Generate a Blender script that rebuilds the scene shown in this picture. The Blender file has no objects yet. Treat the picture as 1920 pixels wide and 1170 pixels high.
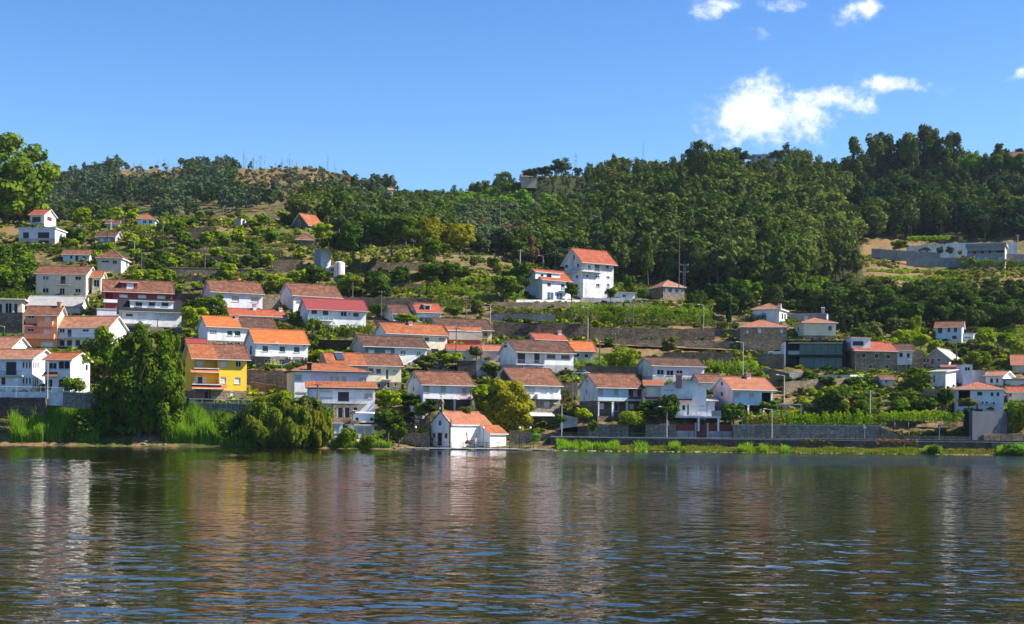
import bpy, math, random
import numpy as np
from mathutils import Vector, Matrix
R = math.radians
random.seed(7); RNG = np.random.default_rng(7)
SC = bpy.context.scene; COL = SC.collection
# ------------------------------------------------------------------ camera
FPX = 2600.0; UC = 960.0; VH = 800.0; HC = 4.2; ROLL = 0.0105
cd = bpy.data.cameras.new('camera'); cam = bpy.data.objects.new('camera', cd); COL.objects.link(cam)
cd.sensor_fit = 'HORIZONTAL'; cd.sensor_width = 36.0; cd.lens = 36.0*FPX/1920.0
cd.shift_y = (VH-585.0)/1920.0; cd.clip_start = 0.5; cd.clip_end = 8000
cam.location = (0, 0, HC)
cam.rotation_euler = (Matrix.Rotation(R(90), 3, 'X') @ Matrix.Rotation(math.atan(ROLL), 3, 'Z')).to_euler()
SC.camera = cam
# ------------------------------------------------------------------ sky, sun, exposure
SUN_EL = R(43); SUN_PHI = R(90)          # phi: from the direction towards the camera, turning right
sv = Vector((math.sin(SUN_PHI)*math.cos(SUN_EL), -math.cos(SUN_PHI)*math.cos(SUN_EL), math.sin(SUN_EL)))
sd = bpy.data.lights.new('sun', 'SUN'); sd.energy = 5.0; sd.angle = R(0.5); sd.color = (1.0, 0.93, 0.80)
sun = bpy.data.objects.new('sun', sd); COL.objects.link(sun); sun.location = (200, 50, 300)
sun.rotation_euler = sv.to_track_quat('Z', 'Y').to_euler()
SC.view_settings.view_transform = 'Standard'; SC.view_settings.look = 'None'
SC.view_settings.exposure = 1.25; SC.view_settings.gamma = 1.0
W = bpy.data.worlds.new('World'); SC.world = W; W.use_nodes = True
def sky():
    nt = W.node_tree; N = nt.nodes; L = nt.links; N.clear()
    out = N.new('ShaderNodeOutputWorld'); bg = N.new('ShaderNodeBackground'); bg.inputs[1].default_value = 0.085
    st = N.new('ShaderNodeTexSky'); st.sky_type = 'NISHITA'; st.sun_disc = False
    st.sun_elevation = SUN_EL; st.sun_rotation = math.atan2(sv.x, sv.y)
    st.air_density = 1.0; st.dust_density = 0.25; st.ozone_density = 2.2
    def math_(op, a, b=None, c=None, clamp=False):
        n = N.new('ShaderNodeMath'); n.operation = op; n.use_clamp = clamp
        for i, x in enumerate((a, b, c)):
            if x is None: continue
            if isinstance(x, (int, float)): n.inputs[i].default_value = x
            else: L.new(x, n.inputs[i])
        return n.outputs[0]
    tint = N.new('ShaderNodeMix'); tint.data_type = 'RGBA'; tint.blend_type = 'MULTIPLY'; tint.inputs[0].default_value = 1
    L.new(st.outputs[0], tint.inputs[6])
    tc = N.new('ShaderNodeTexCoord'); sp = N.new('ShaderNodeSeparateXYZ'); L.new(tc.outputs['Generated'], sp.inputs[0])
    ax = math_('DIVIDE', sp.outputs[0], math_('MAXIMUM', sp.outputs[1], 0.05)); el = math_('DIVIDE', sp.outputs[2], math_('MAXIMUM', sp.outputs[1], 0.05))
    gr = N.new('ShaderNodeMapRange'); gr.inputs[1].default_value = .13; gr.inputs[2].default_value = .36; gr.interpolation_type = 'SMOOTHSTEP'; L.new(sp.outputs[2], gr.inputs[0])
    gm = N.new('ShaderNodeMix'); gm.data_type = 'RGBA'; gm.inputs[6].default_value = SKYLOW; gm.inputs[7].default_value = SKYTINT; L.new(gr.outputs[0], gm.inputs[0]); L.new(gm.outputs[2], tint.inputs[7])
    cmb = N.new('ShaderNodeCombineXYZ'); L.new(ax, cmb.inputs[0]); L.new(el, cmb.inputs[1])
    def noise(scale, det, off=0, sy=1.0):
        mp = N.new('ShaderNodeMapping'); mp.inputs['Location'].default_value = (off, off*0.7, 0); mp.inputs['Scale'].default_value = (scale, scale*sy, 1)
        L.new(cmb.outputs[0], mp.inputs[0]); n = N.new('ShaderNodeTexNoise'); n.inputs['Scale'].default_value = 1.0
        n.inputs['Detail'].default_value = det; n.inputs['Roughness'].default_value = 0.62; L.new(mp.outputs[0], n.inputs['Vector']); return n.outputs[0]
    big = noise(26, 7, 3.1, 1.25); fine = noise(95, 6, 9.4)
    # clouds: (u, v, ru, rv, tilt, weight) in bearing and elevation around the river valley
    CL = [(1415,212,60,58,0,1.0),(1470,215,75,42,0,.9),(1395,262,60,26,0,.8),(1450,258,60,22,0,.6),(1545,182,75,20,-.1,.95),(1610,200,24,22,.5,.75),(1500,235,55,26,0,.7),
          (1660,160,62,15,.05,.85),(1603,146,16,8,0,.5),(1905,138,26,9,-.6,.6),(1345,18,52,18,-.12,.7),(1400,45,42,14,.5,.62),(1468,8,36,13,-.1,.68),
          (1580,22,26,20,0,.72),(1622,16,24,17,.3,.72),(1298,243,13,9,.8,.42),(1160,305,22,16,0,.55),(1225,5,40,8,0,.25)]
    tot = None
    for (u, v, ru, rv, t, w) in CL:
        cx = (u-UC)/FPX; cy = (VH-v)/FPX + cx*ROLL; c, s = math.cos(t), math.sin(t)
        dx = math_('SUBTRACT', ax, cx); dy = math_('SUBTRACT', el, cy)
        p = math_('MULTIPLY_ADD', dx, c*FPX/(ru*1.2), math_('MULTIPLY', dy, -s*FPX/(ru*1.2))); q = math_('MULTIPLY_ADD', dx, s*FPX/(rv*1.2), math_('MULTIPLY', dy, c*FPX/(rv*1.2)))
        r2 = math_('ADD', math_('MULTIPLY', p, p), math_('MULTIPLY', q, q))
        g = math_('MULTIPLY', math_('EXPONENT', math_('MULTIPLY', r2, -0.62)), w)
        tot = g if tot is None else math_('MAXIMUM', tot, g)
    nz = math_('ADD', math_('MULTIPLY', math_('SUBTRACT', big, 0.5), 3.6), math_('MULTIPLY', math_('SUBTRACT', fine, 0.5), 1.5))
    d = math_('MULTIPLY_ADD', tot, 1.5, math_('SUBTRACT', nz, 0.50))
    d = math_('MULTIPLY', math_('MULTIPLY', d, 0.72, clamp=True), math_('MULTIPLY', tot, 2.2, clamp=True), clamp=True)
    soft = N.new('ShaderNodeMapRange'); soft.interpolation_type = 'SMOOTHSTEP'; L.new(d, soft.inputs[0])
    shade = N.new('ShaderNodeMix'); shade.data_type = 'RGBA'; shade.inputs[6].default_value = (4.5, 5.1, 6.3, 1); shade.inputs[7].default_value = (7.4, 7.3, 7.4, 1)
    L.new(math_('MULTIPLY_ADD', fine, 0.8, math_('MULTIPLY', d, 0.55), clamp=True), shade.inputs[0])
    mx = N.new('ShaderNodeMix'); mx.data_type = 'RGBA'; L.new(soft.outputs[0], mx.inputs[0]); L.new(tint.outputs[2], mx.inputs[6]); L.new(shade.outputs[2], mx.inputs[7])
    L.new(mx.outputs[2], bg.inputs[0]); L.new(bg.outputs[0], out.inputs[0])
SKYTINT = (0.33, 0.60, 0.94, 1)      # the deep blue overhead
SKYLOW = (0.56, 0.79, 1.00, 1)       # paler towards the horizon
sky()
# ------------------------------------------------------------------ image <-> world
def ray(u, v):                       # direction (X/Y, 1, Z/Y)
    p = (u-UC)/FPX; q = (VH-v)/FPX
    return (p - q*ROLL, 1.0, q + p*ROLL)
def world(u, v, D):
    d = ray(u, v); return Vector((d[0]*D, D, HC + d[2]*D))
# ------------------------------------------------------------------ terrain: v of the ground for columns u and distances D
DK = [236,244,247,251,256,262,270,280,292,306,322,340,360,385,415,450,500,560,620,700,850,1000,1200,1400,2200,3200]
TERR = {
-400:[900,843,815,775,742,738,728,700,668,640,610,575,535,488,445,425,420,425,425,425,410,385,350,365,480,560],
0:[900,834,815,775,742,738,728,700,668,640,610,575,535,488,445,425,420,425,425,425,410,385,350,365,480,560],
120:[900,835,822,790,745,738,728,700,670,640,610,575,535,490,445,425,420,425,428,428,405,375,342,355,480,560],
240:[900,838,825,800,765,745,728,700,668,640,608,575,535,492,445,418,412,420,425,425,395,360,317,352,480,560],
360:[900,838,826,805,772,756,738,702,668,640,612,578,540,498,448,415,408,418,420,415,385,350,319,345,480,560],
480:[900,840,834,815,778,758,738,705,672,645,615,582,545,505,455,425,412,415,415,400,370,342,316,330,480,560],
560:[900,841,836,822,792,768,745,712,680,650,622,588,552,512,462,432,415,410,402,385,362,340,316,338,480,560],
640:[900,842,836,828,805,775,752,718,685,655,628,594,558,520,482,455,425,405,395,380,365,342,327,360,480,560],
740:[900,843,838,833,815,780,758,722,690,660,634,600,565,528,492,462,432,405,392,378,365,380,420,440,480,560],
800:[900,845,842,840,832,800,762,728,695,664,637,604,570,533,497,470,445,420,400,380,365,380,420,440,480,560],
880:[900,846,843,840,838,832,778,732,700,670,642,609,574,538,502,480,455,425,400,372,365,380,420,440,480,560],
960:[900,847,843,839,832,812,770,735,703,676,647,614,578,540,512,492,462,428,385,345,352,375,420,440,480,560],
1040:[900,848,844,838,822,790,765,735,705,680,650,618,584,550,530,508,465,415,350,330,345,370,420,440,480,560],
1120:[900,849,845,838,821,782,766,740,710,684,655,625,594,562,545,518,465,410,352,330,345,370,420,440,480,560],
1240:[900,850,846,840,821,781,768,745,715,690,662,630,596,566,550,525,470,410,360,335,345,370,420,440,480,560],
1340:[900,851,847,841,822,781,768,745,718,695,668,636,604,575,556,528,460,390,330,318,335,370,420,440,480,560],
1440:[900,853,849,842,822,782,768,748,722,698,672,642,608,580,560,532,465,390,325,300,330,370,420,440,480,560],
1540:[900,854,850,843,824,790,775,755,728,704,680,650,620,590,570,540,480,415,350,330,340,370,420,440,480,560],
1640:[900,855,851,844,825,790,778,758,732,706,685,655,625,585,565,525,480,430,375,330,330,335,400,430,480,560],
1740:[900,856,852,844,826,790,778,758,732,708,688,660,632,592,575,535,488,432,372,322,325,320,400,430,480,560],
1840:[900,857,853,845,826,785,770,748,730,710,690,664,638,602,575,515,482,435,370,318,312,325,400,430,480,560],
1940:[900,858,854,846,827,786,771,749,731,711,691,665,640,604,580,520,484,436,370,310,300,330,400,430,480,560],
2320:[900,860,854,846,827,786,771,749,731,711,691,665,640,604,580,520,484,436,370,310,300,330,400,430,480,560]}
TU = np.array(sorted(TERR)); TV = np.array([TERR[k] for k in sorted(TERR)], float); DKA = np.array(DK, float)
def col_v(u):
    i = int(np.clip(np.searchsorted(TU, u)-1, 0, len(TU)-2)); t = min(max((u-TU[i])/(TU[i+1]-TU[i]), 0), 1); t = t*t*(3-2*t)
    return TV[i]*(1-t)+TV[i+1]*t
ANCH = []                              # (u, D, dv): footing corrections round buildings that sit at a chosen distance
def vground(u, D):
    v = float(np.interp(D, DKA, col_v(u)))
    if ANCHA is not None and D < 420:
        du = np.abs(ANCHA[:,0]-u); dd = np.abs(ANCHA[:,1]-D); k = (du < ANCHA[:,3]*2) & (dd < 22)
        if k.any():
            A = ANCHA[k]; w = np.exp(-(np.maximum(du[k]-A[:,3]*.6, 0)/22.0)**2-(np.maximum(dd[k]-5, 0)/7.0)**2)*min(max((D-253)/5.0, 0), 1); v += float((w*w*A[:,2]).sum()/max((w).sum(), 1.0) if w.sum() > 1 else (w*A[:,2]).sum())
    if u > 1036 and 251.4 < D < 258: v = max(v, 820.5+(u-1032)*.0088)     # the level promenade
    return v
ANCHA = None
def depth_at(u, v, dmin=244, dmax=900):
    if ANCHA is not None:
        ds = np.concatenate([np.arange(dmin, 420, 1.5), np.arange(420, dmax, 6)]); vs = np.array([vground(u, d) for d in ds]); i = np.nonzero(vs <= v)[0]
        return float(ds[i[0]]) if len(i) else float(ds[int(np.argmin(vs))])
    c = col_v(u)
    for i in range(1, len(DK)-1):
        if DK[i+1] < dmin: continue
        if c[i+1] <= v <= c[i]:
            if c[i] == c[i+1]: return DK[i]
            return min(max(DK[i] + (c[i]-v)/(c[i]-c[i+1])*(DK[i+1]-DK[i]), dmin), dmax)
    return float(dmin) if v > c[1] else float(min(DK[int(np.argmin(c[1:20]))+1], dmax))
def gpt(u, v, dmin=244, dmax=900): return world(u, v, depth_at(u, v, dmin, dmax))
def gz(X, Y):                          # ground height under a world point
    u = UC + FPX*X/Y
    for _ in range(3):
        v = vground(u, Y); u = UC + FPX*(X/Y + (VH-v)/FPX*ROLL)
    return world(u, vground(u, Y), Y).z
# ------------------------------------------------------------------ materials
MATS = {}
class NT:
    def __init__(s, m):
        s.t = m.node_tree; s.N = s.t.nodes; s.L = s.t.links
    def n(s, typ, **k):
        x = s.N.new(typ)
        for a, b in k.items(): setattr(x, a, b)
        return x
    def lk(s, a, b): s.L.new(a, b)
    def tex(s, kind='Object'): return s.n('ShaderNodeTexCoord').outputs[kind]
    def mapping(s, src, sc, rot=(0,0,0)):
        m = s.n('ShaderNodeMapping'); m.inputs['Scale'].default_value = sc; m.inputs['Rotation'].default_value = rot; s.lk(src, m.inputs[0]); return m.outputs[0]
    def noise(s, src, scale, det=4, rough=.6):
        m = s.n('ShaderNodeTexNoise'); m.inputs['Scale'].default_value = scale; m.inputs['Detail'].default_value = det; m.inputs['Roughness'].default_value = rough; s.lk(src, m.inputs['Vector']); return m.outputs[0]
    def ramp(s, src, stops):
        m = s.n('ShaderNodeValToRGB'); e = m.color_ramp.elements
        while len(e) < len(stops): e.new(0.5)
        for i, (p, c) in enumerate(stops): e[i].position = p; e[i].color = (*c, 1) if len(c) == 3 else c
        s.lk(src, m.inputs[0]); return m.outputs[0]
    def mix(s, f, a, b, bt='MIX'):
        m = s.n('ShaderNodeMix', data_type='RGBA', blend_type=bt)
        for i, x in ((0, f), (6, a), (7, b)):
            if isinstance(x, (int, float)): m.inputs[i].default_value = x
            elif isinstance(x, tuple): m.inputs[i].default_value = (*x, 1) if len(x) == 3 else x
            else: s.lk(x, m.inputs[i])
        return m.outputs[2]
    def math(s, op, a, b=0.0, clamp=False):
        m = s.n('ShaderNodeMath', operation=op, use_clamp=clamp)
        for i, x in ((0, a), (1, b)):
            if isinstance(x, (int, float)): m.inputs[i].default_value = x
            else: s.lk(x, m.inputs[i])
        return m.outputs[0]
def newmat(name, rough=.8, spec=.3):
    m = bpy.data.materials.new(name); m.use_nodes = True; b = m.node_tree.nodes['Principled BSDF']
    b.inputs['Roughness'].default_value = rough; b.inputs['Specular IOR Level'].default_value = spec; MATS[name] = m
    return m, b, NT(m)
def bump(t, b, h, strength=.5, dist=.05):
    n = t.n('ShaderNodeBump'); n.inputs['Strength'].default_value = strength; n.inputs['Distance'].default_value = dist; t.lk(h, n.inputs['Height']); t.lk(n.outputs[0], b.inputs['Normal'])
def c3(c, k): return tuple(min(x*k, 1) for x in c)
def plaster(name, c, stain=.22, rough=.9):
    m, b, t = newmat(name, rough, .2); o = t.tex()
    n1 = t.noise(t.mapping(o, (.55, .55, .25)), 1.2, 5, .65); n2 = t.noise(o, 5, 3)
    col = t.mix(t.ramp(n1, [(.38, (0,0,0)), (.75, (1,1,1))]), c, c3((c[0]*.86, c[1]*.84, c[2]*.80), 1-stain))
    col = t.mix(t.math('MULTIPLY', n2, .25), col, c3(c, .72)); t.lk(col, b.inputs['Base Color']); bump(t, b, n2, .15, .02)
def tiles(name, c, dark, k=1.0):
    m, b, t = newmat(name, .85, .2); o = t.tex()
    wv = t.n('ShaderNodeTexWave'); wv.bands_direction = 'X'; wv.inputs['Scale'].default_value = 1.25; wv.inputs['Distortion'].default_value = .4; wv.inputs['Detail'].default_value = 1; t.lk(o, wv.inputs['Vector'])
    wr = t.n('ShaderNodeTexWave'); wr.bands_direction = 'Y'; wr.wave_profile = 'SAW'; wr.inputs['Scale'].default_value = .8; wr.inputs['Distortion'].default_value = .3; t.lk(o, wr.inputs['Vector'])
    vor = t.n('ShaderNodeTexVoronoi'); vor.inputs['Scale'].default_value = 1.0; t.lk(t.mapping(o, (4.2, 2.6, 2.6)), vor.inputs['Vector'])
    rnd = t.n('ShaderNodeSeparateColor'); t.lk(vor.outputs['Color'], rnd.inputs[0])
    a = t.mix(t.math('MULTIPLY', rnd.outputs[0], k), c, dark)
    lich = t.ramp(t.noise(o, .8, 7, .7), [(.42, (0,0,0)), (.60, (1,1,1))])
    a = t.mix(t.math('MULTIPLY', lich, .75*k), a, c3(dark, .55))
    a = t.mix(t.math('MULTIPLY', t.ramp(t.noise(o, 2.6, 5, .7), [(.55, (0,0,0)), (.7, (1,1,1))]), .35*k), a, (c[0]*1.1, c[1]*1.25, c[2]*1.3))
    a = t.mix(t.math('MULTIPLY', wv.outputs[0], .35), a, c3(c, .5)); t.lk(a, b.inputs['Base Color'])
    bump(t, b, t.math('ADD', wv.outputs[0], t.math('MULTIPLY', wr.outputs[0], .5)), .6, .06)
def stone(name, c, c2, mortar, sc=(1.6, 1.6, 2.6), jitter=1.0):
    m, b, t = newmat(name, .95, .15); o = t.tex(); mo = t.mapping(o, sc)
    v = t.n('ShaderNodeTexVoronoi'); v.inputs['Scale'].default_value = 1; v.inputs['Randomness'].default_value = jitter; t.lk(mo, v.inputs['Vector'])
    e = t.n('ShaderNodeTexVoronoi', feature='DISTANCE_TO_EDGE'); e.inputs['Scale'].default_value = 1; e.inputs['Randomness'].default_value = jitter; t.lk(mo, e.inputs['Vector'])
    s = t.n('ShaderNodeSeparateColor'); t.lk(v.outputs['Color'], s.inputs[0])
    col = t.mix(s.outputs[0], c, c2); big = t.noise(o, .35, 5, .6)
    col = t.mix(t.ramp(big, [(.4, (0,0,0)), (.7, (.8,.8,.8))]), col, c3(c2, .5))
    col = t.mix(t.ramp(e.outputs[0], [(.02, (1,1,1)), (.09, (0,0,0))]), col, mortar)
    col = t.mix(t.math('MULTIPLY', t.noise(o, 6, 4), .4), col, c3(c, .4)); t.lk(col, b.inputs['Base Color'])
    bump(t, b, t.math('MINIMUM', e.outputs[0], .15), .8, .2)
def flat(name, c, rough=.6, spec=.4, metal=0, var=.12):
    m, b, t = newmat(name, rough, spec); o = t.tex(); n = t.noise(o, 3, 3)
    t.lk(t.mix(t.math('MULTIPLY', n, var*2), c, c3(c, .5)), b.inputs['Base Color']); b.inputs['Metallic'].default_value = metal
plaster('white', (.80,.80,.81)); plaster('white_stained', (.72,.72,.74), .5); plaster('lavender', (.72,.69,.79)); plaster('pink', (.78,.60,.66)); plaster('pale_blue', (.58,.72,.80))
plaster('cream', (.78,.70,.52)); plaster('beige', (.66,.56,.44)); plaster('yellow', (.95,.57,.05), .05); plaster('salmon', (.80,.34,.18), .15); plaster('maroon', (.33,.045,.05), .2)
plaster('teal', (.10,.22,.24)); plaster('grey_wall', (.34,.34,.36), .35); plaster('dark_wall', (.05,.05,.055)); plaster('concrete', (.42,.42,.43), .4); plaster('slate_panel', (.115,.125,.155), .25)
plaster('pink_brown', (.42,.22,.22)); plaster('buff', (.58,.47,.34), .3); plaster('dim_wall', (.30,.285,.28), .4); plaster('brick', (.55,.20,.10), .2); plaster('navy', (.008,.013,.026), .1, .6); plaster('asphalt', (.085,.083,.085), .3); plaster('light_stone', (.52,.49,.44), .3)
tiles('orange_tiles', (.40,.13,.05), (.22,.07,.03), 0.9); tiles('new_orange_tiles', (.50,.15,.042), (.33,.09,.028), 0.6); tiles('salmon_tiles', (.40,.155,.085), (.26,.095,.055), 0.7); tiles('red_tiles', (.38,.10,.05), (.22,.055,.03), 0.7); tiles('crimson_tiles', (.25,.05,.05), (.18,.036,.036), 0.3)
tiles('brown_tiles', (.17,.08,.052), (.055,.03,.024), 1.15); tiles('old_tiles', (.27,.112,.062), (.10,.045,.03), 1.1); tiles('peach_tiles', (.46,.21,.12), (.24,.11,.07), 0.9); tiles('grey_tiles', (.022,.022,.025), (.014,.014,.016), 0.5); tiles('pale_sheet', (.40,.38,.36), (.30,.29,.28), .5)
stone('stone', (.34,.27,.19), (.16,.12,.085), (.06,.05,.035)); stone('granite_block', (.42,.36,.29), (.25,.21,.165), (.10,.085,.065), (1.1,1.1,2.4), .55); stone('dark_stone', (.22,.17,.12), (.09,.07,.05), (.03,.025,.02)); stone('warm_stone', (.48,.36,.23), (.26,.19,.12), (.10,.08,.06)); stone('blue_stone', (.24,.25,.28), (.15,.155,.17), (.09,.085,.08))
flat('frame_white', (.75,.76,.78)); flat('shutter_white', (.70,.71,.74), .7); flat('shutter_beige', (.50,.42,.33), .7); flat('shutter_red', (.16,.02,.025), .6); flat('shutter_green', (.03,.11,.07), .6); flat('shutter_blue', (.12,.45,.62), .6); flat('wood', (.22,.10,.045), .7); flat('timber', (.60,.40,.13), .8)
flat('dark_door', (.018,.016,.018), .5); flat('grey_metal', (.25,.26,.27), .5); flat('dark_metal', (.04,.04,.045), .5); flat('white_metal', (.62,.63,.65), .5); flat('galvanised', (.38,.39,.40), .55, .4); flat('pole_wood', (.13,.10,.075), .9); flat('pole_concrete', (.46,.45,.43), .9); flat('rust', (.25,.09,.03), .9); flat('red_panel', (.22,.025,.02), .6); flat('rubber', (.02,.02,.02), .8)
flat('bark', (.10,.075,.055), .95); flat('pale_bark', (.20,.17,.14), .95); flat('black_cloth', (.02,.02,.025), .9); flat('white_cloth', (.7,.7,.7), .9); flat('jeans', (.05,.07,.14), .9); flat('skin', (.45,.27,.18), .6); flat('paint_white', (.75,.76,.78), .25, .6); flat('paint_black', (.02,.022,.03), .25, .6); flat('paint_red', (.5,.03,.03), .25, .6); flat('sign_blue', (.02,.10,.45), .4); flat('tarp', (.70,.72,.74), .5); flat('purple', (.4,.2,.45), .8)
def glassy(name, c, rough=.08, spec=.6):
    m, b, t = newmat(name, rough, spec); o = t.tex(); t.lk(t.mix(t.noise(o, .9, 2), c, c3(c, .35)), b.inputs['Base Color'])
glassy('glass_dark', (.010,.012,.016), .25, .12); glassy('glass_teal', (.02,.12,.13), .1, .4); glassy('glass_blue', (.06,.12,.22)); glassy('glass_rail', (.22,.36,.38), .15); glassy('solar', (.06,.08,.12), .2, .8)
def leafmat(name, c, c2, tr=.3, sat=1.0):
    m = bpy.data.materials.new(name); m.use_nodes = True; MATS[name] = m; t = NT(m); t.N.clear()
    out = t.n('ShaderNodeOutputMaterial'); df = t.n('ShaderNodeBsdfDiffuse'); tl = t.n('ShaderNodeBsdfTranslucent'); ms = t.n('ShaderNodeMixShader'); ms.inputs[0].default_value = tr
    gl = t.n('ShaderNodeBsdfGlossy'); gl.inputs['Roughness'].default_value = .45; gl.inputs['Color'].default_value = (.9,.9,.85,1); m2 = t.n('ShaderNodeMixShader'); m2.inputs[0].default_value = .0
    at = t.n('ShaderNodeAttribute', attribute_name='tint'); oi = t.n('ShaderNodeObjectInfo')
    f = t.math('ADD', t.math('MULTIPLY', at.outputs['Fac'], .65), t.math('MULTIPLY', oi.outputs['Random'], .45), True)
    col = t.mix(f, c, c2); t.lk(col, df.inputs[0])
    tc = t.mix(.5, col, (c2[0]*1.5, c2[1]*1.4, c2[2]*.6)); t.lk(tc, tl.inputs[0])
    t.lk(df.outputs[0], ms.inputs[1]); t.lk(tl.outputs[0], ms.inputs[2]); t.lk(ms.outputs[0], m2.inputs[1]); t.lk(gl.outputs[0], m2.inputs[2]); t.lk(m2.outputs[0], out.inputs[0])
leafmat('leaf_dark', (.012,.038,.006), (.075,.125,.012), 0.18); leafmat('leaf_mid', (.022,.060,.006), (.145,.210,.012), 0.2); leafmat('leaf_lime', (.085,.15,.006), (.29,.35,.015), 0.25); leafmat('leaf_olive', (.045,.062,.018), (.15,.16,.035), 0.2); leafmat('leaf_yellow', (.17,.17,.008), (.34,.29,.012))
leafmat('leaf_forest', (.007,.021,.006), (.080,.115,.018), 0.14); leafmat('leaf_euc', (.014,.032,.010), (.125,.155,.030), 0.14); leafmat('leaf_blue', (.028,.052,.026), (.105,.14,.055), 0.15); leafmat('leaf_autumn', (.16,.07,.02), (.30,.16,.03)); leafmat('leaf_brown', (.10,.06,.03), (.17,.10,.05)); leafmat('leaf_dry', (.28,.19,.07), (.42,.30,.11)); leafmat('leaf_reed', (.10,.21,.015), (.26,.42,.03), .35); leafmat('leaf_vine', (.08,.18,.006), (.24,.36,.014), .4); leafmat('leaf_cypress', (.008,.024,.008), (.025,.06,.014), 0.08); leafmat('leaf_grass', (.075,.13,.012), (.22,.26,.025), .25)
# ground
def ground_mat():
    m, b, t = newmat('ground', 1.0, .1); o = t.tex()
    n = t.noise(o, .05, 6, .6); n2 = t.noise(o, .35, 6, .65); n3 = t.noise(o, 1.6, 5, .7)
    g = t.mix(t.ramp(n2, [(.35, (0,0,0)), (.65, (1,1,1))]), (.025,.045,.008), (.09,.11,.018))
    d = t.mix(t.ramp(n3, [(.35, (0,0,0)), (.7, (1,1,1))]), (.11,.07,.035), (.27,.175,.08))
    col = t.mix(t.ramp(t.math('ADD', t.math('MULTIPLY', n, .6), t.math('MULTIPLY', n2, .4)), [(.44, (0,0,0)), (.56, (1,1,1))]), g, d)
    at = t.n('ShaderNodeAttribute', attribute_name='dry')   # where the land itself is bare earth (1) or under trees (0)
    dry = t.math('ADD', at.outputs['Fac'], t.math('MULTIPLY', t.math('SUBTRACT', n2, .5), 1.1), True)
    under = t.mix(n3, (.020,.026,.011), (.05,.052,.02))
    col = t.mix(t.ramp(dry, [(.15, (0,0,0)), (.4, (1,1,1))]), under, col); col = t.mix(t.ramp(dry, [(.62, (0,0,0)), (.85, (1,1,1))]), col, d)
    t.lk(col, b.inputs['Base Color']); bump(t, b, n3, .6, .3)
ground_mat()
def water_mat():
    m, b, t = newmat('water', .0, .5); b.inputs['IOR'].default_value = 1.333; b.inputs['Base Color'].default_value = (.010,.009,.003,1)
    g = t.n('ShaderNodeNewGeometry').outputs['Position']; sp = t.n('ShaderNodeSeparateXYZ'); t.lk(g, sp.inputs[0])
    h3 = t.noise(t.mapping(g, (2.4,4.2,1), (0,0,R(8))), 1.0, 2, .5); pat = t.noise(t.mapping(g, (.012,.03,1)), 1.0, 3, .5)
    n = t.n('ShaderNodeBump'); n.inputs['Strength'].default_value = .6; n.inputs['Distance'].default_value = .012; t.lk(h3, n.inputs['Height'])
    yy = t.n('ShaderNodeMapRange'); yy.inputs[1].default_value = 150; yy.inputs[2].default_value = 185; t.lk(t.math('ADD', sp.outputs[1], t.math('MULTIPLY', t.math('SUBTRACT', pat, .5), 60)), yy.inputs[0])
    xx = t.n('ShaderNodeMapRange'); xx.inputs[1].default_value = -8; xx.inputs[2].default_value = 30; t.lk(sp.outputs[0], xx.inputs[0])
    rip = t.noise(t.mapping(g, (5,9,1)), 1.0, 2, .6); n2 = t.n('ShaderNodeBump'); n2.inputs['Distance'].default_value = .055; t.lk(rip, n2.inputs['Height'])   # wind ripple along the far right bank
    t.lk(t.math('MULTIPLY', yy.outputs[0], xx.outputs[0]), n2.inputs['Strength']); t.lk(n.outputs[0], n2.inputs['Normal']); t.lk(n2.outputs[0], b.inputs['Normal'])
SLOPE = 0.043
water_mat()
# ------------------------------------------------------------------ object helpers
def mesh_np(name, V, F, mats, mi=None, tint=None, smooth=False):
    """V (n,3), F (m,k) array of faces with k corners"""
    V = np.asarray(V, np.float32); F = np.asarray(F, np.int32); m = bpy.data.meshes.new(name)
    k = F.shape[1]; m.vertices.add(len(V)); m.vertices.foreach_set('co', V.ravel()); m.loops.add(F.size); m.loops.foreach_set('vertex_index', F.ravel())
    m.polygons.add(len(F)); m.polygons.foreach_set('loop_start', np.arange(0, F.size, k, dtype=np.int32)); m.polygons.foreach_set('loop_total', np.full(len(F), k, np.int32))
    for x in mats: m.materials.append(MATS[x])
    if mi is not None: m.polygons.foreach_set('material_index', np.asarray(mi, np.int32))
    if tint is not None: a = m.attributes.new('tint', 'FLOAT', 'FACE'); a.data.foreach_set('value', np.asarray(tint, np.float32))
    if smooth: m.polygons.foreach_set('use_smooth', np.ones(len(F), bool))
    m.update(calc_edges=True); m.validate(); return m
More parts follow.
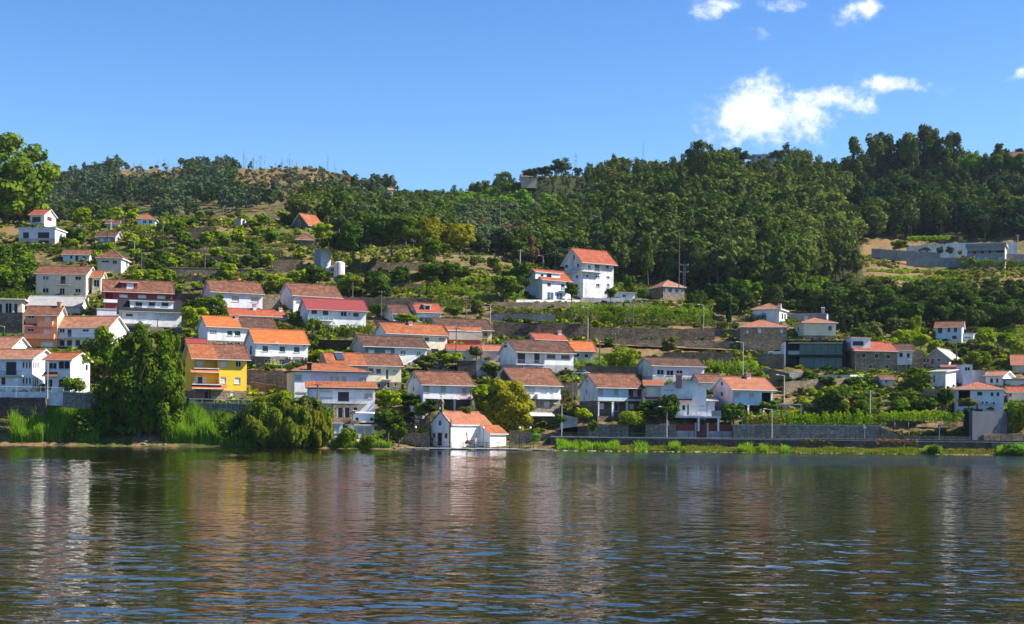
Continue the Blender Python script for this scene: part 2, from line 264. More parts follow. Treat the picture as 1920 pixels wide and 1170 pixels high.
class MB:
    def __init__(s): s.v = []; s.f = []; s.m = []; s.mats = []
    def mi(s, mat):
        if mat not in s.mats: s.mats.append(mat)
        return s.mats.index(mat)
    def face(s, pts, mat):
        i = len(s.v); s.v += [tuple(p) for p in pts]; s.f.append(tuple(range(i, i+len(pts)))); s.m.append(s.mi(mat))
    def box(s, x0, x1, y0, y1, z0, z1, mat, skip=''):
        P = [(x0,y0,z0),(x1,y0,z0),(x1,y1,z0),(x0,y1,z0),(x0,y0,z1),(x1,y0,z1),(x1,y1,z1),(x0,y1,z1)]
        i = len(s.v); s.v += P
        for key, f in (('b',(3,2,1,0)),('t',(4,5,6,7)),('f',(0,1,5,4)),('r',(1,2,6,5)),('k',(2,3,7,6)),('l',(3,0,4,7))):
            if key in skip: continue
            s.f.append(tuple(i+j for j in f)); s.m.append(s.mi(mat))
    def slab(s, pts, th, mat, edge=None):        # quad/poly pts (top), thickness downwards
        n = len(pts); top = [Vector(p) for p in pts]; nrm = (top[1]-top[0]).cross(top[2]-top[0]).normalized()
        if nrm.z < 0: top.reverse(); nrm = -nrm
        bot = [p - Vector((0,0,th)) for p in top]; s.face(top, mat); s.face(list(reversed(bot)), edge or mat)
        for i in range(n): j = (i+1) % n; s.face([bot[i], bot[j], top[j], top[i]], edge or mat)
    def tube(s, p0, p1, r0, r1, mat, n=8, caps=True):
        p0 = Vector(p0); p1 = Vector(p1); d = (p1-p0).normalized(); a = d.orthogonal().normalized(); b = d.cross(a); i = len(s.v)
        for p, r in ((p0, r0), (p1, r1)):
            for k in range(n): t = 2*math.pi*k/n; s.v.append(tuple(p + a*math.cos(t)*r + b*math.sin(t)*r))
        for k in range(n): j = (k+1) % n; s.f.append((i+k, i+j, i+n+j, i+n+k)); s.m.append(s.mi(mat))
        if caps: s.f.append(tuple(i+n+k for k in range(n))); s.m.append(s.mi(mat)); s.f.append(tuple(i+n-1-k for k in range(n))); s.m.append(s.mi(mat))
    def ball(s, c, r, mat, n=8, m=5, sc=(1,1,1)):
        i = len(s.v); c = Vector(c)
        for a in range(1, m):
            for k in range(n): t = math.pi*a/m; p = 2*math.pi*k/n; s.v.append((c.x+r*sc[0]*math.sin(t)*math.cos(p), c.y+r*sc[1]*math.sin(t)*math.sin(p), c.z+r*sc[2]*math.cos(t)))
        s.v.append((c.x,c.y,c.z+r*sc[2])); s.v.append((c.x,c.y,c.z-r*sc[2])); T = len(s.v)-2; q = s.mi(mat)
        for a in range(m-2):
            for k in range(n): j = (k+1)%n; s.f.append((i+a*n+k, i+(a+1)*n+k, i+(a+1)*n+j, i+a*n+j)); s.m.append(q)
        for k in range(n): j = (k+1)%n; s.f.append((T, i+k, i+j)); s.m.append(q); s.f.append((T+1, i+(m-2)*n+j, i+(m-2)*n+k)); s.m.append(q)
    def mesh(s, name):
        m = bpy.data.meshes.new(name); m.from_pydata(s.v, [], s.f)
        for x in s.mats: m.materials.append(MATS[x])
        m.polygons.foreach_set('material_index', s.m); m.update(); return m
    def build(s, name, parent=None, loc=None, rz=0):
        o = bpy.data.objects.new(name, s.mesh(name)); COL.objects.link(o)
        if parent: o.parent = parent
        if loc is not None: o.location = loc
        if rz: o.rotation_euler.z = rz
        return o
def tag(o, label=None, cat=None, group=None, kind=None):
    if label: o['label'] = label
    if cat: o['category'] = cat
    if group: o['group'] = group
    if kind: o['kind'] = kind
    return o
def thing(name, label, cat, loc, rz=0, group=None):
    o = bpy.data.objects.new(name, None); COL.objects.link(o); o.empty_display_size = .5; o.location = loc; o.rotation_euler.z = rz
    return tag(o, label, cat, group)
def link(name, me, loc=(0,0,0), rz=0, sc=None, parent=None):
    o = bpy.data.objects.new(name, me); COL.objects.link(o); o.location = loc; o.rotation_euler.z = rz
    if sc is not None: o.scale = sc if not isinstance(sc, (int, float)) else (sc,)*3
    if parent: o.parent = parent
    return o
# ------------------------------------------------------------------ ground, water
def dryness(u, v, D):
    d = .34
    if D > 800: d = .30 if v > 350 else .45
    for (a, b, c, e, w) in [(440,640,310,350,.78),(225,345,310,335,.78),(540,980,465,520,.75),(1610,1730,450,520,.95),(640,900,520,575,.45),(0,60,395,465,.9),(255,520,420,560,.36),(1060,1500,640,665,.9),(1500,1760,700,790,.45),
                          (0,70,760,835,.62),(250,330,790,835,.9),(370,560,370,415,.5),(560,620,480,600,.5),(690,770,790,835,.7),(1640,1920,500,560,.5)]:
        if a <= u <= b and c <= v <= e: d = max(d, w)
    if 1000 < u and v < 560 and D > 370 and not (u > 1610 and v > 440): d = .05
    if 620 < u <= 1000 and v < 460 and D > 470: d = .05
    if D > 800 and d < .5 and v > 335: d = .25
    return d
def ground():
    us = np.arange(-400, 2321, 10.0); ds = np.concatenate([np.arange(236, 257, 1.5), np.array([257.9, 258.3]), np.arange(259.5, 300, 1.8), np.arange(300, 460, 4), np.arange(460, 900, 12), np.arange(900, 1500, 30), np.array([1600, 1900, 2200, 2700, 3200])])
    V = []; dry = []; rn = RNG.normal(0, 1, (len(ds), len(us)))
    for i, D in enumerate(ds):
        for j, u in enumerate(us):
            v = vground(u, D); p = world(u, v, D); V.append((p.x, p.y, p.z + rn[i, j]*(.10 if D < 500 else .5 if D < 900 else 1.1))); dry.append(dryness(u, v, D))
    n = len(us); F = [(i*n+j, i*n+j+1, (i+1)*n+j+1, (i+1)*n+j) for i in range(len(ds)-1) for j in range(n-1)]
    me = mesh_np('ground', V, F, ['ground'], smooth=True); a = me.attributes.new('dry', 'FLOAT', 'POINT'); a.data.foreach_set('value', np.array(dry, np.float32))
    o = link('ground', me); tag(o, kind='structure')
    b = MB(); b.face([(-4000,-600,-.10),(4000,-600,-.10),(4000,252,-.10),(-4000,252,-.10)], 'water'); w = b.build('river_water'); tag(w, kind='structure')
    # wind waves: a fan of rows from the near water to the far bank, real relief
    ys = [23.0]
    while ys[-1] < 250: ys.append(ys[-1]+max(.13, ys[-1]*.0011))
    ys = np.array(ys); us = np.linspace(-.47, .47, 620); Y = np.repeat(ys[:,None], len(us), 1); X = Y*us[None,:]*1.0; Z = np.zeros_like(X); rw = np.random.default_rng(77)
    lam = np.exp(rw.uniform(np.log(.45), np.log(3.6), 80)); th = rw.normal(0, .62, 80)+.08; amp = lam**.75; amp *= SLOPE/math.sqrt(((amp*2*math.pi/lam)**2/2).sum())
    gust = .8+.35*np.sin(X*.045+Y*.02+1.2)*np.sin(Y*.06-X*.013)+.2*np.sin(Y*.15+X*.05)
    for l, t_, a in zip(lam, th, amp):
        k = 2*math.pi/l; fade = np.clip((l-Y*.0022*1.2)/(Y*.0022+.05), 0, 1); ph = rw.uniform(0, 6.28); q = k*(X*math.sin(t_)+Y*math.cos(t_))+ph; Z += a*fade*(np.sin(q)+.18*np.cos(2*q))
    Z *= gust; V = np.stack([X, Y, Z], -1).reshape(-1, 3); n = len(us); i0 = (np.arange(len(ys)-1)[:,None]*n+np.arange(n-1)[None,:]).ravel(); F = np.stack([i0, i0+1, i0+n+1, i0+n], 1)
    o = link('river_waves', mesh_np('river_waves', V, F, ['water'], smooth=True)); tag(o, kind='structure')
# ------------------------------------------------------------------ houses
# f=(left, right) of the front wall; v=(foot, eave, ridge); g=(visible side width, side 'L'/'R', real depth)
SH = {'s':'shutter_white','b':'shutter_beige','g':'shutter_green','r':'shutter_red','u':'shutter_blue','d':'glass_dark','k':'dark_door','t':'glass_teal','w':'wood','y':'glass_blue','o':'shutter_white'}
NAME = {'s':'shutter','b':'shutter','g':'shutter','r':'shutter','u':'shutter','d':'window','k':'door','t':'window','w':'door','y':'window','o':'door'}
class House:
    def __init__(s, name, label, cat, f, v, g, D=None, **k):
        s.k = k; uc = (f[0]+f[1])/2; s.D = D or depth_at(uc, v[0]) + k.get('dD', 0); s.O = world(uc, v[0], s.D); sc = FPX/s.D; s.sc = sc
        a = math.asin(min(max(g[0]/(sc*g[2]), 0), .94)) * (1 if g[1] == 'L' else -1); s.rz = a - math.atan2(s.O.x, s.O.y); s.side = g[1]; s.Dp = g[2]
        s.ct, s.st = math.cos(s.rz), math.sin(s.rz)
        xa = s.fr(f[0], v[0])[0]; xb = s.fr(f[1], v[0])[0]
        mid = (xa+xb)/2; s.O = s.O + Vector((s.ct*mid, s.st*mid, 0)); s.x0, s.x1 = xa-mid, xb-mid; s.W = s.x1-s.x0
        s.O.z += 0; s.H = s.fr(uc, v[1])[1]; s.v = v
        s.e = thing(name, label, cat, s.O, s.rz, k.get('group'))
        s.rise = 0 if v[2] is None else max(s.fr(uc, v[2], s.Dp/2)[1] - s.H, .4)
        s.build()
    def fr(s, u, v, dep=0.0):          # where the pixel's ray meets the front plane pushed back by dep -> local x, z
        d = Vector(ray(u, v)); n = Vector((-s.st, s.ct, 0)); o = s.O + n*dep - Vector((0,0,HC)); t = o.dot(n)/d.dot(n); p = d*t - (s.O - Vector((0,0,HC)))
        return p.x*s.ct + p.y*s.st, p.z
    def sd(s, u, v):                   # the same for the visible side wall -> local y, z
        n = Vector((s.ct, s.st, 0)); X = s.x0 if s.side == 'L' else s.x1; o = s.O + n*X - Vector((0,0,HC)); d = Vector(ray(u, v)); t = o.dot(n)/d.dot(n); p = d*t - (s.O - Vector((0,0,HC)))
        return -p.x*s.st + p.y*s.ct, p.z
    def build(s):
        k = s.k; W, Dp, H, x0, x1 = s.W, s.Dp, s.H, s.x0, s.x1; wm = k.get('wall', 'white'); F = -3.5
        holes = []; wins = []
        for w in k.get('win', []):
            kd, u0, u1, v0, v1 = w[:5]; dep = w[5] if len(w) > 5 else 0
            a = s.fr((u0+u1)/2, (v0+v1)/2, dep); hw = (u1-u0)/2/s.sc/max(math.cos(s.rz+math.atan2(s.O.x, s.O.y)), .5); hh = (v1-v0)/2/s.sc
            if dep == 0 and (a[0]-hw < x0+.05 or a[0]+hw > x1-.05): a = (min(max(a[0], x0+hw+.1), x1-hw-.1), a[1])
            wins.append((kd, a[0]-hw, a[0]+hw, a[1]-hh, min(a[1]+hh, H-.05 if dep == 0 else 99), dep))
            if dep == 0: holes.append((a[0]-hw, a[0]+hw, a[1]-hh, min(a[1]+hh, H-.05), .16, None))
        for r in k.get('rec', []):
            u0, u1, v0, v1, dep, mt = r; a = s.fr(u0, v1); b_ = s.fr(u1, v0); holes.append((max(a[0], x0+.15), min(b_[0], x1-.15), a[1], min(b_[1], H-.1), dep, mt))
        b = MB(); zs = {F, H}; xs = {x0, x1}; bt = k.get('base'); zb = s.fr((s.v[0]*0+UC) if 0 else UC+s.O.x/s.O.y*FPX, bt[0])[1] if bt else None
        if bt: zs.add(zb)
        for h in holes: xs |= {h[0], h[1]}; zs |= {h[2], h[3]}
        sp = k.get('split')            # second colour to the right of a line on the front
        if sp: xsp = s.fr(sp[0], s.v[1]+5)[0]; xs.add(xsp)
        xs = sorted(xs); zs = sorted(z for z in zs if F <= z <= H)
        def cm(x, z):
            if bt and z < zb: return bt[1]
            if sp and x > xsp: return sp[1]
            return wm
        for i in range(len(xs)-1):
            for j in range(len(zs)-1):
                cx, cz = (xs[i]+xs[i+1])/2, (zs[j]+zs[j+1])/2
                if xs[i+1]-xs[i] < 1e-4 or zs[j+1]-zs[j] < 1e-4 or any(h[0] < cx < h[1] and h[2] < cz < h[3] for h in holes): continue
                b.face([(xs[i],0,zs[j]),(xs[i+1],0,zs[j]),(xs[i+1],0,zs[j+1]),(xs[i],0,zs[j+1])], cm(cx, cz))
        for (a0, a1, z0, z1, dep, mt) in holes:
            m_ = mt or cm((a0+a1)/2, (z0+z1)/2); mi = mt or m_
            b.face([(a0,dep,z0),(a1,dep,z0),(a1,dep,z1),(a0,dep,z1)], mi); b.face([(a0,0,z0),(a0,dep,z0),(a0,dep,z1),(a0,0,z1)], m_); b.face([(a1,dep,z0),(a1,0,z0),(a1,0,z1),(a1,dep,z1)], m_)
            b.face([(a0,0,z0),(a1,0,z0),(a1,dep,z0),(a0,dep,z0)], m_); b.face([(a0,dep,z1),(a1,dep,z1),(a1,0,z1),(a0,0,z1)], m_)
        sm = k.get('sidewall', wm); rt = k.get('roof', 'gable')
        for X in (x0, x1):
            lv = [(F, zb, bt[1]), (zb, H, sm)] if bt else [(F, H, sm)]
            for z0, z1, m_ in lv:
                q = [(X,Dp,z0),(X,0,z0),(X,0,z1),(X,Dp,z1)]; b.face(q if X == x0 else q[::-1], m_)
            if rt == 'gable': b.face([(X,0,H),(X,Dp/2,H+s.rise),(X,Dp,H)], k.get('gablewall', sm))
            if rt == 'mono': b.face([(X,0,H),(X,Dp,H+s.rise),(X,Dp,H)], sm)
        b.face([(x1,Dp,F),(x0,Dp,F),(x0,Dp,H),(x1,Dp,H)], sm)
        if rt == 'mono': b.face([(x1,Dp,H),(x0,Dp,H),(x0,Dp,H+s.rise),(x1,Dp,H+s.rise)], sm)
        if rt == 'front':
            b.face([(x0,0,H),(x1,0,H),((x0+x1)/2+k.get('apex', 0),0,H+s.rise)], wm); b.face([(x0,Dp,H),(x1,Dp,H),((x0+x1)/2+k.get('apex', 0),Dp,H+s.rise)], sm)
        b.build('wall', s.e)
        # roof
        oh = k.get('oh', .5); rm = k.get('rm', 'brown_tiles'); fc = k.get('fc', 'white_stained'); r = MB(); t = .16; sl = s.rise
        def pc(pts): r.slab(pts, t, rm, fc)
        if rt == 'gable':
            d = sl/(Dp/2)*oh; zr = H+sl+.12
            cut = k.get('roof2'); xsp2 = s.fr(cut[0], s.v[1])[0] if cut else None
            segs = [(x0-oh, x1+oh, rm)] if not cut else [(x0-oh, xsp2, rm), (xsp2, x1+oh, cut[1])]
            for a0, a1, m_ in segs:
                r.slab([(a0,-oh,H-d+.12),(a1,-oh,H-d+.12),(a1,Dp/2,zr),(a0,Dp/2,zr)], t, m_, fc); r.slab([(a0,Dp/2,zr),(a1,Dp/2,zr),(a1,Dp+oh,H-d+.12),(a0,Dp+oh,H-d+.12)], t, m_, fc)
                x = a0+.2                                                    # ridge tiles
                while x < a1-.3: r.tube((x,Dp/2,zr+.02),(x+.42,Dp/2,zr+.04),.11,.13,m_,6); x += .45
            for a0 in (x0-oh+.1, x1+oh-.1): r.tube((a0,-oh,H-d+.14),(a0,Dp/2,zr+.02),.08,.08,segs[0][2],5)
        elif rt == 'front':
            cx = (x0+x1)/2+k.get('apex', 0); zr = H+sl+.12; zl = H - sl/(cx-x0)*oh+.12; zz = H - sl/(x1-cx)*oh+.12
            pc([(x0-oh,-oh,zl),(cx,-oh,zr),(cx,Dp+oh,zr),(x0-oh,Dp+oh,zl)]); pc([(cx,-oh,zr),(x1+oh,-oh,zz),(x1+oh,Dp+oh,zz),(cx,Dp+oh,zr)])
            r.tube((cx,-oh,zr+.03),(cx,Dp+oh,zr+.03),.12,.12,rm,6)
        elif rt == 'hip':
            z0 = H+.05; zr = H+sl+.1; m = min(Dp, W)/2; rl = k.get('ridge', None); A = [(x0-oh,-oh,z0),(x1+oh,-oh,z0),(x1+oh,Dp+oh,z0),(x0-oh,Dp+oh,z0)]
            if W >= Dp: P, Q = (x0+m, Dp/2, zr), (x1-m, Dp/2, zr)
            else: P, Q = ((x0+x1)/2, m, zr), ((x0+x1)/2, Dp-m, zr)
            if W >= Dp: qs = [[A[0],A[1],Q,P],[A[1],A[2],Q],[A[2],A[3],P,Q],[A[3],A[0],P]]
            else: qs = [[A[0],A[1],P],[A[1],A[2],Q,P],[A[2],A[3],Q],[A[3],A[0],P,Q]]
            for q in qs:
                r.face(q, rm)
            for i in range(4):
                p, q = A[i], A[(i+1)%4]; r.face([(p[0],p[1],z0-.22),(q[0],q[1],z0-.22),q,p], fc)
            r.face([(p[0],p[1],z0-.22) for p in reversed(A)], fc)
            for p, q in ((A[0],P),(A[3],P),(A[1],Q),(A[2],Q)) if W >= Dp else ((A[0],P),(A[1],P),(A[2],Q),(A[3],Q)): r.tube(p, q, .10, .10, rm, 6)
            if (Vector(P)-Vector(Q)).length > .3: r.tube(P, Q, .11, .11, rm, 6)
        elif rt == 'mono':
            d = sl/Dp*oh; pc([(x0-oh,-oh,H-d+.12),(x1+oh,-oh,H-d+.12),(x1+oh,Dp+oh*.3,H+sl+.12),(x0-oh,Dp+oh*.3,H+sl+.12)])
        elif rt == 'flat':
            r.box(x0-oh, x1+oh, -oh, Dp+oh, H, H+k.get('th', .35), rm)
        s.roof = r.build('roof', s.e)
        # gutters and rainwater pipe
        if rt in ('gable', 'mono', 'hip') and not k.get('nogut'):
            gb = MB(); zg = (H - (sl/(Dp/2)*oh if rt == 'gable' else 0) + (.02 if rt != 'hip' else -.05)); gb.tube((x0-oh,-oh-.05,zg),(x1+oh,-oh-.05,zg),.06,.06,k.get('gut', 'galvanised'),6); gb.tube((x0+.12,-.07,zg-.1),(x0+.12,-.07,-.5),.045,.045,k.get('gut', 'galvanised'),6); gb.build('gutter', s.e)
        fm = k.get('fm', 'frame_white'); cache = {}
        for (kd, a0, a1, z0, z1, dep) in wins:
            key = (kd, round(a1-a0, 1), round(z1-z0, 1), dep > 0)
            s.window(kd, a0, a1, z0, z1, dep, fm)
        for w in k.get('swin', []):
            kd, u0, u1, v0, v1 = w; p, q = s.sd(u0, v1), s.sd(u1, v0); X = x0 if s.side == 'L' else x1; sg = -1 if s.side == 'L' else 1
            y0, y1 = sorted((p[0], q[0])); y0 = max(y0, .2); y1 = min(y1, Dp-.2); b = MB(); f_ = .07
            if y1-y0 < .2: continue
            def bx(bb, ya, yb, za, zb_, o0, o1, m_): bb.box(*sorted((X+sg*o0, X+sg*o1)), ya, yb, za, zb_, m_)
            for ya, yb, za, zb_ in ((y0-f_,y1+f_,q[1],q[1]+f_),(y0-f_,y1+f_,p[1]-f_,p[1]),(y0-f_,y0,p[1],q[1]),(y1,y1+f_,p[1],q[1])): bx(b, ya, yb, za, zb_, -.05, .08, fm)
            o = b.build('window', s.e); b2 = MB(); bx(b2, y0, y1, p[1], q[1], -.05, .015, SH[kd]); b2.build('pane', o)
        for u, vt in k.get('ch', []):
            dep = k.get('chd', Dp*.45); x, z = s.fr(u, vt, dep); x = min(max(x, x0+.5), x1-.5); cm_ = k.get('cm', 'white_stained'); b = MB(); zz = H if rt in ('flat',) else H-.2; w = k.get('cw', .38)
            b.box(x-w, x+w, dep-.3, dep+.3, zz, max(z-.3, zz+.6), cm_); zt = max(z-.3, zz+.6); c = b.build('chimney', s.e)
            b = MB(); b.box(x-w-.1, x+w+.1, dep-.42, dep+.42, zt, zt+.09, cm_)
            for sx in (-1, 1): b.box(x+sx*w*.8-.07, x+sx*w*.8+.07, dep-.3, dep+.3, zt+.09, zt+.28, cm_)
            b.slab([(x-w-.12,dep-.45,zt+.28),(x+w+.12,dep-.45,zt+.28),(x+w+.12,dep,zt+.44),(x-w-.12,dep,zt+.44)], .06, k.get('cr', 'orange_tiles')); b.slab([(x-w-.12,dep,zt+.44),(x+w+.12,dep,zt+.44),(x+w+.12,dep+.45,zt+.28),(x-w-.12,dep+.45,zt+.28)], .06, k.get('cr', 'orange_tiles')); b.build('chimney_cap', c)
        for B in k.get('bal', []): s.balcony(*B)
        for (u, v0, v1) in k.get('pil', []):
            x, z0 = s.fr(u, v1, .25); z1 = s.fr(u, v0, .25)[1]; x = min(max(x, x0+.16), x1-.16); b = MB(); b.box(x-.16, x+.16, .03, .35, z0-.6, z1, 'white'); b.box(x-.21, x+.21, -.02, .40, z1-.18, z1, 'white'); b.build('pillar', s.e)
        for (u0, u1, v0, v1, dep) in k.get('ledge', []):   # tiled ledge / lean-to on the front, v0 top, v1 bottom
            a = s.fr(u0, v1, -dep); c = s.fr(u1, v0, 0); b = MB(); zt = s.fr((u0+u1)/2, v0, 0)[1]; zb_ = s.fr((u0+u1)/2, v1, -dep)[1]
            b.slab([(a[0],-dep,zb_+.1),(s.fr(u1, v1, -dep)[0],-dep,zb_+.1),(c[0],-.003,zt),(a[0],-.003,zt)], .14, k.get('lm', rm), 'white_stained'); b.build('awning_roof', s.e)
        for (u, v) in k.get('dish', []):
            x, z = s.fr(u, v, -.4); b = MB(); b.tube((x,0,z-.1),(x,-.35,z),.03,.03,'grey_metal',5); b.ball((x,-.45,z), .48, 'shutter_white', 12, 7, (1,.22,1)); b.tube((x,-.5,z-.1),(x,-.85,z+.05),.02,.02,'grey_metal',4); b.build('satellite_dish', s.e)
        for (u, v) in k.get('ac', []):
            x, z = s.fr(u, v, -.15); b = MB(); b.box(x-.42,x+.42,-.36,-.04,z-.28,z+.28,'frame_white'); b.tube((x-.08,-.40,z),(x-.08,-.358,z),.21,.21,'dark_metal',12); b.box(x-.3,x-.24,-.3,.0,z-.36,z-.281,'grey_metal'); b.box(x+.24,x+.3,-.3,.0,z-.36,z-.281,'grey_metal'); b.build('air_conditioner', s.e)
        for u0, u1, v0, v1, m_, mr in k.get('dorm', []): s.dormer(u0, u1, v0, v1, m_, mr)
    def window(s, kd, a0, a1, z0, z1, dep, fm):
        b = MB(); f_ = .07; y = dep + (.16 if dep == 0 else 0); yo = y-.07 if dep == 0 else y-.06
        b.box(a0, a1, yo, y-.005, z1-f_, z1, fm); b.box(a0, a0+f_, yo, y-.005, z0, z1-f_, fm); b.box(a1-f_, a1, yo, y-.005, z0, z1-f_, fm)
        if z1-z0 < 1.9: b.box(a0+f_, a1-f_, yo, y-.005, z0, z0+f_, fm)
        if kd in 'dyt' and a1-a0 > .9:
            c = (a0+a1)/2; b.box(c-.035, c+.035, yo, y-.005, z0+f_, z1-f_, fm)
        if dep == 0 and z1-z0 < 1.9: b.box(a0-.06, a1+.06, -.08, .0, z0-.08, z0-.003, 'light_stone')
        if dep == 0 and kd in 'sb': b.box(a0-.002+.004, a1-.002, .012, .08, z1-.20, z1-.072, 'shutter_beige')
        o = b.build('door' if z1-z0 > 1.9 else 'window', s.e); p = MB(); yp = y-.04 if kd not in 'sbgr' else y-.06+.02; mm = SH[kd]
        p.box(a0+f_, a1-f_, yp, y-.008, z0+(f_ if z1-z0 < 1.9 else 0), z1-f_, mm)
        if kd in 'sbgru':
            z = z0+.12
            while z < z1-.1: p.box(a0+f_+.01, a1-f_-.01, yp-.012, yp, z, z+.02, mm, 'k'); z += .16 if z1-z0 < 3 else .3
        p.build('shutter' if kd in 'sbgru' else 'pane' if kd in 'dyt' else 'leaf_panel', o)
    def balcony(s, u0, u1, vf, h, dep, kind='bar', roofed=0):
        a, z = s.fr(u0, vf, -dep); c, _ = s.fr(u1, vf, -dep); z = s.fr((u0+u1)/2, vf, -dep)[1]; b = MB(); b.box(a, c, -dep, -.003, z-.16, z, 'white_stained' if kind != 'salmon' else 'salmon'); b.build('balcony', s.e)
        r = MB()
        if kind in ('bar', 'dark'):
            mt = 'dark_metal' if kind == 'dark' else 'grey_metal'; r.box(a, c, -dep+.02, -dep+.07, z+h-.05, z+h, mt); r.box(a, c, -dep+.02, -dep+.07, z+.08, z+.11, mt)
            n = max(int((c-a)/.28), 3)
            for i in range(n+1): x = a+.03+(c-a-.06)*i/n; r.box(x-.015, x+.015, -dep+.03, -dep+.06, z, z+h-.05, mt)
            for x in (a+.02, c-.05): r.box(x, x+.03, -dep+.07, -.0, z+h-.05, z+h, mt)
        elif kind == 'glass':
            r.box(a, c, -dep+.03, -dep+.05, z+.05, z+h, 'glass_rail'); n = 5
            for i in range(n+1): x = a+(c-a)*i/n; r.box(x-.03, x+.03, -dep, -dep+.025, z, z+h+.03, 'frame_white')
        else:
            mt = {'solid':'white','salmon':'salmon','yellow':'yellow','maroon':'maroon'}[kind]; r.box(a, c, -dep+.003, -dep+.13, z, z+h, mt); r.box(a, a+.12, -dep+.13, -.003, z, z+h, mt); r.box(c-.12, c, -dep+.13, -.003, z, z+h, mt)
        r.build('railing', s.e)
    def dormer(s, u0, u1, v0, v1, m_, mr):
        dep = .9; a, z0 = s.fr(u0, v1, dep); c, z1 = s.fr(u1, v0, dep); b = MB(); b.box(a, c, dep, s.Dp*.5, z0-.1, z1, m_); o = b.build('dormer', s.e)
        b = MB(); b.slab([(a-.25,dep-.35,z1+.02),(c+.25,dep-.35,z1+.02),(c+.25,s.Dp*.55,z1+.5),(a-.25,s.Dp*.55,z1+.5)], .14, mr, 'white_stained'); b.build('dormer_roof', o)
        s.dorm = o
def house(label, f, v, g, name='house', cat='house', **k): return House(name, label, cat, f, v, g, **k)
B3 = 8.0
def houses():
    H = house
    # --- far left, by the river
    H('white two-storey house at the left edge by the river with tall slit windows', (-30,60), (738,672,656), (44,'R',8.5), rm='peach_tiles', win=[('k',11,30,678,703),('d',42,45.5,678,690),('d',48,51.5,678,690),('d',54,57.5,678,690),('k',2,10,707,722),('d',42,45.5,708,720),('d',48,51.5,708,720),('d',54,57.5,708,720),('k',-22,-8,680,702)], swin=[('d',62,64,679,690),('d',66,68,679,690),('d',70,72,679,690),('d',61,63,708,727),('d',65,67,708,727),('d',69,71,708,727)], bal=[(-30,41,704,.9,.9,'dark')], fc='white')
    H('white house with lean-to tiled porch attached right of the left-edge house, big dark glass windows', (84,132), (736,674,662), (36,'R',8.0), D=256, rm='orange_tiles', fc='white', win=[('d',110,130,677,692),('d',92,106,680,692),('d',110,128,711,727),('d',86,98,711,731)], swin=[('d',160,164,684,694)], ledge=[(77,108,697,706,1.5)])
    H('low white house with bare gable and tiny attic slit, behind the left-edge riverside house', (-30,20), (668,652,633), (38,'R',8), rm='peach_tiles', swin=[('d',34,37,638,643)], fc='white')
    H('salmon orange two-storey house with boxed balconies and a tall chimney', (47,107), (652,590,575), (17,'R',7), rm='old_tiles', wall='salmon', sidewall='buff', win=[('d',53,64,592,597),('s',84,94,591,603),('d',52,63,616,621),('s',82,92,616,627),('s',77,99,640,650)], bal=[(70,98,610,.95,1.0,'salmon'),(45,101,634,.95,1.1,'salmon')], ledge=[(43,105,607,612,.9)], lm='crimson_tiles', ch=[(122,567)], cm='salmon')
    H('long white house with pale tiled roof and full-width balcony, joined to the salmon house', (105,203), (652,613,594), (34,'R',8.5), rm='peach_tiles', fc='white', win=[('d',112,121,616,624),('k',126,134,617,632),('d',155,166,617,622),('k',111,121,637,649),('k',125,135,637,649),('k',141,150,637,649),('d',180,192,617,626)], bal=[(104,203,633,.9,1.2,'bar')], ch=[(172,602)])
    H('low flat modern house with a deep shaded window band beside the salmon house', (-40,41), (600,562,None), (12,'R',10), roof='flat', wall='beige', rm='light_stone', oh=.8, win=[('k',-10,4,569,592),('d',10,22,568,592),('k',26,33,569,592)])
    H('beige two-storey house with central balcony and brown roof above the village', (67,161), (556,513,500), (20,'R',9), rm='old_tiles', fc='white', wall='beige', sidewall='cream', win=[('y',80,91,517,525),('k',113,123,517,532),('d',141,152,518,525),('d',80,91,540,549),('d',112,121,540,553),('d',141,151,541,549)], bal=[(100,131,533,.9,1.0,'bar')], rec=[])
    H('small beige porch annex with its own gable beside the beige two-storey house', (172,189), (551,519,509), (9,'R',6), rm='orange_tiles', fc='white', wall='cream', win=[('d',176,186,524,538)], swin=[('d',192,196,523,530)])
    h = H('dark red two-storey house with a dormer terrace cut in its brown roof', (195,323), (592,547,527), (3,'L',9), rm='old_tiles', wall='maroon', win=[('s',224,239,552,561),('s',259,274,553,562),('s',295,310,554,562)], rec=[(198,212,549,564,1.4,'maroon')], bal=[(194,224,566,.6,.8,'solid')], dorm=[(227,258,530,545,'maroon','red_tiles')], base=(581,'pink_brown'))
    dormer_win(h, [('s',238,250,532,544)])
    h = H('white house with a dark slate-grey roof and a long white dormer of three windows', (226,340), (626,583,562), (5,'L',9), rm='grey_tiles', fc='grey_metal', wall='white', base=(612,'granite_block'), win=[('k',236,249,588,593),('s',258,272,589,599),('s',300,311,589,599),('s',314,325,590,599),('k',240,256,613,623),('k',306,320,614,624)], bal=[(230,285,606,.95,1.0,'bar')], dorm=[(244,325,566,577,'white','grey_tiles')])
    dormer_win(h, [('k',254,267,567,574),('k',279,291,567,574),('k',303,316,568,574)])
    H('blank white outbuilding with a lavender wall below the dark red house', (182,224), (606,581,None), (2,'L',5), roof='flat', wall='lavender', rm='concrete', oh=.1, cat='outbuilding', name='outbuilding')
    H('old shed with a corrugated pale roof behind the salmon house', (50,150), (588,572,556), (16,'R',7), rm='pale_sheet', wall='beige', fc='concrete', name='shed', cat='shed', swin=[])
    # --- knoll on the left
    H('modern white flat-roofed house with a cantilevered slab on the left knoll', (35,103), (458,429,None), (22,'R',9), roof='flat', rm='white_stained', sidewall='white', oh=.35, wall='lavender', base=(447,'buff'), win=[('k',43,54,435,447),('k',71,92,435,447),('k',72,92,450,457)], ledge=[])  # shade on the front is tinted in as lavender; the sunny side stays white
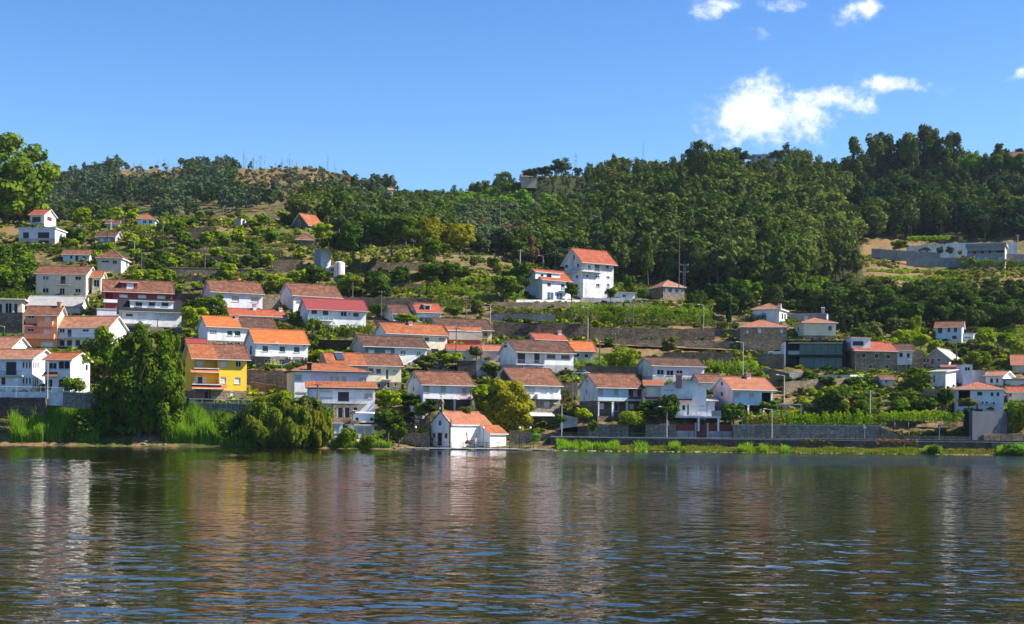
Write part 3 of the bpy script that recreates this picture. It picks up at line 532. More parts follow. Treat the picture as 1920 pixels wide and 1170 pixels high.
    H('small white house with red roof and dark balcony just above the flat-roofed one', (56,83), (427,402,394), (21,'R',7), rm='red_tiles', fc='white', wall='cream', sidewall='white', win=[('k',60,76,406,417)], swin=[('r',88,97,408,413)], bal=[(56,82,418,.9,.9,'dark')])
    H('long low pale-blue house with brown roof and white right gable on the left slope', (118,168), (490,477,469), (9,'R',6), rm='old_tiles', wall='pale_blue', sidewall='white', win=[('d',131,136,479,485),('k',141,147,479,489),('d',155,160,480,486)])
    H('square cream house with a pyramid roof on the left slope', (182,227), (514,484,469), (15,'R',8), roof='hip', rm='old_tiles', wall='beige', sidewall='white', win=[('d',190,204,488,492),('d',211,219,488,495)], swin=[('y',236,239,490,500)])
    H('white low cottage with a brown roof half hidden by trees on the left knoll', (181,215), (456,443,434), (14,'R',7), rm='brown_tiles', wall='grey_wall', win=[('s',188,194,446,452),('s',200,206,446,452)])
    H('small cottage with hipped roof and pale blue front on the left knoll skyline', (258,291), (424,411,402), (5,'R',7), roof='hip', rm='orange_tiles', wall='pale_blue', win=[('d',268,274,413,419),('d',279,285,413,419)])
    H('dark little roofed store at the skyline of the left knoll', (199,222), (427,419,413), (3,'R',5), rm='brown_tiles', wall='grey_wall', name='shed', cat='shed')
    H('tiny white flat-roofed hut near the vine pergola on the knoll', (441,452), (424,412,None), (9,'R',3), roof='flat', rm='concrete', wall='grey_wall', sidewall='white', oh=.1, name='hut', cat='hut', swin=[('k',454,458,414,417)])
    H('stone barn with a steep orange roof among trees on the middle skyline', (578,606), (436,423,405), (32,'L',9), rm='orange_tiles', wall='stone', fc='white_stained', swin=[('k',560,563,414,434)], name='barn', cat='barn')
    H('squat stone hut with a pyramid tile roof below the barn', (556,588), (460,450,440), (3,'L',6), roof='hip', rm='old_tiles', wall='stone', name='hut', cat='hut')
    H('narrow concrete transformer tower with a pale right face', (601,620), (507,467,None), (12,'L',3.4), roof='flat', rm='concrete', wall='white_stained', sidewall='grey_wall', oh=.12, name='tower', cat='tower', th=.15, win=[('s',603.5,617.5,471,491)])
    # --- middle left rows
    H('pale blue-white block house with two beige shutters under a brown roof, pinkish left gable', (397,492), (586,548,529), (17,'L',9), rm='old_tiles', wall='lavender', sidewall='pink', win=[('b',434,448,554,566),('b',470,485,556,567)])
    H('white house with a brown roof partly hidden behind the dark red roof', (549,639), (584,555,535), (25,'L',9), rm='old_tiles', wall='white', sidewall='white_stained', win=[('s',556,571,559,566),('s',585,599,559,566),('k',556,562,565,568)])
    H('white two-storey house with dark crimson roof, glass balcony and a diagonal shadow on its front', (577,686), (616,580,562), (16,'L',9), rm='crimson_tiles', wall='white', gut='grey_metal', win=[('r',584,595,581,589),('r',605,616,582,591),('d',639,650,584,593),('r',662,673,586,594),('r',604,615,608,616),('r',638,650,609,616)], bal=[(578,625,600,.95,.9,'glass')], ac=[(656,589)], dish=[(627,604)], oh=.65)
    H('low white house with a stepped red roof between the crimson and the bright orange roofs', (432,536), (606,592,581), (14,'L',7), rm='red_tiles', wall='lavender', win=[('d',478,487,596,601),('k',512,525,598,612)], ch=[(477,571),(530,577)])
    H('white duplex, left half under a bright orange roof, right half under brown', (388,517), (651,614,596), (18,'L',9), rm='new_orange_tiles', roof2=(453,'brown_tiles'), wall='white', base=(640,'granite_block'), win=[('d',394,397,619,624),('d',398.5,401.5,619,624),('d',403,406,619,624),('g',426,436,620,629),('g',440,451,620,630),('d',398,402,642,650),('d',426,436,642,650),('d',440,450,642,650)], ch=[(444,592)], oh=.4)
    H('dark red lean-to roof shed at the left foot of the duplex', (352,384), (660,645,636), (2,'L',4), rm='crimson_tiles', wall='pink_brown', name='shed', cat='shed')
    H('white and granite house with a vivid orange roof and dark green shutters', (478,577), (688,643,620), (20,'L',9), rm='new_orange_tiles', wall='white', base=(668,'granite_block'), win=[('g',492,503,648,659),('g',524,535,649,660),('g',551,562,650,661),('g',496,507,673,682),('g',523,534,674,684),('g',552,562,675,685)], swin=[('g',461,464,650,660),('k',469,473,648,665)], bal=[(478,512,667,.9,1.0,'bar')], ac=[(519,645),(571,648),(544,671),(573,673)], oh=.45)
    # --- riverside middle
    H('bright yellow three-storey house with orange-tiled loggia ledges by the big dark tree', (363,462), (754,671,647), (18,'L',9), D=259, rm='orange_tiles', fc='white', wall='yellow', sidewall='yellow', base=(732,'warm_stone'), oh=.7, rec=[(365,408,673,693,1.5,'yellow'),(365,411,699,722,1.5,'yellow'),(367,396,730,752,1.5,'pink_brown')],
      win=[('s',414,425,676,688),('d',442,452,677,688),('s',413,424,706,719),('s',440,451,707,720),('s',432,440,733,749),('s',369,382,674,688,1.5),('k',370,380,706,721,1.5),('s',380.5,386.5,706,721,1.5),('s',363.5,369.5,706,721,1.5),('k',382,391,733,750,1.5)], bal=[(364,411,690,.55,.5,'dark'),(360,418,720,.8,1.0,'dark')], ledge=[(358,412,692,698,.9),(360,426,722,729,1.3)], roof2=(408,'old_tiles'), lm='new_orange_tiles')
    H('white and pale pink villa with dark eaves and a hipped roof, upper volume', (551,690), (768,696,683), (16,'L',9), D=259, roof='hip', rm='orange_tiles', fc='navy', wall='white', sidewall='white_stained', split=(583,'pink'), win=[('b',553,566,702,714),('b',617,626,705,717),('b',628,637,705,717),('b',640,650,705,717),('b',673,687,707,717),('s',552,574,735,748),('k',575,582,735,752)], ch=[(580,680)], chd=-.31, cm='navy', oh=.6)
    H('lower projecting wing of the pink villa with lean-to roof and front balcony', (577,703), (756,727,716), (2,'L',2.5), D=254, roof='mono', rm='orange_tiles', fc='navy', wall='white', name='house_wing', cat='house', win=[('s',600,623,733,748),('k',633,655,734,753),('b',683,699,737,747)], bal=[(600,690,755,.95,1.3,'dark')], oh=.5)
    H('stone ground-floor storey under the balcony of the pink villa with two dark doors', (624,674), (786,757,None), (2,'L',3), D=252.8, roof='flat', rm='concrete', wall='warm_stone', name='house_wing', cat='house', oh=.05, th=.1, win=[('k',633,643,763,783),('k',646,656,763,783),('k',662,671,763,770)])
    H('duplex with a solar panel on its orange left roof and cream right half above granite', (616,752), (738,684,664), (18,'L',9), rm='orange_tiles', roof2=(688,'old_tiles'), wall='grey_wall', split=(690,'cream'), base=(715,'granite_block'), win=[('g',691,701,690,700),('g',705,715,691,701),('g',723,729,692,711),('d',737,740,693,698),('d',741.5,744.5,693,698),('d',704,714,718,727),('k',725,731,717,728),('d',739,743,718,725)], bal=[(719,735,711,.9,.8,'bar')], dorm=[])
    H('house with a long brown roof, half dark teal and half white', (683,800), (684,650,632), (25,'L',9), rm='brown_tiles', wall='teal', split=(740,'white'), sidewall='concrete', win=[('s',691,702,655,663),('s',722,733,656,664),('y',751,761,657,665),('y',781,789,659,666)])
    H('long house with orange-brown roof, white left part and pale yellow right part with an arch', (725,838), (666,626,609), (25,'L',8), rm='orange_tiles', wall='white', split=(781,'cream'), base=(655,'stone'), win=[('d',756,765,630,637),('d',770,779,630,637),('d',785,793,631,637),('g',796,805,632,640),('y',823,834,633,638),('k',808,822,654,664)], ch=[(769,603)])
    H('small grey-white house with mossy brown roof left of the dormered cottage', (737,772), (604,588,573), (23,'L',8), rm='brown_tiles', wall='white_stained', win=[('r',757,767,592,604)])
    h = H('white cottage with a bright red roof, chimney and one dark dormer balcony', (782,827), (604,585,570), (16,'L',8), rm='red_tiles', wall='white', base=(595,'grey_wall'), win=[('k',787,792,596,603),('k',797,803,596,603)], ch=[(770,567)], dorm=[(796,807,572,583,'white','red_tiles')])
    dormer_win(h, [('k',797.5,806,574,586)])
    H('stone house with long brown roof and a red-tiled lean-to above beige screens', (823,922), (648,617,599), (23,'L',8.5), rm='brown_tiles', wall='buff', win=[('w',906,915,622,631)], ledge=[(840,903,613,621,2.2)], lm='orange_tiles')
    H('brown screened terrace room with a dark red plinth below the stone house', (842,904), (648,623,None), (2,'L',2), roof='flat', rm='concrete', wall='beige', base=(637,'maroon'), dD=-3.2, name='terrace_room', cat='outbuilding', oh=.02, th=.05)
    H('low pink outbuilding with a shallow red roof left of the white loggia house', (902,938), (674,657,648), (3,'L',6), rm='salmon_tiles', wall='pink', name='outbuilding', cat='outbuilding', ch=[(905,640)], cm='pink')
    H('low cream outbuilding with a shallow red roof behind the grey shrub', (840,900), (676,656,647), (3,'L',6), rm='red_tiles', wall='cream', name='outbuilding', cat='outbuilding')
    H('white house with brown roof, two dark loggia doors and wooden shutters', (968,1075), (702,660,640), (33,'L',9), rm='brown_tiles', wall='white', base=(684,'concrete'), rec=[(969,1021,661,682,1.3,'white')], win=[('k',970,985,662,681,1.3),('k',1001,1012,662,681,1.3),('w',1025,1042,664,673),('w',1052,1069,665,674),('d',972,982,686,693),('d',1000,1009,687,693),('d',1058,1064,689,697)], swin=[('k',945,951,647,652)], bal=[(968,1022,683,.9,.3,'bar')])
    H('small house with a salmon red roof and pink gable behind the loggia house', (1005,1063), (648,637,627), (20,'L',7), rm='red_tiles', wall='grey_wall', sidewall='pink', ch=[(1049,620)], cr='red_tiles')
    H('small grey house with a vivid orange roof right of the loggia house', (1075,1115), (680,657,641), (14,'L',7), rm='new_orange_tiles', wall='grey_wall', win=[('k',1077,1087,662,670),('k',1096,1104,663,671)])
    H('white house on white pillars above its porch, red-brown roof, directly behind the chapel', (792,887), (776,721,699), (30,'L',9), D=261, rm='old_tiles', wall='white', sidewall='white_stained', split=(857,'pink'), win=[('b',795,806,723,736),('b',826,837,724,737),('b',866,876,727,739)], rec=[(794,885,749,774,2.0,'stone')], pil=[(795,749,774),(823,749,774),(852,749,774),(883,749,774)], swin=[('d',775,777,725,733),('k',776,779,705,710)], bal=[(856,890,748,.85,.9,'dark')], ledge=[])
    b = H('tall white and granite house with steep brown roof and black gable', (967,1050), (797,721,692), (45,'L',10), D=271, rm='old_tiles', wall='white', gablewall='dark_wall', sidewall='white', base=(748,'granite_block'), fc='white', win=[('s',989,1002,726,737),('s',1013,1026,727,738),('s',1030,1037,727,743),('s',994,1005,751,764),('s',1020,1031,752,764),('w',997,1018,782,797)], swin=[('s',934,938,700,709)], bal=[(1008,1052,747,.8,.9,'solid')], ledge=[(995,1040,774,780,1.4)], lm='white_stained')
    H('white house on slim white pillars with maroon loggia and grey stained gable', (1120,1204), (781,726,703), (36,'L',9), D=262, rm='old_tiles', wall='pale_blue', sidewall='white_stained', base=(752,'stone'), win=[('b',1121,1131,728,741),('b',1151,1160,729,742),('s',1187,1195,732,743,1.2),('s',1122,1132,756,767,1.6),('k',1152,1159,755,772,1.6),('s',1180,1188,757,767,1.6)], rec=[(1178,1203,728,748,1.2,'maroon'),(1121,1202,754,780,1.6,'stone')], pil=[(1121,754,780),(1148,754,780),(1175,754,780),(1202,754,780)], swin=[('d',1100,1102,712,717),('d',1099,1101,730,739)], bal=[(1177,1208,750,.7,.9,'bar')], dish=[(1209,738)])
    H('long single-storey lavender-white house with three wide dark windows', (1223,1320), (718,686,673), (30,'L',8), rm='brown_tiles', wall='lavender', sidewall='white_stained', base=(706,'concrete'), win=[('d',1232,1245,693,703),('d',1250,1263,694,704),('d',1268,1280,694,704)])
    # modern gable-front
    H('cream two-storey wing with bright orange roof left of the gable-fronted white house', (1210,1240), (779,723,712), (2,'L',8), D=261, roof='mono', rm='orange_tiles', wall='cream', name='house_wing', cat='house', ledge=[(1207,1242,744,750,1.2)], lm='red_tiles', rec=[(1213,1236,751,775,1.2,'brick')], win=[('s',1226,1236,757,772)])
    h = H('modern white house with broad gable to the river and pink chimney stripe', (1238,1324), (781,726,713), (2,'L',9), D=260, roof='front', rm='pale_sheet', fc='white_stained', wall='white', win=[('s',1245,1264,730,741),('d',1279,1285,759,769),('k',1288,1292,758,778),('s',1311,1323,760,770)], ledge=[(1262,1298,748,753,1.2)], lm='red_tiles', dish=[(1291,742)], ch=[(1273,702)], chd=-.31, cm='pink_brown', cw=.55)
    H('low right wing with a sloping roof beside the gable-fronted white house', (1324,1340), (781,752,744), (2,'L',7), D=260.3, roof='mono', rm='pale_sheet', wall='white', fc='white_stained', name='house_wing', cat='house', oh=.7)
    H('pink-gabled house with smooth salmon roof and pale blue front on pillars', (1374,1448), (779,729,709), (39,'L',9), D=262, rm='salmon_tiles', wall='pale_blue', sidewall='pink', fc='white', rec=[(1428,1446,736,757,1.4,'navy'),(1376,1446,760,778,2.0,'dark_stone')], win=[('b',1377,1387,735,745),('b',1404,1414,736,745)], swin=[('k',1352,1356,716,723),('k',1352,1356,735,743)], pil=[(1376,760,778),(1402,760,778),(1431,760,778),(1446,738,757)], ch=[(1403,701)], cm='pink', oh=.7)
    H('small white cottage with a brown roof wedged behind the two riverside white houses', (1312,1352), (735,716,703), (18,'L',7), rm='old_tiles', wall='white', name='cottage', cat='cottage')
    # --- right cluster
    H('white villa with hipped roof and chimney standing above the stone house', (1411,1461), (603,580,570), (15,'R',8), roof='hip', rm='peach_tiles', wall='white', sidewall='white', win=[('y',1428,1436,586,595)], swin=[('k',1465,1468,588,598),('k',1470,1473,589,598)], ch=[(1462,570)])
    H('square stone building with pink hipped roof and a white band under the eaves', (1388,1475), (658,613,601), (6,'L',10), roof='hip', rm='salmon_tiles', wall='warm_stone', sidewall='stone', win=[('s',1400,1403,619,625),('s',1421,1427,616,624),('s',1463,1468,617,624)])
    H('grey flat-roofed modern house with a tall chimney behind the white hipped houses', (1480,1550), (606,590,None), (5,'R',10), roof='flat', rm='concrete', wall='grey_wall', sidewall='white', win=[('k',1492,1500,600,605)], ch=[(1543,577)], oh=.1, cm='grey_wall', cr='concrete')
    H('white angular house with pink-red hipped roof on a stone base above the glass house', (1505,1567), (640,605,597), (17,'L',9), roof='hip', rm='salmon_tiles', wall='cream', sidewall='cream', base=(629,'warm_stone'), win=[('d',1553,1560,611,620),('k',1519,1526,632,639),('k',1533,1540,632,639),('k',1559,1565,633,639)], swin=[('d',1496,1499,612,620)], ch=[(1511,594)])
    glass_house()
    h = H('long stone farmhouse with red roof, white dormer and dark green windows', (1603,1680), (698,657,642), (27,'L',8.5), rm='red_tiles', wall='warm_stone', sidewall='warm_stone', gablewall='white', win=[('k',1616,1624,662,671),('k',1640,1648,663,672),('k',1662,1670,664,673),('k',1629,1636,684,691),('k',1660,1667,684,691)], dorm=[(1597,1632,634,651,'white','brown_tiles')], ch=[(1671,642)])
    dormer_win(h, [('k',1599,1619,640,648)])
    H('narrow old white house with brown roof joined to the right end of the stone farmhouse', (1681,1710), (698,657,646), (2,'L',8), rm='brown_tiles', wall='white_stained', base=(684,'stone'), dD=-.6, win=[('d',1686,1693,661,670),('k',1700,1706,662,671),('k',1700,1707,683,695)], bal=[(1699,1708,676,.6,.5,'bar')])
    ruin()
    H('white two-storey house with brown roof and dark red doors among vines on the right slope', (1754,1803), (641,613,604), (4,'R',7), rm='old_tiles', wall='pale_blue', win=[('k',1758,1767,614,625),('r',1776,1782,614,623),('r',1788,1795,614,623),('r',1785,1794,629,636)], ledge=[(1752,1782,637,641,2)], ch=[(1799,605)])
    H('low flat white wing right of the two-storey house among vines', (1803,1825), (640,627,None), (2,'R',6), roof='flat', rm='concrete', wall='pale_blue', oh=.1, name='house_wing', cat='house', win=[('d',1809,1820,631,634)])
    H('grey barn with its gable forward and a light sheet roof', (1735,1779), (692,671,656), (22,'R',10), roof='front', rm='pale_sheet', wall='grey_wall', sidewall='white', fc='light_stone', win=[('k',1737,1742,672,680),('w',1744,1752,672,684),('k',1757,1763,672,678)], swin=[('y',1792,1798,676,680)], name='barn', cat='barn')
    H('old white shed with a patched lean-to roof above the scrub on the right', (1741,1773), (728,697,693), (20,'R',5), roof='mono', rm='pale_sheet', wall='white_stained', sidewall='lavender', name='shed', cat='shed', win=[('k',1749,1753,703,717)], nogut=1)
    H('unplastered orange brick outhouse behind the old white shed', (1768,1797), (712,688,684), (2,'L',5), roof='mono', rm='red_tiles', wall='brick', name='outhouse', cat='outbuilding', nogut=1)
    H('narrow pale lavender tower-like house with one wide window', (1806,1823), (724,684,None), (13,'L',5), roof='flat', rm='concrete', wall='lavender', sidewall='lavender', oh=.05, win=[('d',1809,1819,688,695)], th=.12)
    H('grey-lavender windowless block between the tower-like house and the small white gabled house', (1823,1847), (722,695,None), (2,'L',6), roof='flat', rm='concrete', wall='grey_wall', oh=.05, th=.1)
    H('small white house with peach roof and bright right gable on the far right', (1846,1880), (724,704,697), (18,'R',7), rm='peach_tiles', wall='white', fc='white', win=[('k',1856,1862,709,718),('k',1867,1872,709,718)])
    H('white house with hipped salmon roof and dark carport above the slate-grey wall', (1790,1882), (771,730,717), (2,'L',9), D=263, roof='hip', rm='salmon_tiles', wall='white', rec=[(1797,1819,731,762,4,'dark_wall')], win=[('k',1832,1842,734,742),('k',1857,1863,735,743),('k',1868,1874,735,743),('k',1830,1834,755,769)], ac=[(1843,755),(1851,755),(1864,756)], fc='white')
    H('low cream house with red roof cut by the right edge of the picture', (1890,1960), (752,735,726), (3,'L',7), D=268, rm='red_tiles', wall='cream', win=[('w',1891,1898,737,744)])
    H('pale shed with bluish flat roof at the right edge behind the cream house', (1884,1960), (728,713,None), (2,'L',8), roof='flat', rm='pale_sheet', wall='white', name='shed', cat='shed')
    H('house with a broad pink-red roof at the right edge above the orchard', (1898,1960), (700,683,666), (3,'L',9), rm='salmon_tiles', wall='brown' if 0 else 'beige')
    # --- upper middle and upper right
    h = H('white house with red-edged roof, long white dormer and lilac parasol terrace below the tall house', (1016,1070), (563,525,509), (33,'L',8.5), rm='red_tiles', wall='white', sidewall='pale_blue', win=[('r',1026,1033,530,537),('r',1052,1059,532,545),('y',1026,1038,548,562),('y',1043,1055,549,562)], bal=[(1051,1068,545,.9,.8,'glass')], dorm=[(1004,1050,513,522,'white','red_tiles')])
    dormer_win(h, [('d',1014,1019,514,518),('d',1025,1034,514,520)])
    tall = H('tall white three-storey house with red roof, wraparound balcony and green shutters against the forest', (1092,1150), (562,491,471), (35,'L',9), rm='red_tiles', wall='white_stained', sidewall='white_stained', fc='white', oh=.9, win=[('g',1115,1125,496,508),('g',1136,1142,497,504),('d',1117,1124,517,521),('d',1137,1143,518,522),('d',1099,1103,515,520),('d',1103,1108,497,505),('d',1118,1124,532,538),('d',1138,1143,532,538)], swin=[('k',1082,1086,494,501),('k',1060,1065,496,503),('k',1080,1084,516,522),('k',1075,1078,478,488)], bal=[(1090,1130,509,.95,1.1,'bar')])
    b = MB(); z = tall.fr(1110, 509)[1]; b.box(tall.x0-1.0, tall.x0-.003, -.9, tall.Dp, z-.18, z, 'white_stained'); b.build('balcony', tall.e); b = MB(); b.box(tall.x0-1.0, tall.x0-.95, -.9, tall.Dp, z+.95, z+1.0, 'grey_metal'); [b.box(tall.x0-.99, tall.x0-.96, -.9+i*.35, -.87+i*.35, z, z+.95, 'grey_metal') for i in range(28)]; b.build('railing', tall.e)
    H('small white garage with a dark red roof beside the tall red-roofed house', (1160,1190), (564,549,546), (14,'L',6), roof='mono', rm='crimson_tiles', wall='white', win=[('d',1167,1174,552,557)], name='garage', cat='garage')
    H('grey stone cottage with pyramid tile roof and three bright windows at the forest foot', (1243,1283), (562,538,527), (26,'L',8), roof='hip', rm='peach_tiles', wall='granite_block', sidewall='stone', win=[('s',1247,1253,540,547),('s',1260,1266,541,548),('s',1272,1278,542,549)])
    H('long low house with a glazed upper gallery and bright blue shutters high on the right', (1813,1884), (492,462,None), (4,'R',9), D=470, roof='flat', rm='dim_wall', wall='dim_wall', sidewall='buff', oh=.5, th=1.0, rec=[(1815,1882,469,476,1.0,'navy')], win=[('y',1816,1824,469,476,.9),('y',1831,1838,469,476,.9),('y',1846,1852,469,476,.9),('y',1860,1867,469,476,.9),('u',1819,1823,482,489),('u',1832,1837,482,489),('u',1846,1851,482,489),('d',1860,1865,481,484),('u',1874,1879,482,489)])  # shade on the front is put in as a darker plaster than the buff side
    H('distant ochre hilltop house with tiled roof on the middle skyline', (990,1008), (335,324,319), (4,'L',9), D=640, rm='old_tiles', wall='buff')
    H('distant low pink annex in front of the ochre hilltop house', (978,1006), (338,331,328), (3,'L',9), D=632, rm='old_tiles', wall='buff')
    H('long pale flat house on the skyline among round trees right of centre', (1415,1452), (300,291,None), (3,'L',9), D=660, roof='flat', rm='white_stained', wall='white_stained', win=[('k',1420,1428,293,297),('k',1436,1446,293,297)])
    H('distant house with orange roof on the skyline at the right edge', (1893,1940), (300,292,285), (3,'L',9), D=650, rm='old_tiles', wall='cream')
    H('tiny white house far off on the left hillside near the sandy clearing', (575,590), (361,355,351), (3,'R',9), D=900, rm='red_tiles', wall='white')
    H('tiny cream house alone in the middle forest', (729,737), (362,356,353), (3,'L',8), D=560, rm='peach_tiles', wall='cream')
    H('cream garage with a flat overhanging roof and twin doors at the water edge', (667,701), (822,798,None), (16,'L',6), D=247.5, roof='flat', rm='concrete', wall='cream', sidewall='cream', oh=.45, th=.22, win=[('b',669,683,801,820),('b',684,698,801,820)], name='garage', cat='garage')
    H('pale blue little boathouse with flat roof beside the willow', (616,642), (824,794,None), (3,'L',5), D=247.5, roof='flat', rm='white_stained', wall='pale_blue', oh=.15, th=.15, name='boathouse', cat='boathouse', win=[('s',620,636,799,812)])
    H('old grey stone outbuilding with flat roof below the pink outbuilding', (858,893), (706,676,None), (2,'L',6), roof='flat', rm='concrete', wall='dark_stone', name='outbuilding', cat='outbuilding', oh=.1, th=.12)
    H('plain concrete shed with sloping side right of the grey stone outbuilding', (893,914), (706,676,None), (2,'L',5), roof='flat', rm='concrete', wall='concrete', name='shed', cat='shed', oh=.05, th=.1)
    H('tiny tiled hut with white front hidden in the scrub on the right slope', (1653,1675), (727,710,704), (8,'L',4), rm='old_tiles', wall='white_stained', name='hut', cat='hut', win=[('k',1660,1664,712,718)])
    H('small ruined stone hut at the foot of the cream duplex', (815,833), (690,676,None), (2,'L',4), roof='flat', rm='stone', wall='stone', name='hut', cat='hut', oh=.02, th=.1, win=[('k',817,822,682,688)])
def dormer_win(h, ws):
    for (kd, u0, u1, v0, v1) in ws:
        a, z0 = h.fr(u0, v1, .88); c, z1 = h.fr(u1, v0, .88); b = MB(); f = .06
        b.box(a-f, c+f, .83, .895, z1, z1+f, 'frame_white'); b.box(a-f, a, .83, .895, z0, z1, 'frame_white'); b.box(c, c+f, .83, .895, z0, z1, 'frame_white'); b.box(a-f, c+f, .80, .895, z0-f, z0, 'frame_white')
        o = b.build('window', h.dorm); p = MB(); p.box(a, c, .87, .896, z0, z1, SH[kd]); p.build('pane', h.e if 0 else h.dorm)
def glass_house():
    s = House.__new__(House); D = depth_at(1530, 693); O = world(1530, 693, D); rz = R(6) - math.atan2(O.x, O.y); s.O = O; s.rz = rz; s.ct, s.st = math.cos(rz), math.sin(rz); s.sc = FPX/D
    e = thing('house', 'modern black-framed house with two floors of floor-to-ceiling teal glass', 'house', O, rz); x0 = s.fr(1470, 692)[0]; x1 = s.fr(1585, 692)[0]; H = s.fr(1530, 641)[1]; m = H*.5
    b = MB(); b.box(x0, x0+.35, 0, 9, -3, H-.01, 'white'); b.box(x0+.353, x0+.8, 0, 9, -3, H-.01, 'navy'); b.box(x1-.5, x1, 0, 9, -3, H-.01, 'navy'); b.box(x0+.8, x1-.5, 8.7, 9, -3, H, 'navy'); b.box(x0+.8, x1-.5, .05, 9, -3, .05, 'light_stone'); b.box(x0+.8, x1-.5, .03, 8.7, m-.25, m+.25, 'navy'); b.build('wall', e)
    b = MB(); b.box(x0+.2, x1+.1, -.25, 9.1, H, H+.32, 'navy'); b.build('roof', e)
    b = MB(); b.box(x0+.85, x1-.55, .2, 2.5, H-.36, H-.02, 'light_stone'); b.build('soffit', e)
    for z0, z1 in ((.08, m-.27), (m+.27, H-.4)):
        w = (x1-.55-(x0+3.4))
        for i in range(6):
            a = x0+3.4+w*i/6; f = MB(); f.box(a, a+.09, 1.0, 1.12, z0, z1, 'navy'); f.box(a+.09, a+w/6, 1.0, 1.12, z1-.09, z1, 'navy'); o = f.build('window', e)
            p = MB(); p.box(a+.09, a+w/6-.0, 1.05, 1.08, z0, z1-.09, 'glass_teal'); p.build('pane', o)
        f = MB(); f.box(x0+.85, x0+3.3, 3.2, 3.3, z0, z1, 'glass_dark'); f.build('window', e)
    r = MB(); r.box(x0+.85, x0+3.4, .06, .09, m+.26, m+1.1, 'glass_rail'); r.box(x0+3.45, x1-.55, .06, .09, m+.5, m+.54, 'grey_metal'); r.build('railing', e)
def ruin():
    D = depth_at(1722, 697); O = world(1722, 697, D); sc = FPX/D; b = MB(); rr = random.Random(5)
    def wall(x0, y0, x1, y1, hs):
        n = len(hs)-1; t = .35
        for i in range(n):
            a, c = i/n, (i+1)/n; xa, ya, xb, yb = x0+(x1-x0)*a, y0+(y1-y0)*a, x0+(x1-x0)*c, y0+(y1-y0)*c; nx, ny = (yb-ya), -(xb-xa); l = math.hypot(nx, ny); nx, ny = nx/l*t, ny/l*t
            P = [(xa,ya,-2),(xb,yb,-2),(xb-nx,yb-ny,-2),(xa-nx,ya-ny,-2),(xa,ya,hs[i]),(xb,yb,hs[i+1]),(xb-nx,yb-ny,hs[i+1]),(xa-nx,ya-ny,hs[i])]
            for f in ((4,5,6,7),(0,1,5,4),(1,2,6,5),(2,3,7,6),(3,0,4,7)): b.face([P[j] for j in f], 'stone')
    wall(-1.3, 0, 1.2, .3, [4.4,4.7,5.1,4.9,4.5]); wall(-1.3, 0, -1.6, 5, [4.4,3.8,3.1]); wall(1.2, .3, 1.0, 5, [4.5,3.4,4.0,3.0]); wall(-1.6, 5, 1.0, 5, [3.1,4.8,3.0])
    o = b.build('ruin', None, O, R(4)-math.atan2(O.x, O.y)); tag(o, 'roofless stone ruin with a ragged top at the end of the farmhouse row', 'ruin')
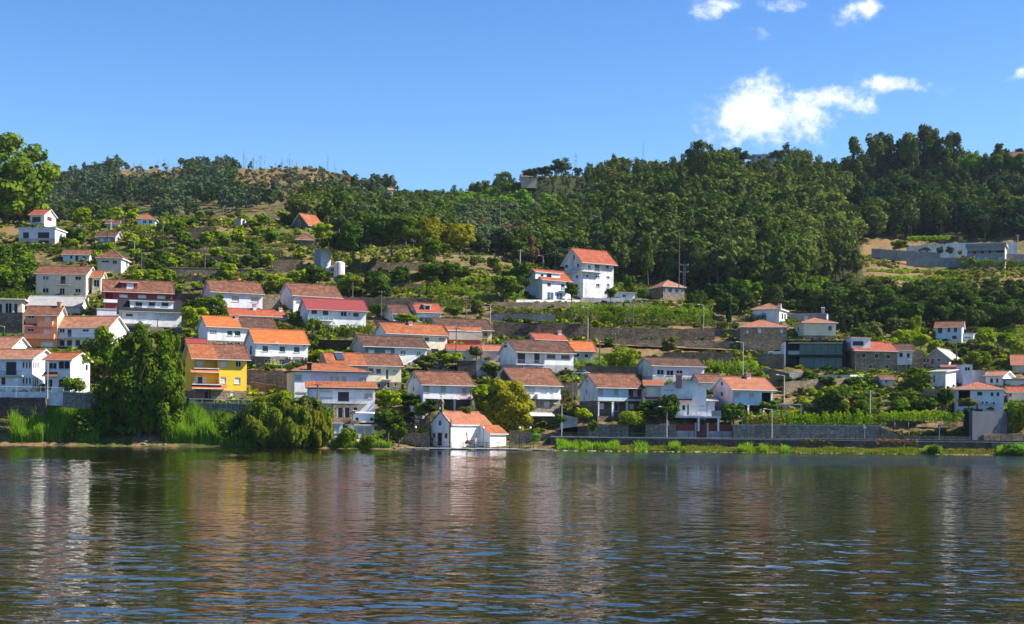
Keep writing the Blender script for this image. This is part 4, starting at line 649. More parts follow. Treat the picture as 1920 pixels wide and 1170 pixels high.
# ------------------------------------------------------------------ chapel
def chapel():
    D = 250; O = world(852, 836, D); s = House.__new__(House); a = R(38); rz = a-math.atan2(O.x, O.y); s.O = O; s.rz = rz; s.ct, s.st = math.cos(rz), math.sin(rz); s.sc = FPX/D
    # local x along the lit long side (left corner = entrance facade), y towards the back
    xl = s.fr(845, 836)[0]; s.O = O + Vector((s.ct*xl, s.st*xl, 0)); L_ = 9.3; Wd = 6.2; H = 3.9; Rz = 6.1; F = -1.5
    e = thing('chapel', 'small white riverside chapel with orange roof, bell gable and blue-shaded entrance front', 'chapel', s.O, rz); b = MB()
    for P, m in (([(0,0,F),(L_,0,F),(L_,0,H),(0,0,H)],'white'), ([(L_,0,F),(L_,Wd,F),(L_,Wd,H),(L_,Wd/2,Rz),(L_,0,H)],'white'), ([(L_,Wd,F),(0,Wd,F),(0,Wd,H),(L_,Wd,H)],'white'), ([(0,Wd,F),(0,0,F),(0,0,H),(0,Wd/2,Rz),(0,Wd,H)],'pale_blue' if 0 else 'white')): b.face(P, m)
    b.box(.0, L_+.03, -.04, -.003, F, .55, 'white_stained'); b.build('wall', e)
    r = MB(); o = .28
    r.slab([(.15,-o,H-.08),(L_+o,-o,H-.08),(L_+o,Wd/2,Rz+.1),(.15,Wd/2,Rz+.1)], .14, 'new_orange_tiles' if 0 else 'salmon_tiles', 'white'); r.slab([(.15,Wd/2,Rz+.1),(L_+o,Wd/2,Rz+.1),(L_+o,Wd+o,H-.08),(.15,Wd+o,H-.08)], .14, 'salmon_tiles', 'white')
    x = .4
    while x < L_: r.tube((x,Wd/2,Rz+.12),(x+.4,Wd/2,Rz+.14),.10,.12,'peach_tiles',6); x += .42
    r.build('roof', e)
    # raised stone coping of the entrance gable
    c = MB()
    for y0, z0, y1, z1 in ((-.3,H-.05,Wd/2,Rz+.32),(Wd+.3,H-.05,Wd/2,Rz+.32)):
        P = [(-.12,y0,z0),(.22,y0,z0),(.22,y1,z1),(-.12,y1,z1)]; c.slab(P, .3, 'granite_block')
    for y in (0, Wd): c.box(-.12,.25,y-.25,y+.25,H-.3,H+.35,'granite_block'); c.ball((.06,y,H+.6),.2,'granite_block'); c.tube((.06,y,H+.7),(.06,y,H+1.25),.13,.02,'granite_block',6)
    c.box(-.06, .0, -.04, .45, F, H-.3, 'granite_block'); c.box(-.06, .0, Wd-.45, Wd+.04, F, H-.3, 'granite_block'); c.build('stone_trim', e)
    # bell gable
    g = MB(); zc = Rz+.2; y = Wd/2
    g.box(-.2,.35,y-.75,y+.75,zc,zc+.3,'stone'); g.box(-.12,.28,y-.6,y-.33,zc+.3,zc+1.5,'stone'); g.box(-.12,.28,y+.33,y+.6,zc+.3,zc+1.5,'stone'); g.box(-.2,.35,y-.72,y+.72,zc+1.5,zc+1.68,'stone')
    for k in range(8):
        t0, t1 = math.pi*k/8, math.pi*(k+1)/8; g.face([(-.12,y+.6*math.cos(t0),zc+1.68+.5*math.sin(t0)),(-.12,y+.6*math.cos(t1),zc+1.68+.5*math.sin(t1)),(-.12,y,zc+1.68)],'stone'); g.face([(.28,y+.6*math.cos(t1),zc+1.68+.5*math.sin(t1)),(.28,y+.6*math.cos(t0),zc+1.68+.5*math.sin(t0)),(.28,y,zc+1.68)],'stone')
        g.face([(-.12,y+.6*math.cos(t0),zc+1.68+.5*math.sin(t0)),(.28,y+.6*math.cos(t0),zc+1.68+.5*math.sin(t0)),(.28,y+.6*math.cos(t1),zc+1.68+.5*math.sin(t1)),(-.12,y+.6*math.cos(t1),zc+1.68+.5*math.sin(t1))],'stone')
    bg = g.build('bell_gable', e); m = MB(); m.ball((.08,y,zc+.95),.24,'dark_metal',8,5,(1,1,1.2)); m.tube((.08,y,zc+1.2),(.08,y,zc+1.5),.03,.03,'dark_metal',5); m.build('bell', bg)
    m = MB(); m.box(.05,.11,y-.04,y+.04,zc+2.15,zc+3.0,'dark_metal'); m.box(.05,.11,y-.25,y+.25,zc+2.6,zc+2.68,'dark_metal'); m.build('cross', bg)
    # entrance facade: door, two windows, oculus
    def fw(nm, y0, y1, z0, z1, mt):
        q = MB(); q.box(-.09,-.0,y0-.14,y0,z0,z1+.14,'granite_block'); q.box(-.09,-.0,y1,y1+.14,z0,z1+.14,'granite_block'); q.box(-.09,-.0,y0,y1,z1,z1+.14,'granite_block'); o_ = q.build(nm, e); p = MB(); p.box(-.03,-.004,y0,y1,z0,z1,mt); p.build('leaf_panel' if nm == 'door' else 'pane', o_)
    fw('door', 2.65, 3.65, 0, 2.2, 'dark_door'); fw('window', 1.1, 1.55, 1.35, 2.1, 'dark_door'); fw('window', 4.7, 5.15, 1.35, 2.1, 'dark_door'); fw('window', 2.95, 3.35, 3.7, 4.4, 'dark_door')
    q = MB(); q.box(5.7,6.15,-.05,-.004,1.3,2.3,'light_stone'); q.build('window', e)
    # annex, its gable towards the right of the river
    A = MB(); ax0, ax1, ay = 6.6, 10.4, -3.1; hh, rr = 2.35, 3.75; ym = .0
    A.face([(ax0,ay,F),(ax1,ay,F),(ax1,ay,hh),(ax0,ay,hh)],'white'); A.face([(ax0,1.2,F),(ax0,ay,F),(ax0,ay,hh),(ax0,1.2,hh)],'white'); yk = (ay+.9)/2
    # ridge runs along x; gable end at ax1
    y2 = 2.0; yk = (ay+y2)/2
    A.face([(ax1,ay,F),(ax1,y2,F),(ax1,y2,hh),(ax1,yk,rr),(ax1,ay,hh)],'white'); A.face([(ax1,y2,F),(ax0,y2,F),(ax0,y2,hh),(ax1,y2,hh)],'white'); A.face([(ax0,ay,hh),(ax0,yk,rr),(ax0,y2,hh)],'white'); w = A.build('annex_wall', e)
    r = MB(); o = .35; zz = hh-(rr-hh)/(yk-ay)*o+.1
    r.slab([(ax0-.3,ay-o,zz),(ax1+o,ay-o,zz),(ax1+o,yk,rr+.1),(ax0-.3,yk,rr+.1)], .13, 'orange_tiles','white'); r.slab([(ax0-.3,yk,rr+.1),(ax1+o,yk,rr+.1),(ax1+o,y2+o,zz),(ax0-.3,y2+o,zz)], .13, 'orange_tiles','white'); r.build('annex_roof', e)
    # the annex gable's door and window (facing +x), and door in front wall
    q = MB(); q.box(ax1+.003,ax1+.06,-2.3,-1.5,0,2.0,'wood'); q.build('door', e); q = MB(); q.box(ax1+.003,ax1+.06,0.2,.75,1.0,1.7,'light_stone'); q.build('window', e)
chapel_done = False
# ------------------------------------------------------------------ vegetation templates
def leaf_cloud(clumps, n, size, rng, fill=.3, droop=0.0, aspect=1.0):
    C = np.array([c[:3] for c in clumps], float); Rr = np.array([c[3:6] for c in clumps], float); w = (Rr.prod(1))**.667; w /= w.sum()
    idx = rng.choice(len(C), n, p=w); d = rng.normal(size=(n,3)); d /= np.linalg.norm(d, axis=1, keepdims=True); rad = np.where(rng.random(n) < fill, rng.random(n)**.5*.85, .82+.26*rng.random(n))
    P = C[idx] + d*Rr[idx]*rad[:,None]
    nrm = d/np.maximum(Rr[idx], .01); nrm /= np.linalg.norm(nrm, axis=1, keepdims=True); nrm = nrm + rng.normal(size=(n,3))*.28; nrm[:,2] += .12; nrm /= np.linalg.norm(nrm, axis=1, keepdims=True)
    t = np.cross(nrm, rng.normal(size=(n,3))); t /= np.linalg.norm(t, axis=1, keepdims=True)
    if droop: t = t*(1-droop) + np.array([0,0,-1])*droop; t /= np.linalg.norm(t, axis=1, keepdims=True)
    b = np.cross(nrm, t); s = size*(.55+.8*rng.random(n))[:,None]
    a1, a2 = t*s*aspect, b*s/aspect**.3*.62
    V = np.stack([P-a1, P-a1*.1-a2, P+a1, P-a1*.1+a2], 1).reshape(-1,3); F = np.arange(4*n).reshape(-1,4)
    ct = rng.random(len(C)); return V, F, np.clip(.55*ct[idx]+.45*rng.random(n), 0, 1)
def tube_np(path, rad, n=6):
    V, F = [], []; path = np.array(path, float)
    for i, p in enumerate(path):
        d = path[min(i+1, len(path)-1)]-path[max(i-1, 0)]; d /= np.linalg.norm(d); a = np.cross(d, [0.3,1,.1]); a /= np.linalg.norm(a); b = np.cross(d, a)
        for k in range(n): t = 2*math.pi*k/n; V.append(p+(a*math.cos(t)+b*math.sin(t))*rad[i])
    for i in range(len(path)-1):
        for k in range(n): j = (k+1)%n; F.append((i*n+k, i*n+j, (i+1)*n+j, (i+1)*n+k))
    return np.array(V), np.array(F)
def join(parts):
    V, F, T, M = [], [], [], []; o = 0
    for v, f, t, m in parts: V.append(v); F.append(np.asarray(f)+o); T.append(t if t is not None else np.zeros(len(f))); M.append(np.full(len(f), m)); o += len(v)
    return np.concatenate(V), np.concatenate(F), np.concatenate(T), np.concatenate(M)
def clumps_for(kind, rng):
    c = []
    if kind == 'round':          # unit tree: height 1, radius about .38
        for i in range(15):
            t = rng.random()*6.28; z = .38+.5*rng.random(); r = .27*math.sqrt(max(0, 1-((z-.62)/.36)**2)); c.append((math.cos(t)*r, math.sin(t)*r, z, .10+.06*rng.random(), .10+.06*rng.random(), .085+.05*rng.random()))
        c.append((0,0,.6,.23,.23,.25))
    elif kind == 'wide':
        for i in range(20):
            t = rng.random()*6.28; z = .38+.45*rng.random(); r = .48*math.sqrt(max(0, 1-((z-.55)/.38)**2))*(.5+.5*rng.random()); c.append((math.cos(t)*r, math.sin(t)*r, z, .13+.08*rng.random(), .13+.08*rng.random(), .08+.05*rng.random()))
        c.append((0,0,.55,.33,.33,.25))
    elif kind == 'egg':          # dense round-headed tree with low crown
        for i in range(26):
            t = rng.random()*6.28; z = .22+.72*rng.random(); q = 1-((z-.55)/.45)**2; r = .36*math.sqrt(max(0, q)); c.append((math.cos(t)*r, math.sin(t)*r, z, .10,.10,.09))
        c.append((0,0,.57,.36,.36,.40))
    elif kind == 'euc':          # tall, irregular, tufted
        lean = rng.normal()*.03
        for i in range(16):
            z = .30+.66*rng.random(); r = (.145*(1.15-z)+.045)*(.4+.9*rng.random()); t = rng.random()*6.28; s = .055+.055*rng.random(); c.append((math.cos(t)*r+lean*z*3, math.sin(t)*r, z, s*.88, s*.88, s*1.55))
        c.append((lean*2.8,0,.93,.04,.04,.07))
    elif kind == 'pine':
        for i in range(12):
            z = .25+.7*i/12; r = .20*(1.05-z)+.02
            for k in range(2): t = rng.random()*6.28; c.append((math.cos(t)*r*.7, math.sin(t)*r*.7, z, r*.75+.02, r*.75+.02, .055))
    elif kind == 'cypress':
        for i in range(10): z = .08+.9*i/10; r = .115*math.sqrt(max(.05, 1-abs(z-.35)/.68)); c.append((rng.normal()*.008, rng.normal()*.008, z, r, r, .085))
    elif kind == 'sparse':
        for i in range(9):
            z = .55+.42*rng.random(); t = rng.random()*6.28; r = .10*rng.random(); s = .035+.04*rng.random(); c.append((math.cos(t)*r, math.sin(t)*r, z, s, s, s*.9))
    elif kind == 'shrub':
        for i in range(11):
            t = rng.random()*6.28; r = .34*math.sqrt(rng.random()); c.append((math.cos(t)*r, math.sin(t)*r, .25+.42*rng.random(), .20+.08*rng.random(), .20+.08*rng.random(), .18+.12*rng.random()))
        c.append((0,0,.35,.38,.38,.38))
    elif kind == 'big':          # broad poplar/alder shape with several leading shoots
        for k, (x, y, h, w) in enumerate([(-.13,0,.93,.13),(.02,-.03,1.0,.14),(.19,.02,.95,.13),(-.26,.0,.72,.13),(.30,-.02,.70,.12)]):
            for i in range(11):
                z = .10+(h-.10)*(i+rng.random()*.6)/11; q = math.sin(min(1, (z/h))*2.35+.45); r = w*max(.25, q); t = rng.random()*6.28
                c.append((x+math.cos(t)*r*.75, y+math.sin(t)*r*.8, z, .058+.04*rng.random(), .058+.04*rng.random(), .055+.04*rng.random()))
        c += [(-.10,0,.45,.17,.15,.30),(.10,0,.45,.17,.15,.33)]
    elif kind == 'willow':
        for i in range(46):
            t = rng.random()*6.28; r = .50*math.sqrt(rng.random()); z = .86*math.sqrt(max(.05, 1-(r/.56)**2)); zz = z*(.35+.65*rng.random()); s = .04+.045*rng.random(); c.append((math.cos(t)*r, math.sin(t)*r*.7, zz*.95, s, s, s*2.1))
        c.append((0,0,.32,.36,.26,.30))
    return c
TPL = {}
def template(kind, var, nleaf, leaf, droop=0, aspect=1.0, fill=.3):
    key = (kind, var, nleaf, leaf)
    if key not in TPL:
        rng = np.random.default_rng(hash(kind) % 1000 + var*17 if 0 else sum(map(ord, kind))*7 + var*17 + nleaf); V, F, T = leaf_cloud(clumps_for(kind, rng), nleaf, leaf, rng, fill, droop, aspect); TPL[key] = (V, F, T)
    return TPL[key]
def trunk_np(kind, rng):
    parts = []
    top = {'round':.55,'wide':.5,'egg':.5,'euc':.9,'pine':.9,'cypress':.5,'sparse':.93,'shrub':.3,'big':.55,'willow':.45}[kind]; r0 = {'round':.028,'wide':.03,'egg':.035,'euc':.012,'pine':.014,'cypress':.02,'sparse':.010,'shrub':.02,'big':.025,'willow':.03}[kind]
    bend = rng.normal(size=2)*.02; path = [(bend[0]*z*3, bend[1]*z*3, z) for z in (-.06, 0, top*.35, top*.7, top)]; V, F = tube_np(path, [r0*1.5, r0*1.2, r0, r0*.75, r0*.35], 7); parts.append((V, F, None, 0))
    nl = 7 if kind in ('round','wide','egg','big','willow') else 5 if kind in ('sparse','shrub','euc') else 0
    for i in range(nl):
        z = top*(.35+.6*rng.random()); t = rng.random()*6.28; l = {'round':.25,'wide':.38,'egg':.28,'big':.28,'willow':.35,'sparse':.10,'shrub':.3,'euc':.12}[kind]; x0, y0 = bend[0]*z*3, bend[1]*z*3
        V, F = tube_np([(x0,y0,z),(x0+math.cos(t)*l*.5,y0+math.sin(t)*l*.5,z+l*.35),(x0+math.cos(t)*l,y0+math.sin(t)*l,z+l*.8)], [r0*.5, r0*.3, r0*.1], 5); parts.append((V, F, None, 0))
    return join(parts)
TM = {}
def tree_meshes(kind, var, nleaf, leaf, droop=0, aspect=1.0, fill=.3):
    key = (kind, var, nleaf, leaf)
    if key not in TM:
        V, F, T = template(kind, var, nleaf, leaf, droop, aspect, fill); cm = mesh_np('crown', V, F, ['leaf_mid'], tint=T); rng = np.random.default_rng(var+5); v, f, t, m = trunk_np(kind, rng); tm = mesh_np('trunk', v, f, ['bark'], smooth=True); TM[key] = (cm, tm)
    return TM[key]
def tree(name, label, cat, pos, h, w, kind, mat, var=0, nleaf=1500, leaf=.03, group=None, trunk='bark', droop=0, aspect=1.0, fill=.3):
    """h, w: real height and width in metres"""
    nat = {'round':.74,'wide':1.1,'egg':.84,'euc':.36,'pine':.42,'cypress':.23,'sparse':.25,'shrub':1.1,'big':.84,'willow':1.1}[kind]
    cm, tm = tree_meshes(kind, var, nleaf, leaf, droop, aspect, fill); e = thing(name, label, cat, pos, random.random()*6.28 if kind not in ('big','willow') else 0, group); sx = w/nat
    c = link('crown', cm, parent=e, sc=(sx, sx, h)); c.material_slots[0].link = 'OBJECT'; c.material_slots[0].material = MATS[mat]
    t = link('trunk', tm, parent=e, sc=(h*.9, h*.9, h)); t.material_slots[0].link = 'OBJECT'; t.material_slots[0].material = MATS[trunk]
    return e
def T(u, vt, vb, wpx, kind, mat, label, D=None, **k):
    D = D or depth_at(u, vb); p = world(u, vb, D); sc = FPX/D; small = kind in ('shrub',)
    hm, wm = (vb-vt)/sc, wpx/sc; big = max(hm, wm); n = k.pop('nleaf', None) or (700 if big < 3 else 1300 if big < 6 else 2600 if big < 12 else 5000); leaf = k.pop('leaf', None) or {700:.095,1300:.062,2600:.040,5000:.028}.get(n, .03)
    return tree(k.pop('name', 'shrub' if small else 'tree'), label, k.pop('cat', 'shrub' if small else 'tree'), p, hm, wm, kind, mat, var=k.pop('var', random.randrange(3)), nleaf=n, leaf=leaf, **k)
def notable_trees():
    T(8,258,438,190,'egg','leaf_mid','huge leafy tree at the left edge rising above the skyline over the flat-roofed house', D=462, nleaf=9000, leaf=.024, var=1)
    T(262,612,832,150,'big','leaf_mid','tallest riverside tree with several upright leading shoots, left of the yellow house', D=248, nleaf=17000, leaf=.019, var=0)
    T(196,612,745,75,'round','leaf_mid','broad green tree behind the left side of the tallest riverside tree', D=274, nleaf=5000, leaf=.026)
    T(318,622,800,50,'big','leaf_mid','slimmer tree hugging the right flank of the tallest riverside tree', D=251, nleaf=7000, leaf=.022, var=2)
    T(205,705,818,70,'shrub','leaf_dark','dark rounded thicket below the broad green tree', D=251)
    T(535,733,842,175,'willow','leaf_willow','sprawling drooping willow hanging to the water between the reeds and the pink villa', D=246.5, nleaf=16000, leaf=.027, droop=.7, aspect=1.3)
    T(560,790,843,50,'willow','leaf_lime','bright hanging tuft low at the front of the willow', D=245.6, nleaf=3000, leaf=.045, droop=.7, aspect=1.3)
    T(600,758,841,55,'willow','leaf_yolk','yellow-green willow shoots at the right edge of the sprawling willow', D=245.8, nleaf=5000, leaf=.035, droop=.7, aspect=1.3)
    T(572,742,800,56,'round','leaf_olive','olive-green tree covering the left foot of the pink villa', D=251)
    T(612,752,800,40,'shrub','leaf_mid','leafy shrub in front of the lower wing of the pink villa', D=250.5)
    T(520,728,790,60,'round','leaf_lime','yellow-green tree behind the top of the willow', D=253)
    T(478,745,835,80,'shrub','leaf_dark','dark shadowy bush inside the left side of the willow', D=248)
    T(943,713,833,112,'egg','leaf_yolk','large round-headed olive-gold tree beside the chapel', D=263, nleaf=16000, leaf=.020)
    T(735,392,476,112,'wide','leaf_dark','big dark spreading tree on the terraces below the middle forest', D=393, nleaf=7000)
    T(806,409,474,62,'egg','leaf_yolk','yellowish round tree right of the big dark spreading tree', D=396)
    T(863,418,474,58,'egg','leaf_yolk','yellow-topped tree with a dark underside, rightmost of the group on the upper terraces', D=394)
    T(816,445,490,50,'round','leaf_mid','mid green tree in front of the two yellowish trees', D=383)
    T(662,414,482,58,'egg','leaf_dark','tall dark tree tinged yellow above the white tank', D=388)
    T(625,438,480,60,'round','leaf_dark','dark tree behind the concrete transformer tower', D=392)
    T(603,417,460,40,'round','leaf_lime','lime green tree in front of the stone barn', D=400)
    T(397,551,610,66,'egg','leaf_mid','dense domed tree between the block house and the duplex')
    T(365,573,628,50,'round','leaf_lime','bright green tree at the left foot of the domed tree')
    T(150,660,700,40,'round','leaf_lime','yellow-green bush tree right of the white house with the porch', D=262)
    T(138,700,735,50,'shrub','leaf_mid','green hedge-like bush against the porch house right gable', D=252)
    T(1166,648,701,60,'egg','leaf_lime','bright lime round tree with a red flowering patch, centre right', nleaf=5000)
    T(1252,740,795,42,'egg','leaf_dark','dark glossy orange tree in front of the gable-fronted white house', D=257)
    T(1375,755,797,50,'egg','leaf_dark','dark broad garden tree left of the vine row', D=258)
    T(1443,750,779,36,'round','leaf_mid','grey-green tree under the pink-gabled house', D=260)
    T(1213,752,795,42,'round','leaf_dark','dark loquat-like tree between the pillared houses', D=259)
    T(1180,768,798,62,'shrub','leaf_lime','bright green vine-covered arbour above the dark gateway', D=256.5)
    T(1094,760,795,32,'round','leaf_lime','yellow-green small tree left of the pillared house', D=258)
    T(1050,775,793,26,'shrub','leaf_dark','dark clipped bush by the garage of the tall granite house', D=256)
    T(1112,783,808,22,'shrub','leaf_mid','rounded bush growing out of the garden wall top', D=254)
    T(727,765,825,56,'round','leaf_dark','dark dense tree right of the cream garage', D=250)
    T(748,790,835,30,'round','leaf_mid','small tree leaning over the slipway beside the garage', D=248)
    T(733,728,778,62,'round','leaf_lime','lime garden tree below the cream duplex', D=258)
    T(765,735,775,46,'round','leaf_dark','dark garden tree left of the house on white pillars', D=260)
    T(790,750,782,30,'shrub','leaf_mid','round citrus bush at the left foot of the house on white pillars', D=257)
    T(806,748,784,28,'round','leaf_dark','dark bushy tree under the left pillar', D=256)
    T(872,758,780,34,'shrub','leaf_olive','olive shrub under the right pillars', D=256.5)
    T(905,714,760,50,'round','leaf_lime','lime tree between the pillared house and the round-headed tree', D=260)
    T(797,665,702,46,'round','leaf_olive','olive-yellow tree at the right end of the white and teal house')
    T(848,660,692,40,'round','leaf_lime','bright tree right of the ruined stone hut')
    T(893,645,676,24,'euc','leaf_blue','blue-green conifer between the low red-roofed outbuildings', w=1)if 0 else T(893,644,678,24,'round','leaf_blue','blue-green shrubby tree between the low red-roofed outbuildings')
    T(918,680,712,34,'round','leaf_dark','dark tree beside the concrete shed')
    T(1255,630,672,26,'round','leaf_olive','feathery grey-green tree beside the dirt road')
    T(1423,690,730,40,'round','leaf_mid','fan-shaped green tree on the rock below the glass house')
    T(1528,750,778,46,'shrub','leaf_blue','grey-green agave-like shrub below the rocky slope', D=262)
    T(585,590,635,32,'round','leaf_mid','leafy tree in front of the glass balcony')
    T(532,600,620,34,'shrub','leaf_olive','olive-green shrub beside the dark opening of the low white house')
    T(553,583,615,24,'round','leaf_dark','dark shrub between the low white house and the crimson-roofed one')
    T(600,650,685,48,'round','leaf_lime','yellow-green garden tree right of the vivid orange roof')
    T(585,625,665,24,'round','leaf_mid','slender green tree right of the vivid orange roof')
    T(503,678,690,26,'shrub','leaf_lime','round clipped lime bush on the granite terrace')
    T(705,570,600,30,'round','leaf_dark','dark vine-like tree right of the crimson-roofed house')
    T(762,588,612,44,'round','leaf_lime','bright green tree in front of the dormered cottage')
    T(851,572,602,36,'round','leaf_mid','mid green tree right of the dormered cottage')
    T(893,562,590,22,'egg','leaf_olive','round grey olive tree on a short trunk by the terraces')
    T(705,508,560,52,'egg','leaf_dark','dark round tree on the lower brown terrace')
    T(752,498,540,40,'egg','leaf_dark','darkest round citrus tree on the middle terrace')
    T(800,490,545,62,'round','leaf_dark','large dark citrus tree, left of a dense group on the terrace', D=347)
    T(840,492,540,52,'round','leaf_dark','dark citrus tree, middle of a dense group on the terrace', D=349)
    T(862,498,532,40,'round','leaf_mid','smaller citrus tree at the right of the dense group', D=352)
    T(650,512,560,56,'round','leaf_mid','broad green tree under the white tank')
    T(598,495,545,50,'round','leaf_mid','green tree left of the white tank')
    T(560,505,545,40,'round','leaf_lime','lime tree above the brown-roofed white house')
    T(520,512,552,52,'round','leaf_lime','lime citrus tree at the left of the pair above the brown roof')
    T(945,515,565,60,'round','leaf_mid','green tree left of the dormered white house')
    T(975,483,560,40,'round','leaf_dark','dark tree close behind the dormered white house')
    T(1120,522,560,40,'round','leaf_dark','dark tree in front of the tall three-storey house')
    T(1180,515,563,24,'round','leaf_mid','slim dark tree between the tall house and the grey cottage')
    T(1215,448,530,24,'euc','leaf_euc','tall slender lone eucalyptus in front of the dark forest', D=372, nleaf=2200, leaf=.025)
    T(1305,545,585,44,'egg','leaf_dark','dense dark shrub tree right of the grey cottage')
    T(1367,562,605,10,'cypress','leaf_cypress','single narrow cypress left of the white villa', name='cypress', nleaf=1500, leaf=.04)
    T(1579,592,625,10,'cypress','leaf_cypress','leftmost and leaning of the three cypresses', name='cypress', nleaf=1500, leaf=.04)
    T(1592,600,627,8,'cypress','leaf_cypress','shortest of the three cypresses, in the middle', name='cypress', nleaf=1500, leaf=.04)
    T(1605,586,628,10,'cypress','leaf_cypress','tallest and rightmost of the three cypresses', name='cypress', nleaf=1500, leaf=.04)
    T(1721,690,736,50,'egg','leaf_mid','rounded green tree left of the old white shed')
    T(1828,635,668,34,'egg','leaf_olive','round grey-green tree right of the vine house')
    T(1850,640,672,26,'round','leaf_lime','lime tree touching the round grey-green one')
    T(1560,725,790,60,'round','leaf_dark','dark tangled tree on the slope below the farm terrace')
    T(1620,745,780,46,'shrub','leaf_mid','mid green bush left of the lamp pole', D=263)
    T(1683,745,782,34,'shrub','leaf_dark','dark round bush on the upper garden wall', D=263)
    T(1730,740,785,50,'round','leaf_dark','dark garden tree at the vine trellis', D=262)
    T(1772,728,775,28,'round','leaf_dark','dark tree left of the carport house', D=262)
    T(1816,742,770,34,'round','leaf_olive','flat-topped olive tree in front of the carport', D=258)
    T(1905,745,812,56,'shrub','leaf_mid','big green thicket at the right edge beside the slate-grey wall', D=258)
    T(1690,555,612,70,'round','leaf_lime','lime tree near the foot of the dark wood on the right')if 0 else None
    T(1716,588,640,22,'round','leaf_lime','slender lime tree above the ruin')
    T(1762,462,482,13,'round','leaf_blue','left one of two silvery olive trees by the white retaining wall', D=488)
    T(1781,462,482,16,'round','leaf_blue','right one of two silvery olive trees by the white retaining wall', D=488)
    T(1800,468,478,9,'shrub','leaf_autumn','small reddish bush left of the blue-shuttered house', D=486)
    T(1822,480,500,12,'round','leaf_lime','lime bush in front of the blue-shuttered house', D=460)
    T(1072,528,566,26,'round','leaf_mid','garden tree at the left corner of the tall three-storey house', D=330)
    T(1145,540,566,22,'round','leaf_dark','small dark tree at the right corner of the tall three-storey house', D=330)
    T(1686,450,475,34,'round','leaf_mid','green tree in front of the long white retaining wall', D=497)
    T(994,314,338,30,'round','leaf_forest','tree half hiding the front of the hilltop house', D=622, nleaf=2000, leaf=.04)
    T(1052,294,332,42,'wide','leaf_forest','dark round tree standing beside the ochre hilltop house', D=640, nleaf=2600)
    T(1022,312,334,34,'round','leaf_forest','lower dark tree between the hilltop house and the round tree', D=638)
    T(1084,313,328,20,'wide','leaf_forest','small flat-topped tree on the skyline right of the hilltop house', D=642)
    T(1394,281,306,34,'wide','leaf_forest','round dark tree on the skyline left of the flat hilltop house', D=655)
    T(1459,280,304,32,'wide','leaf_forest','round dark tree on the skyline right of the flat hilltop house', D=655)
    T(370,300,352,30,'round','leaf_blue','tallest clump-headed tree on the left far ridge', D=1150, nleaf=1300, leaf=.05)
    for u, vt, vb, lab in [(236,304,322,'left one of the lone umbrella-shaped pines on the far bare ridge'),(308,306,318,'thin umbrella-shaped pine alone on the brown far ridge')]: T(u,vt,vb,12,'sparse','leaf_blue',lab,D=1190,nleaf=300,leaf=.03)
    for u in (1640,1662,1690,1725,1750,1788): T(u, {1640:252,1662:256,1690:250,1725:243,1750:246,1788:254}[u]+random.randint(-2,2), 350, 40, 'euc',random.choice(['leaf_forest','leaf_euc']), {1640:'leftmost tall eucalyptus of the clump crowning the right hill',1662:'second tall eucalyptus from the left in the clump crowning the right hill',1690:'third tall eucalyptus in the clump crowning the right hill',1725:'tallest pointed eucalyptus in the clump crowning the right hill',1750:'eucalyptus right beside the tallest pointed one on the right hill',1788:'rightmost tall eucalyptus of the clump crowning the right hill'}[u], D=655, nleaf=2600, leaf=.026)
    T(1612,262,350,36,'euc','leaf_euc','slim eucalyptus at the left foot of the clump crowning the right hill', D=650, nleaf=2200, leaf=.027)
    T(1706,254,352,34,'euc','leaf_euc','narrow eucalyptus filling the middle of the clump crowning the right hill', D=648, nleaf=2200, leaf=.027)
    T(1770,256,352,36,'euc','leaf_forest','eucalyptus between the tallest and the rightmost one of the right hill clump', D=648, nleaf=2200, leaf=.027)
    T(1875,268,320,26,'euc','leaf_forest','thin tree standing up at the skyline left of the edge roof', D=640, nleaf=1500, leaf=.032)
    T(1900,286,330,46,'round','leaf_mid2','round tree in front of the edge roof on the skyline', D=636, nleaf=2000, leaf=.045)
    T(1860,288,330,40,'round','leaf_mid2','light green round tree on the right skyline slope', D=636, nleaf=2000, leaf=.045)
    T(1820,286,330,40,'egg','leaf_fresh','yellowish tree right below the right hill clump', D=640, nleaf=2000, leaf=.045)
    T(1312,264,345,58,'egg','leaf_forest','domed conifer sticking out of the forest ridge left of the cloud', D=560, nleaf=3500)
LM = [(300,735,'the tallest riverside tree'),(412,700,'the yellow house'),(620,725,'the pink villa'),(840,740,'the house on white pillars'),(1008,745,'the tall granite house'),(1162,745,'the maroon loggia house'),(1290,750,'the gable-fronted house'),(1410,745,'the pink-gabled house'),(1528,665,'the glass house'),(1640,675,'the stone farmhouse'),(1765,680,'the grey barn'),(1835,745,'the carport house'),(1780,622,'the vine-slope house'),(1430,630,'the pink-hipped stone building'),(1263,545,'the grey stone cottage'),(1118,520,'the tall three-storey house'),(1040,540,'the dormered white house'),(937,425,'the tallest wooden pole'),(636,505,'the white tank'),(604,485,'the transformer tower'),(575,420,'the stone barn'),(630,595,'the crimson-roofed house'),(525,660,'the vivid orange roof'),(450,625,'the white duplex'),(444,555,'the beige-shuttered block house'),(260,560,'the dark red house'),(114,530,'the beige two-storey house'),(205,490,'the pyramid-roofed house'),(75,440,'the flat-roofed house'),(274,412,'the hipped skyline cottage'),(380,435,'the double-terrace wall'),(452,418,'the white hut'),(430,510,'the red car'),(735,435,'the big dark spreading tree'),(750,655,'the teal and white house'),(1020,670,'the loggia house'),(1270,695,'the lavender-white house'),(1850,475,'the blue-shuttered house'),(1700,475,'the white retaining wall'),(1215,490,'the lone slender eucalyptus'),(1540,480,'the yellowish forest patch'),(1166,675,'the lime round tree'),(1600,605,'the three cypresses'),(800,588,'the dormered cottage')]
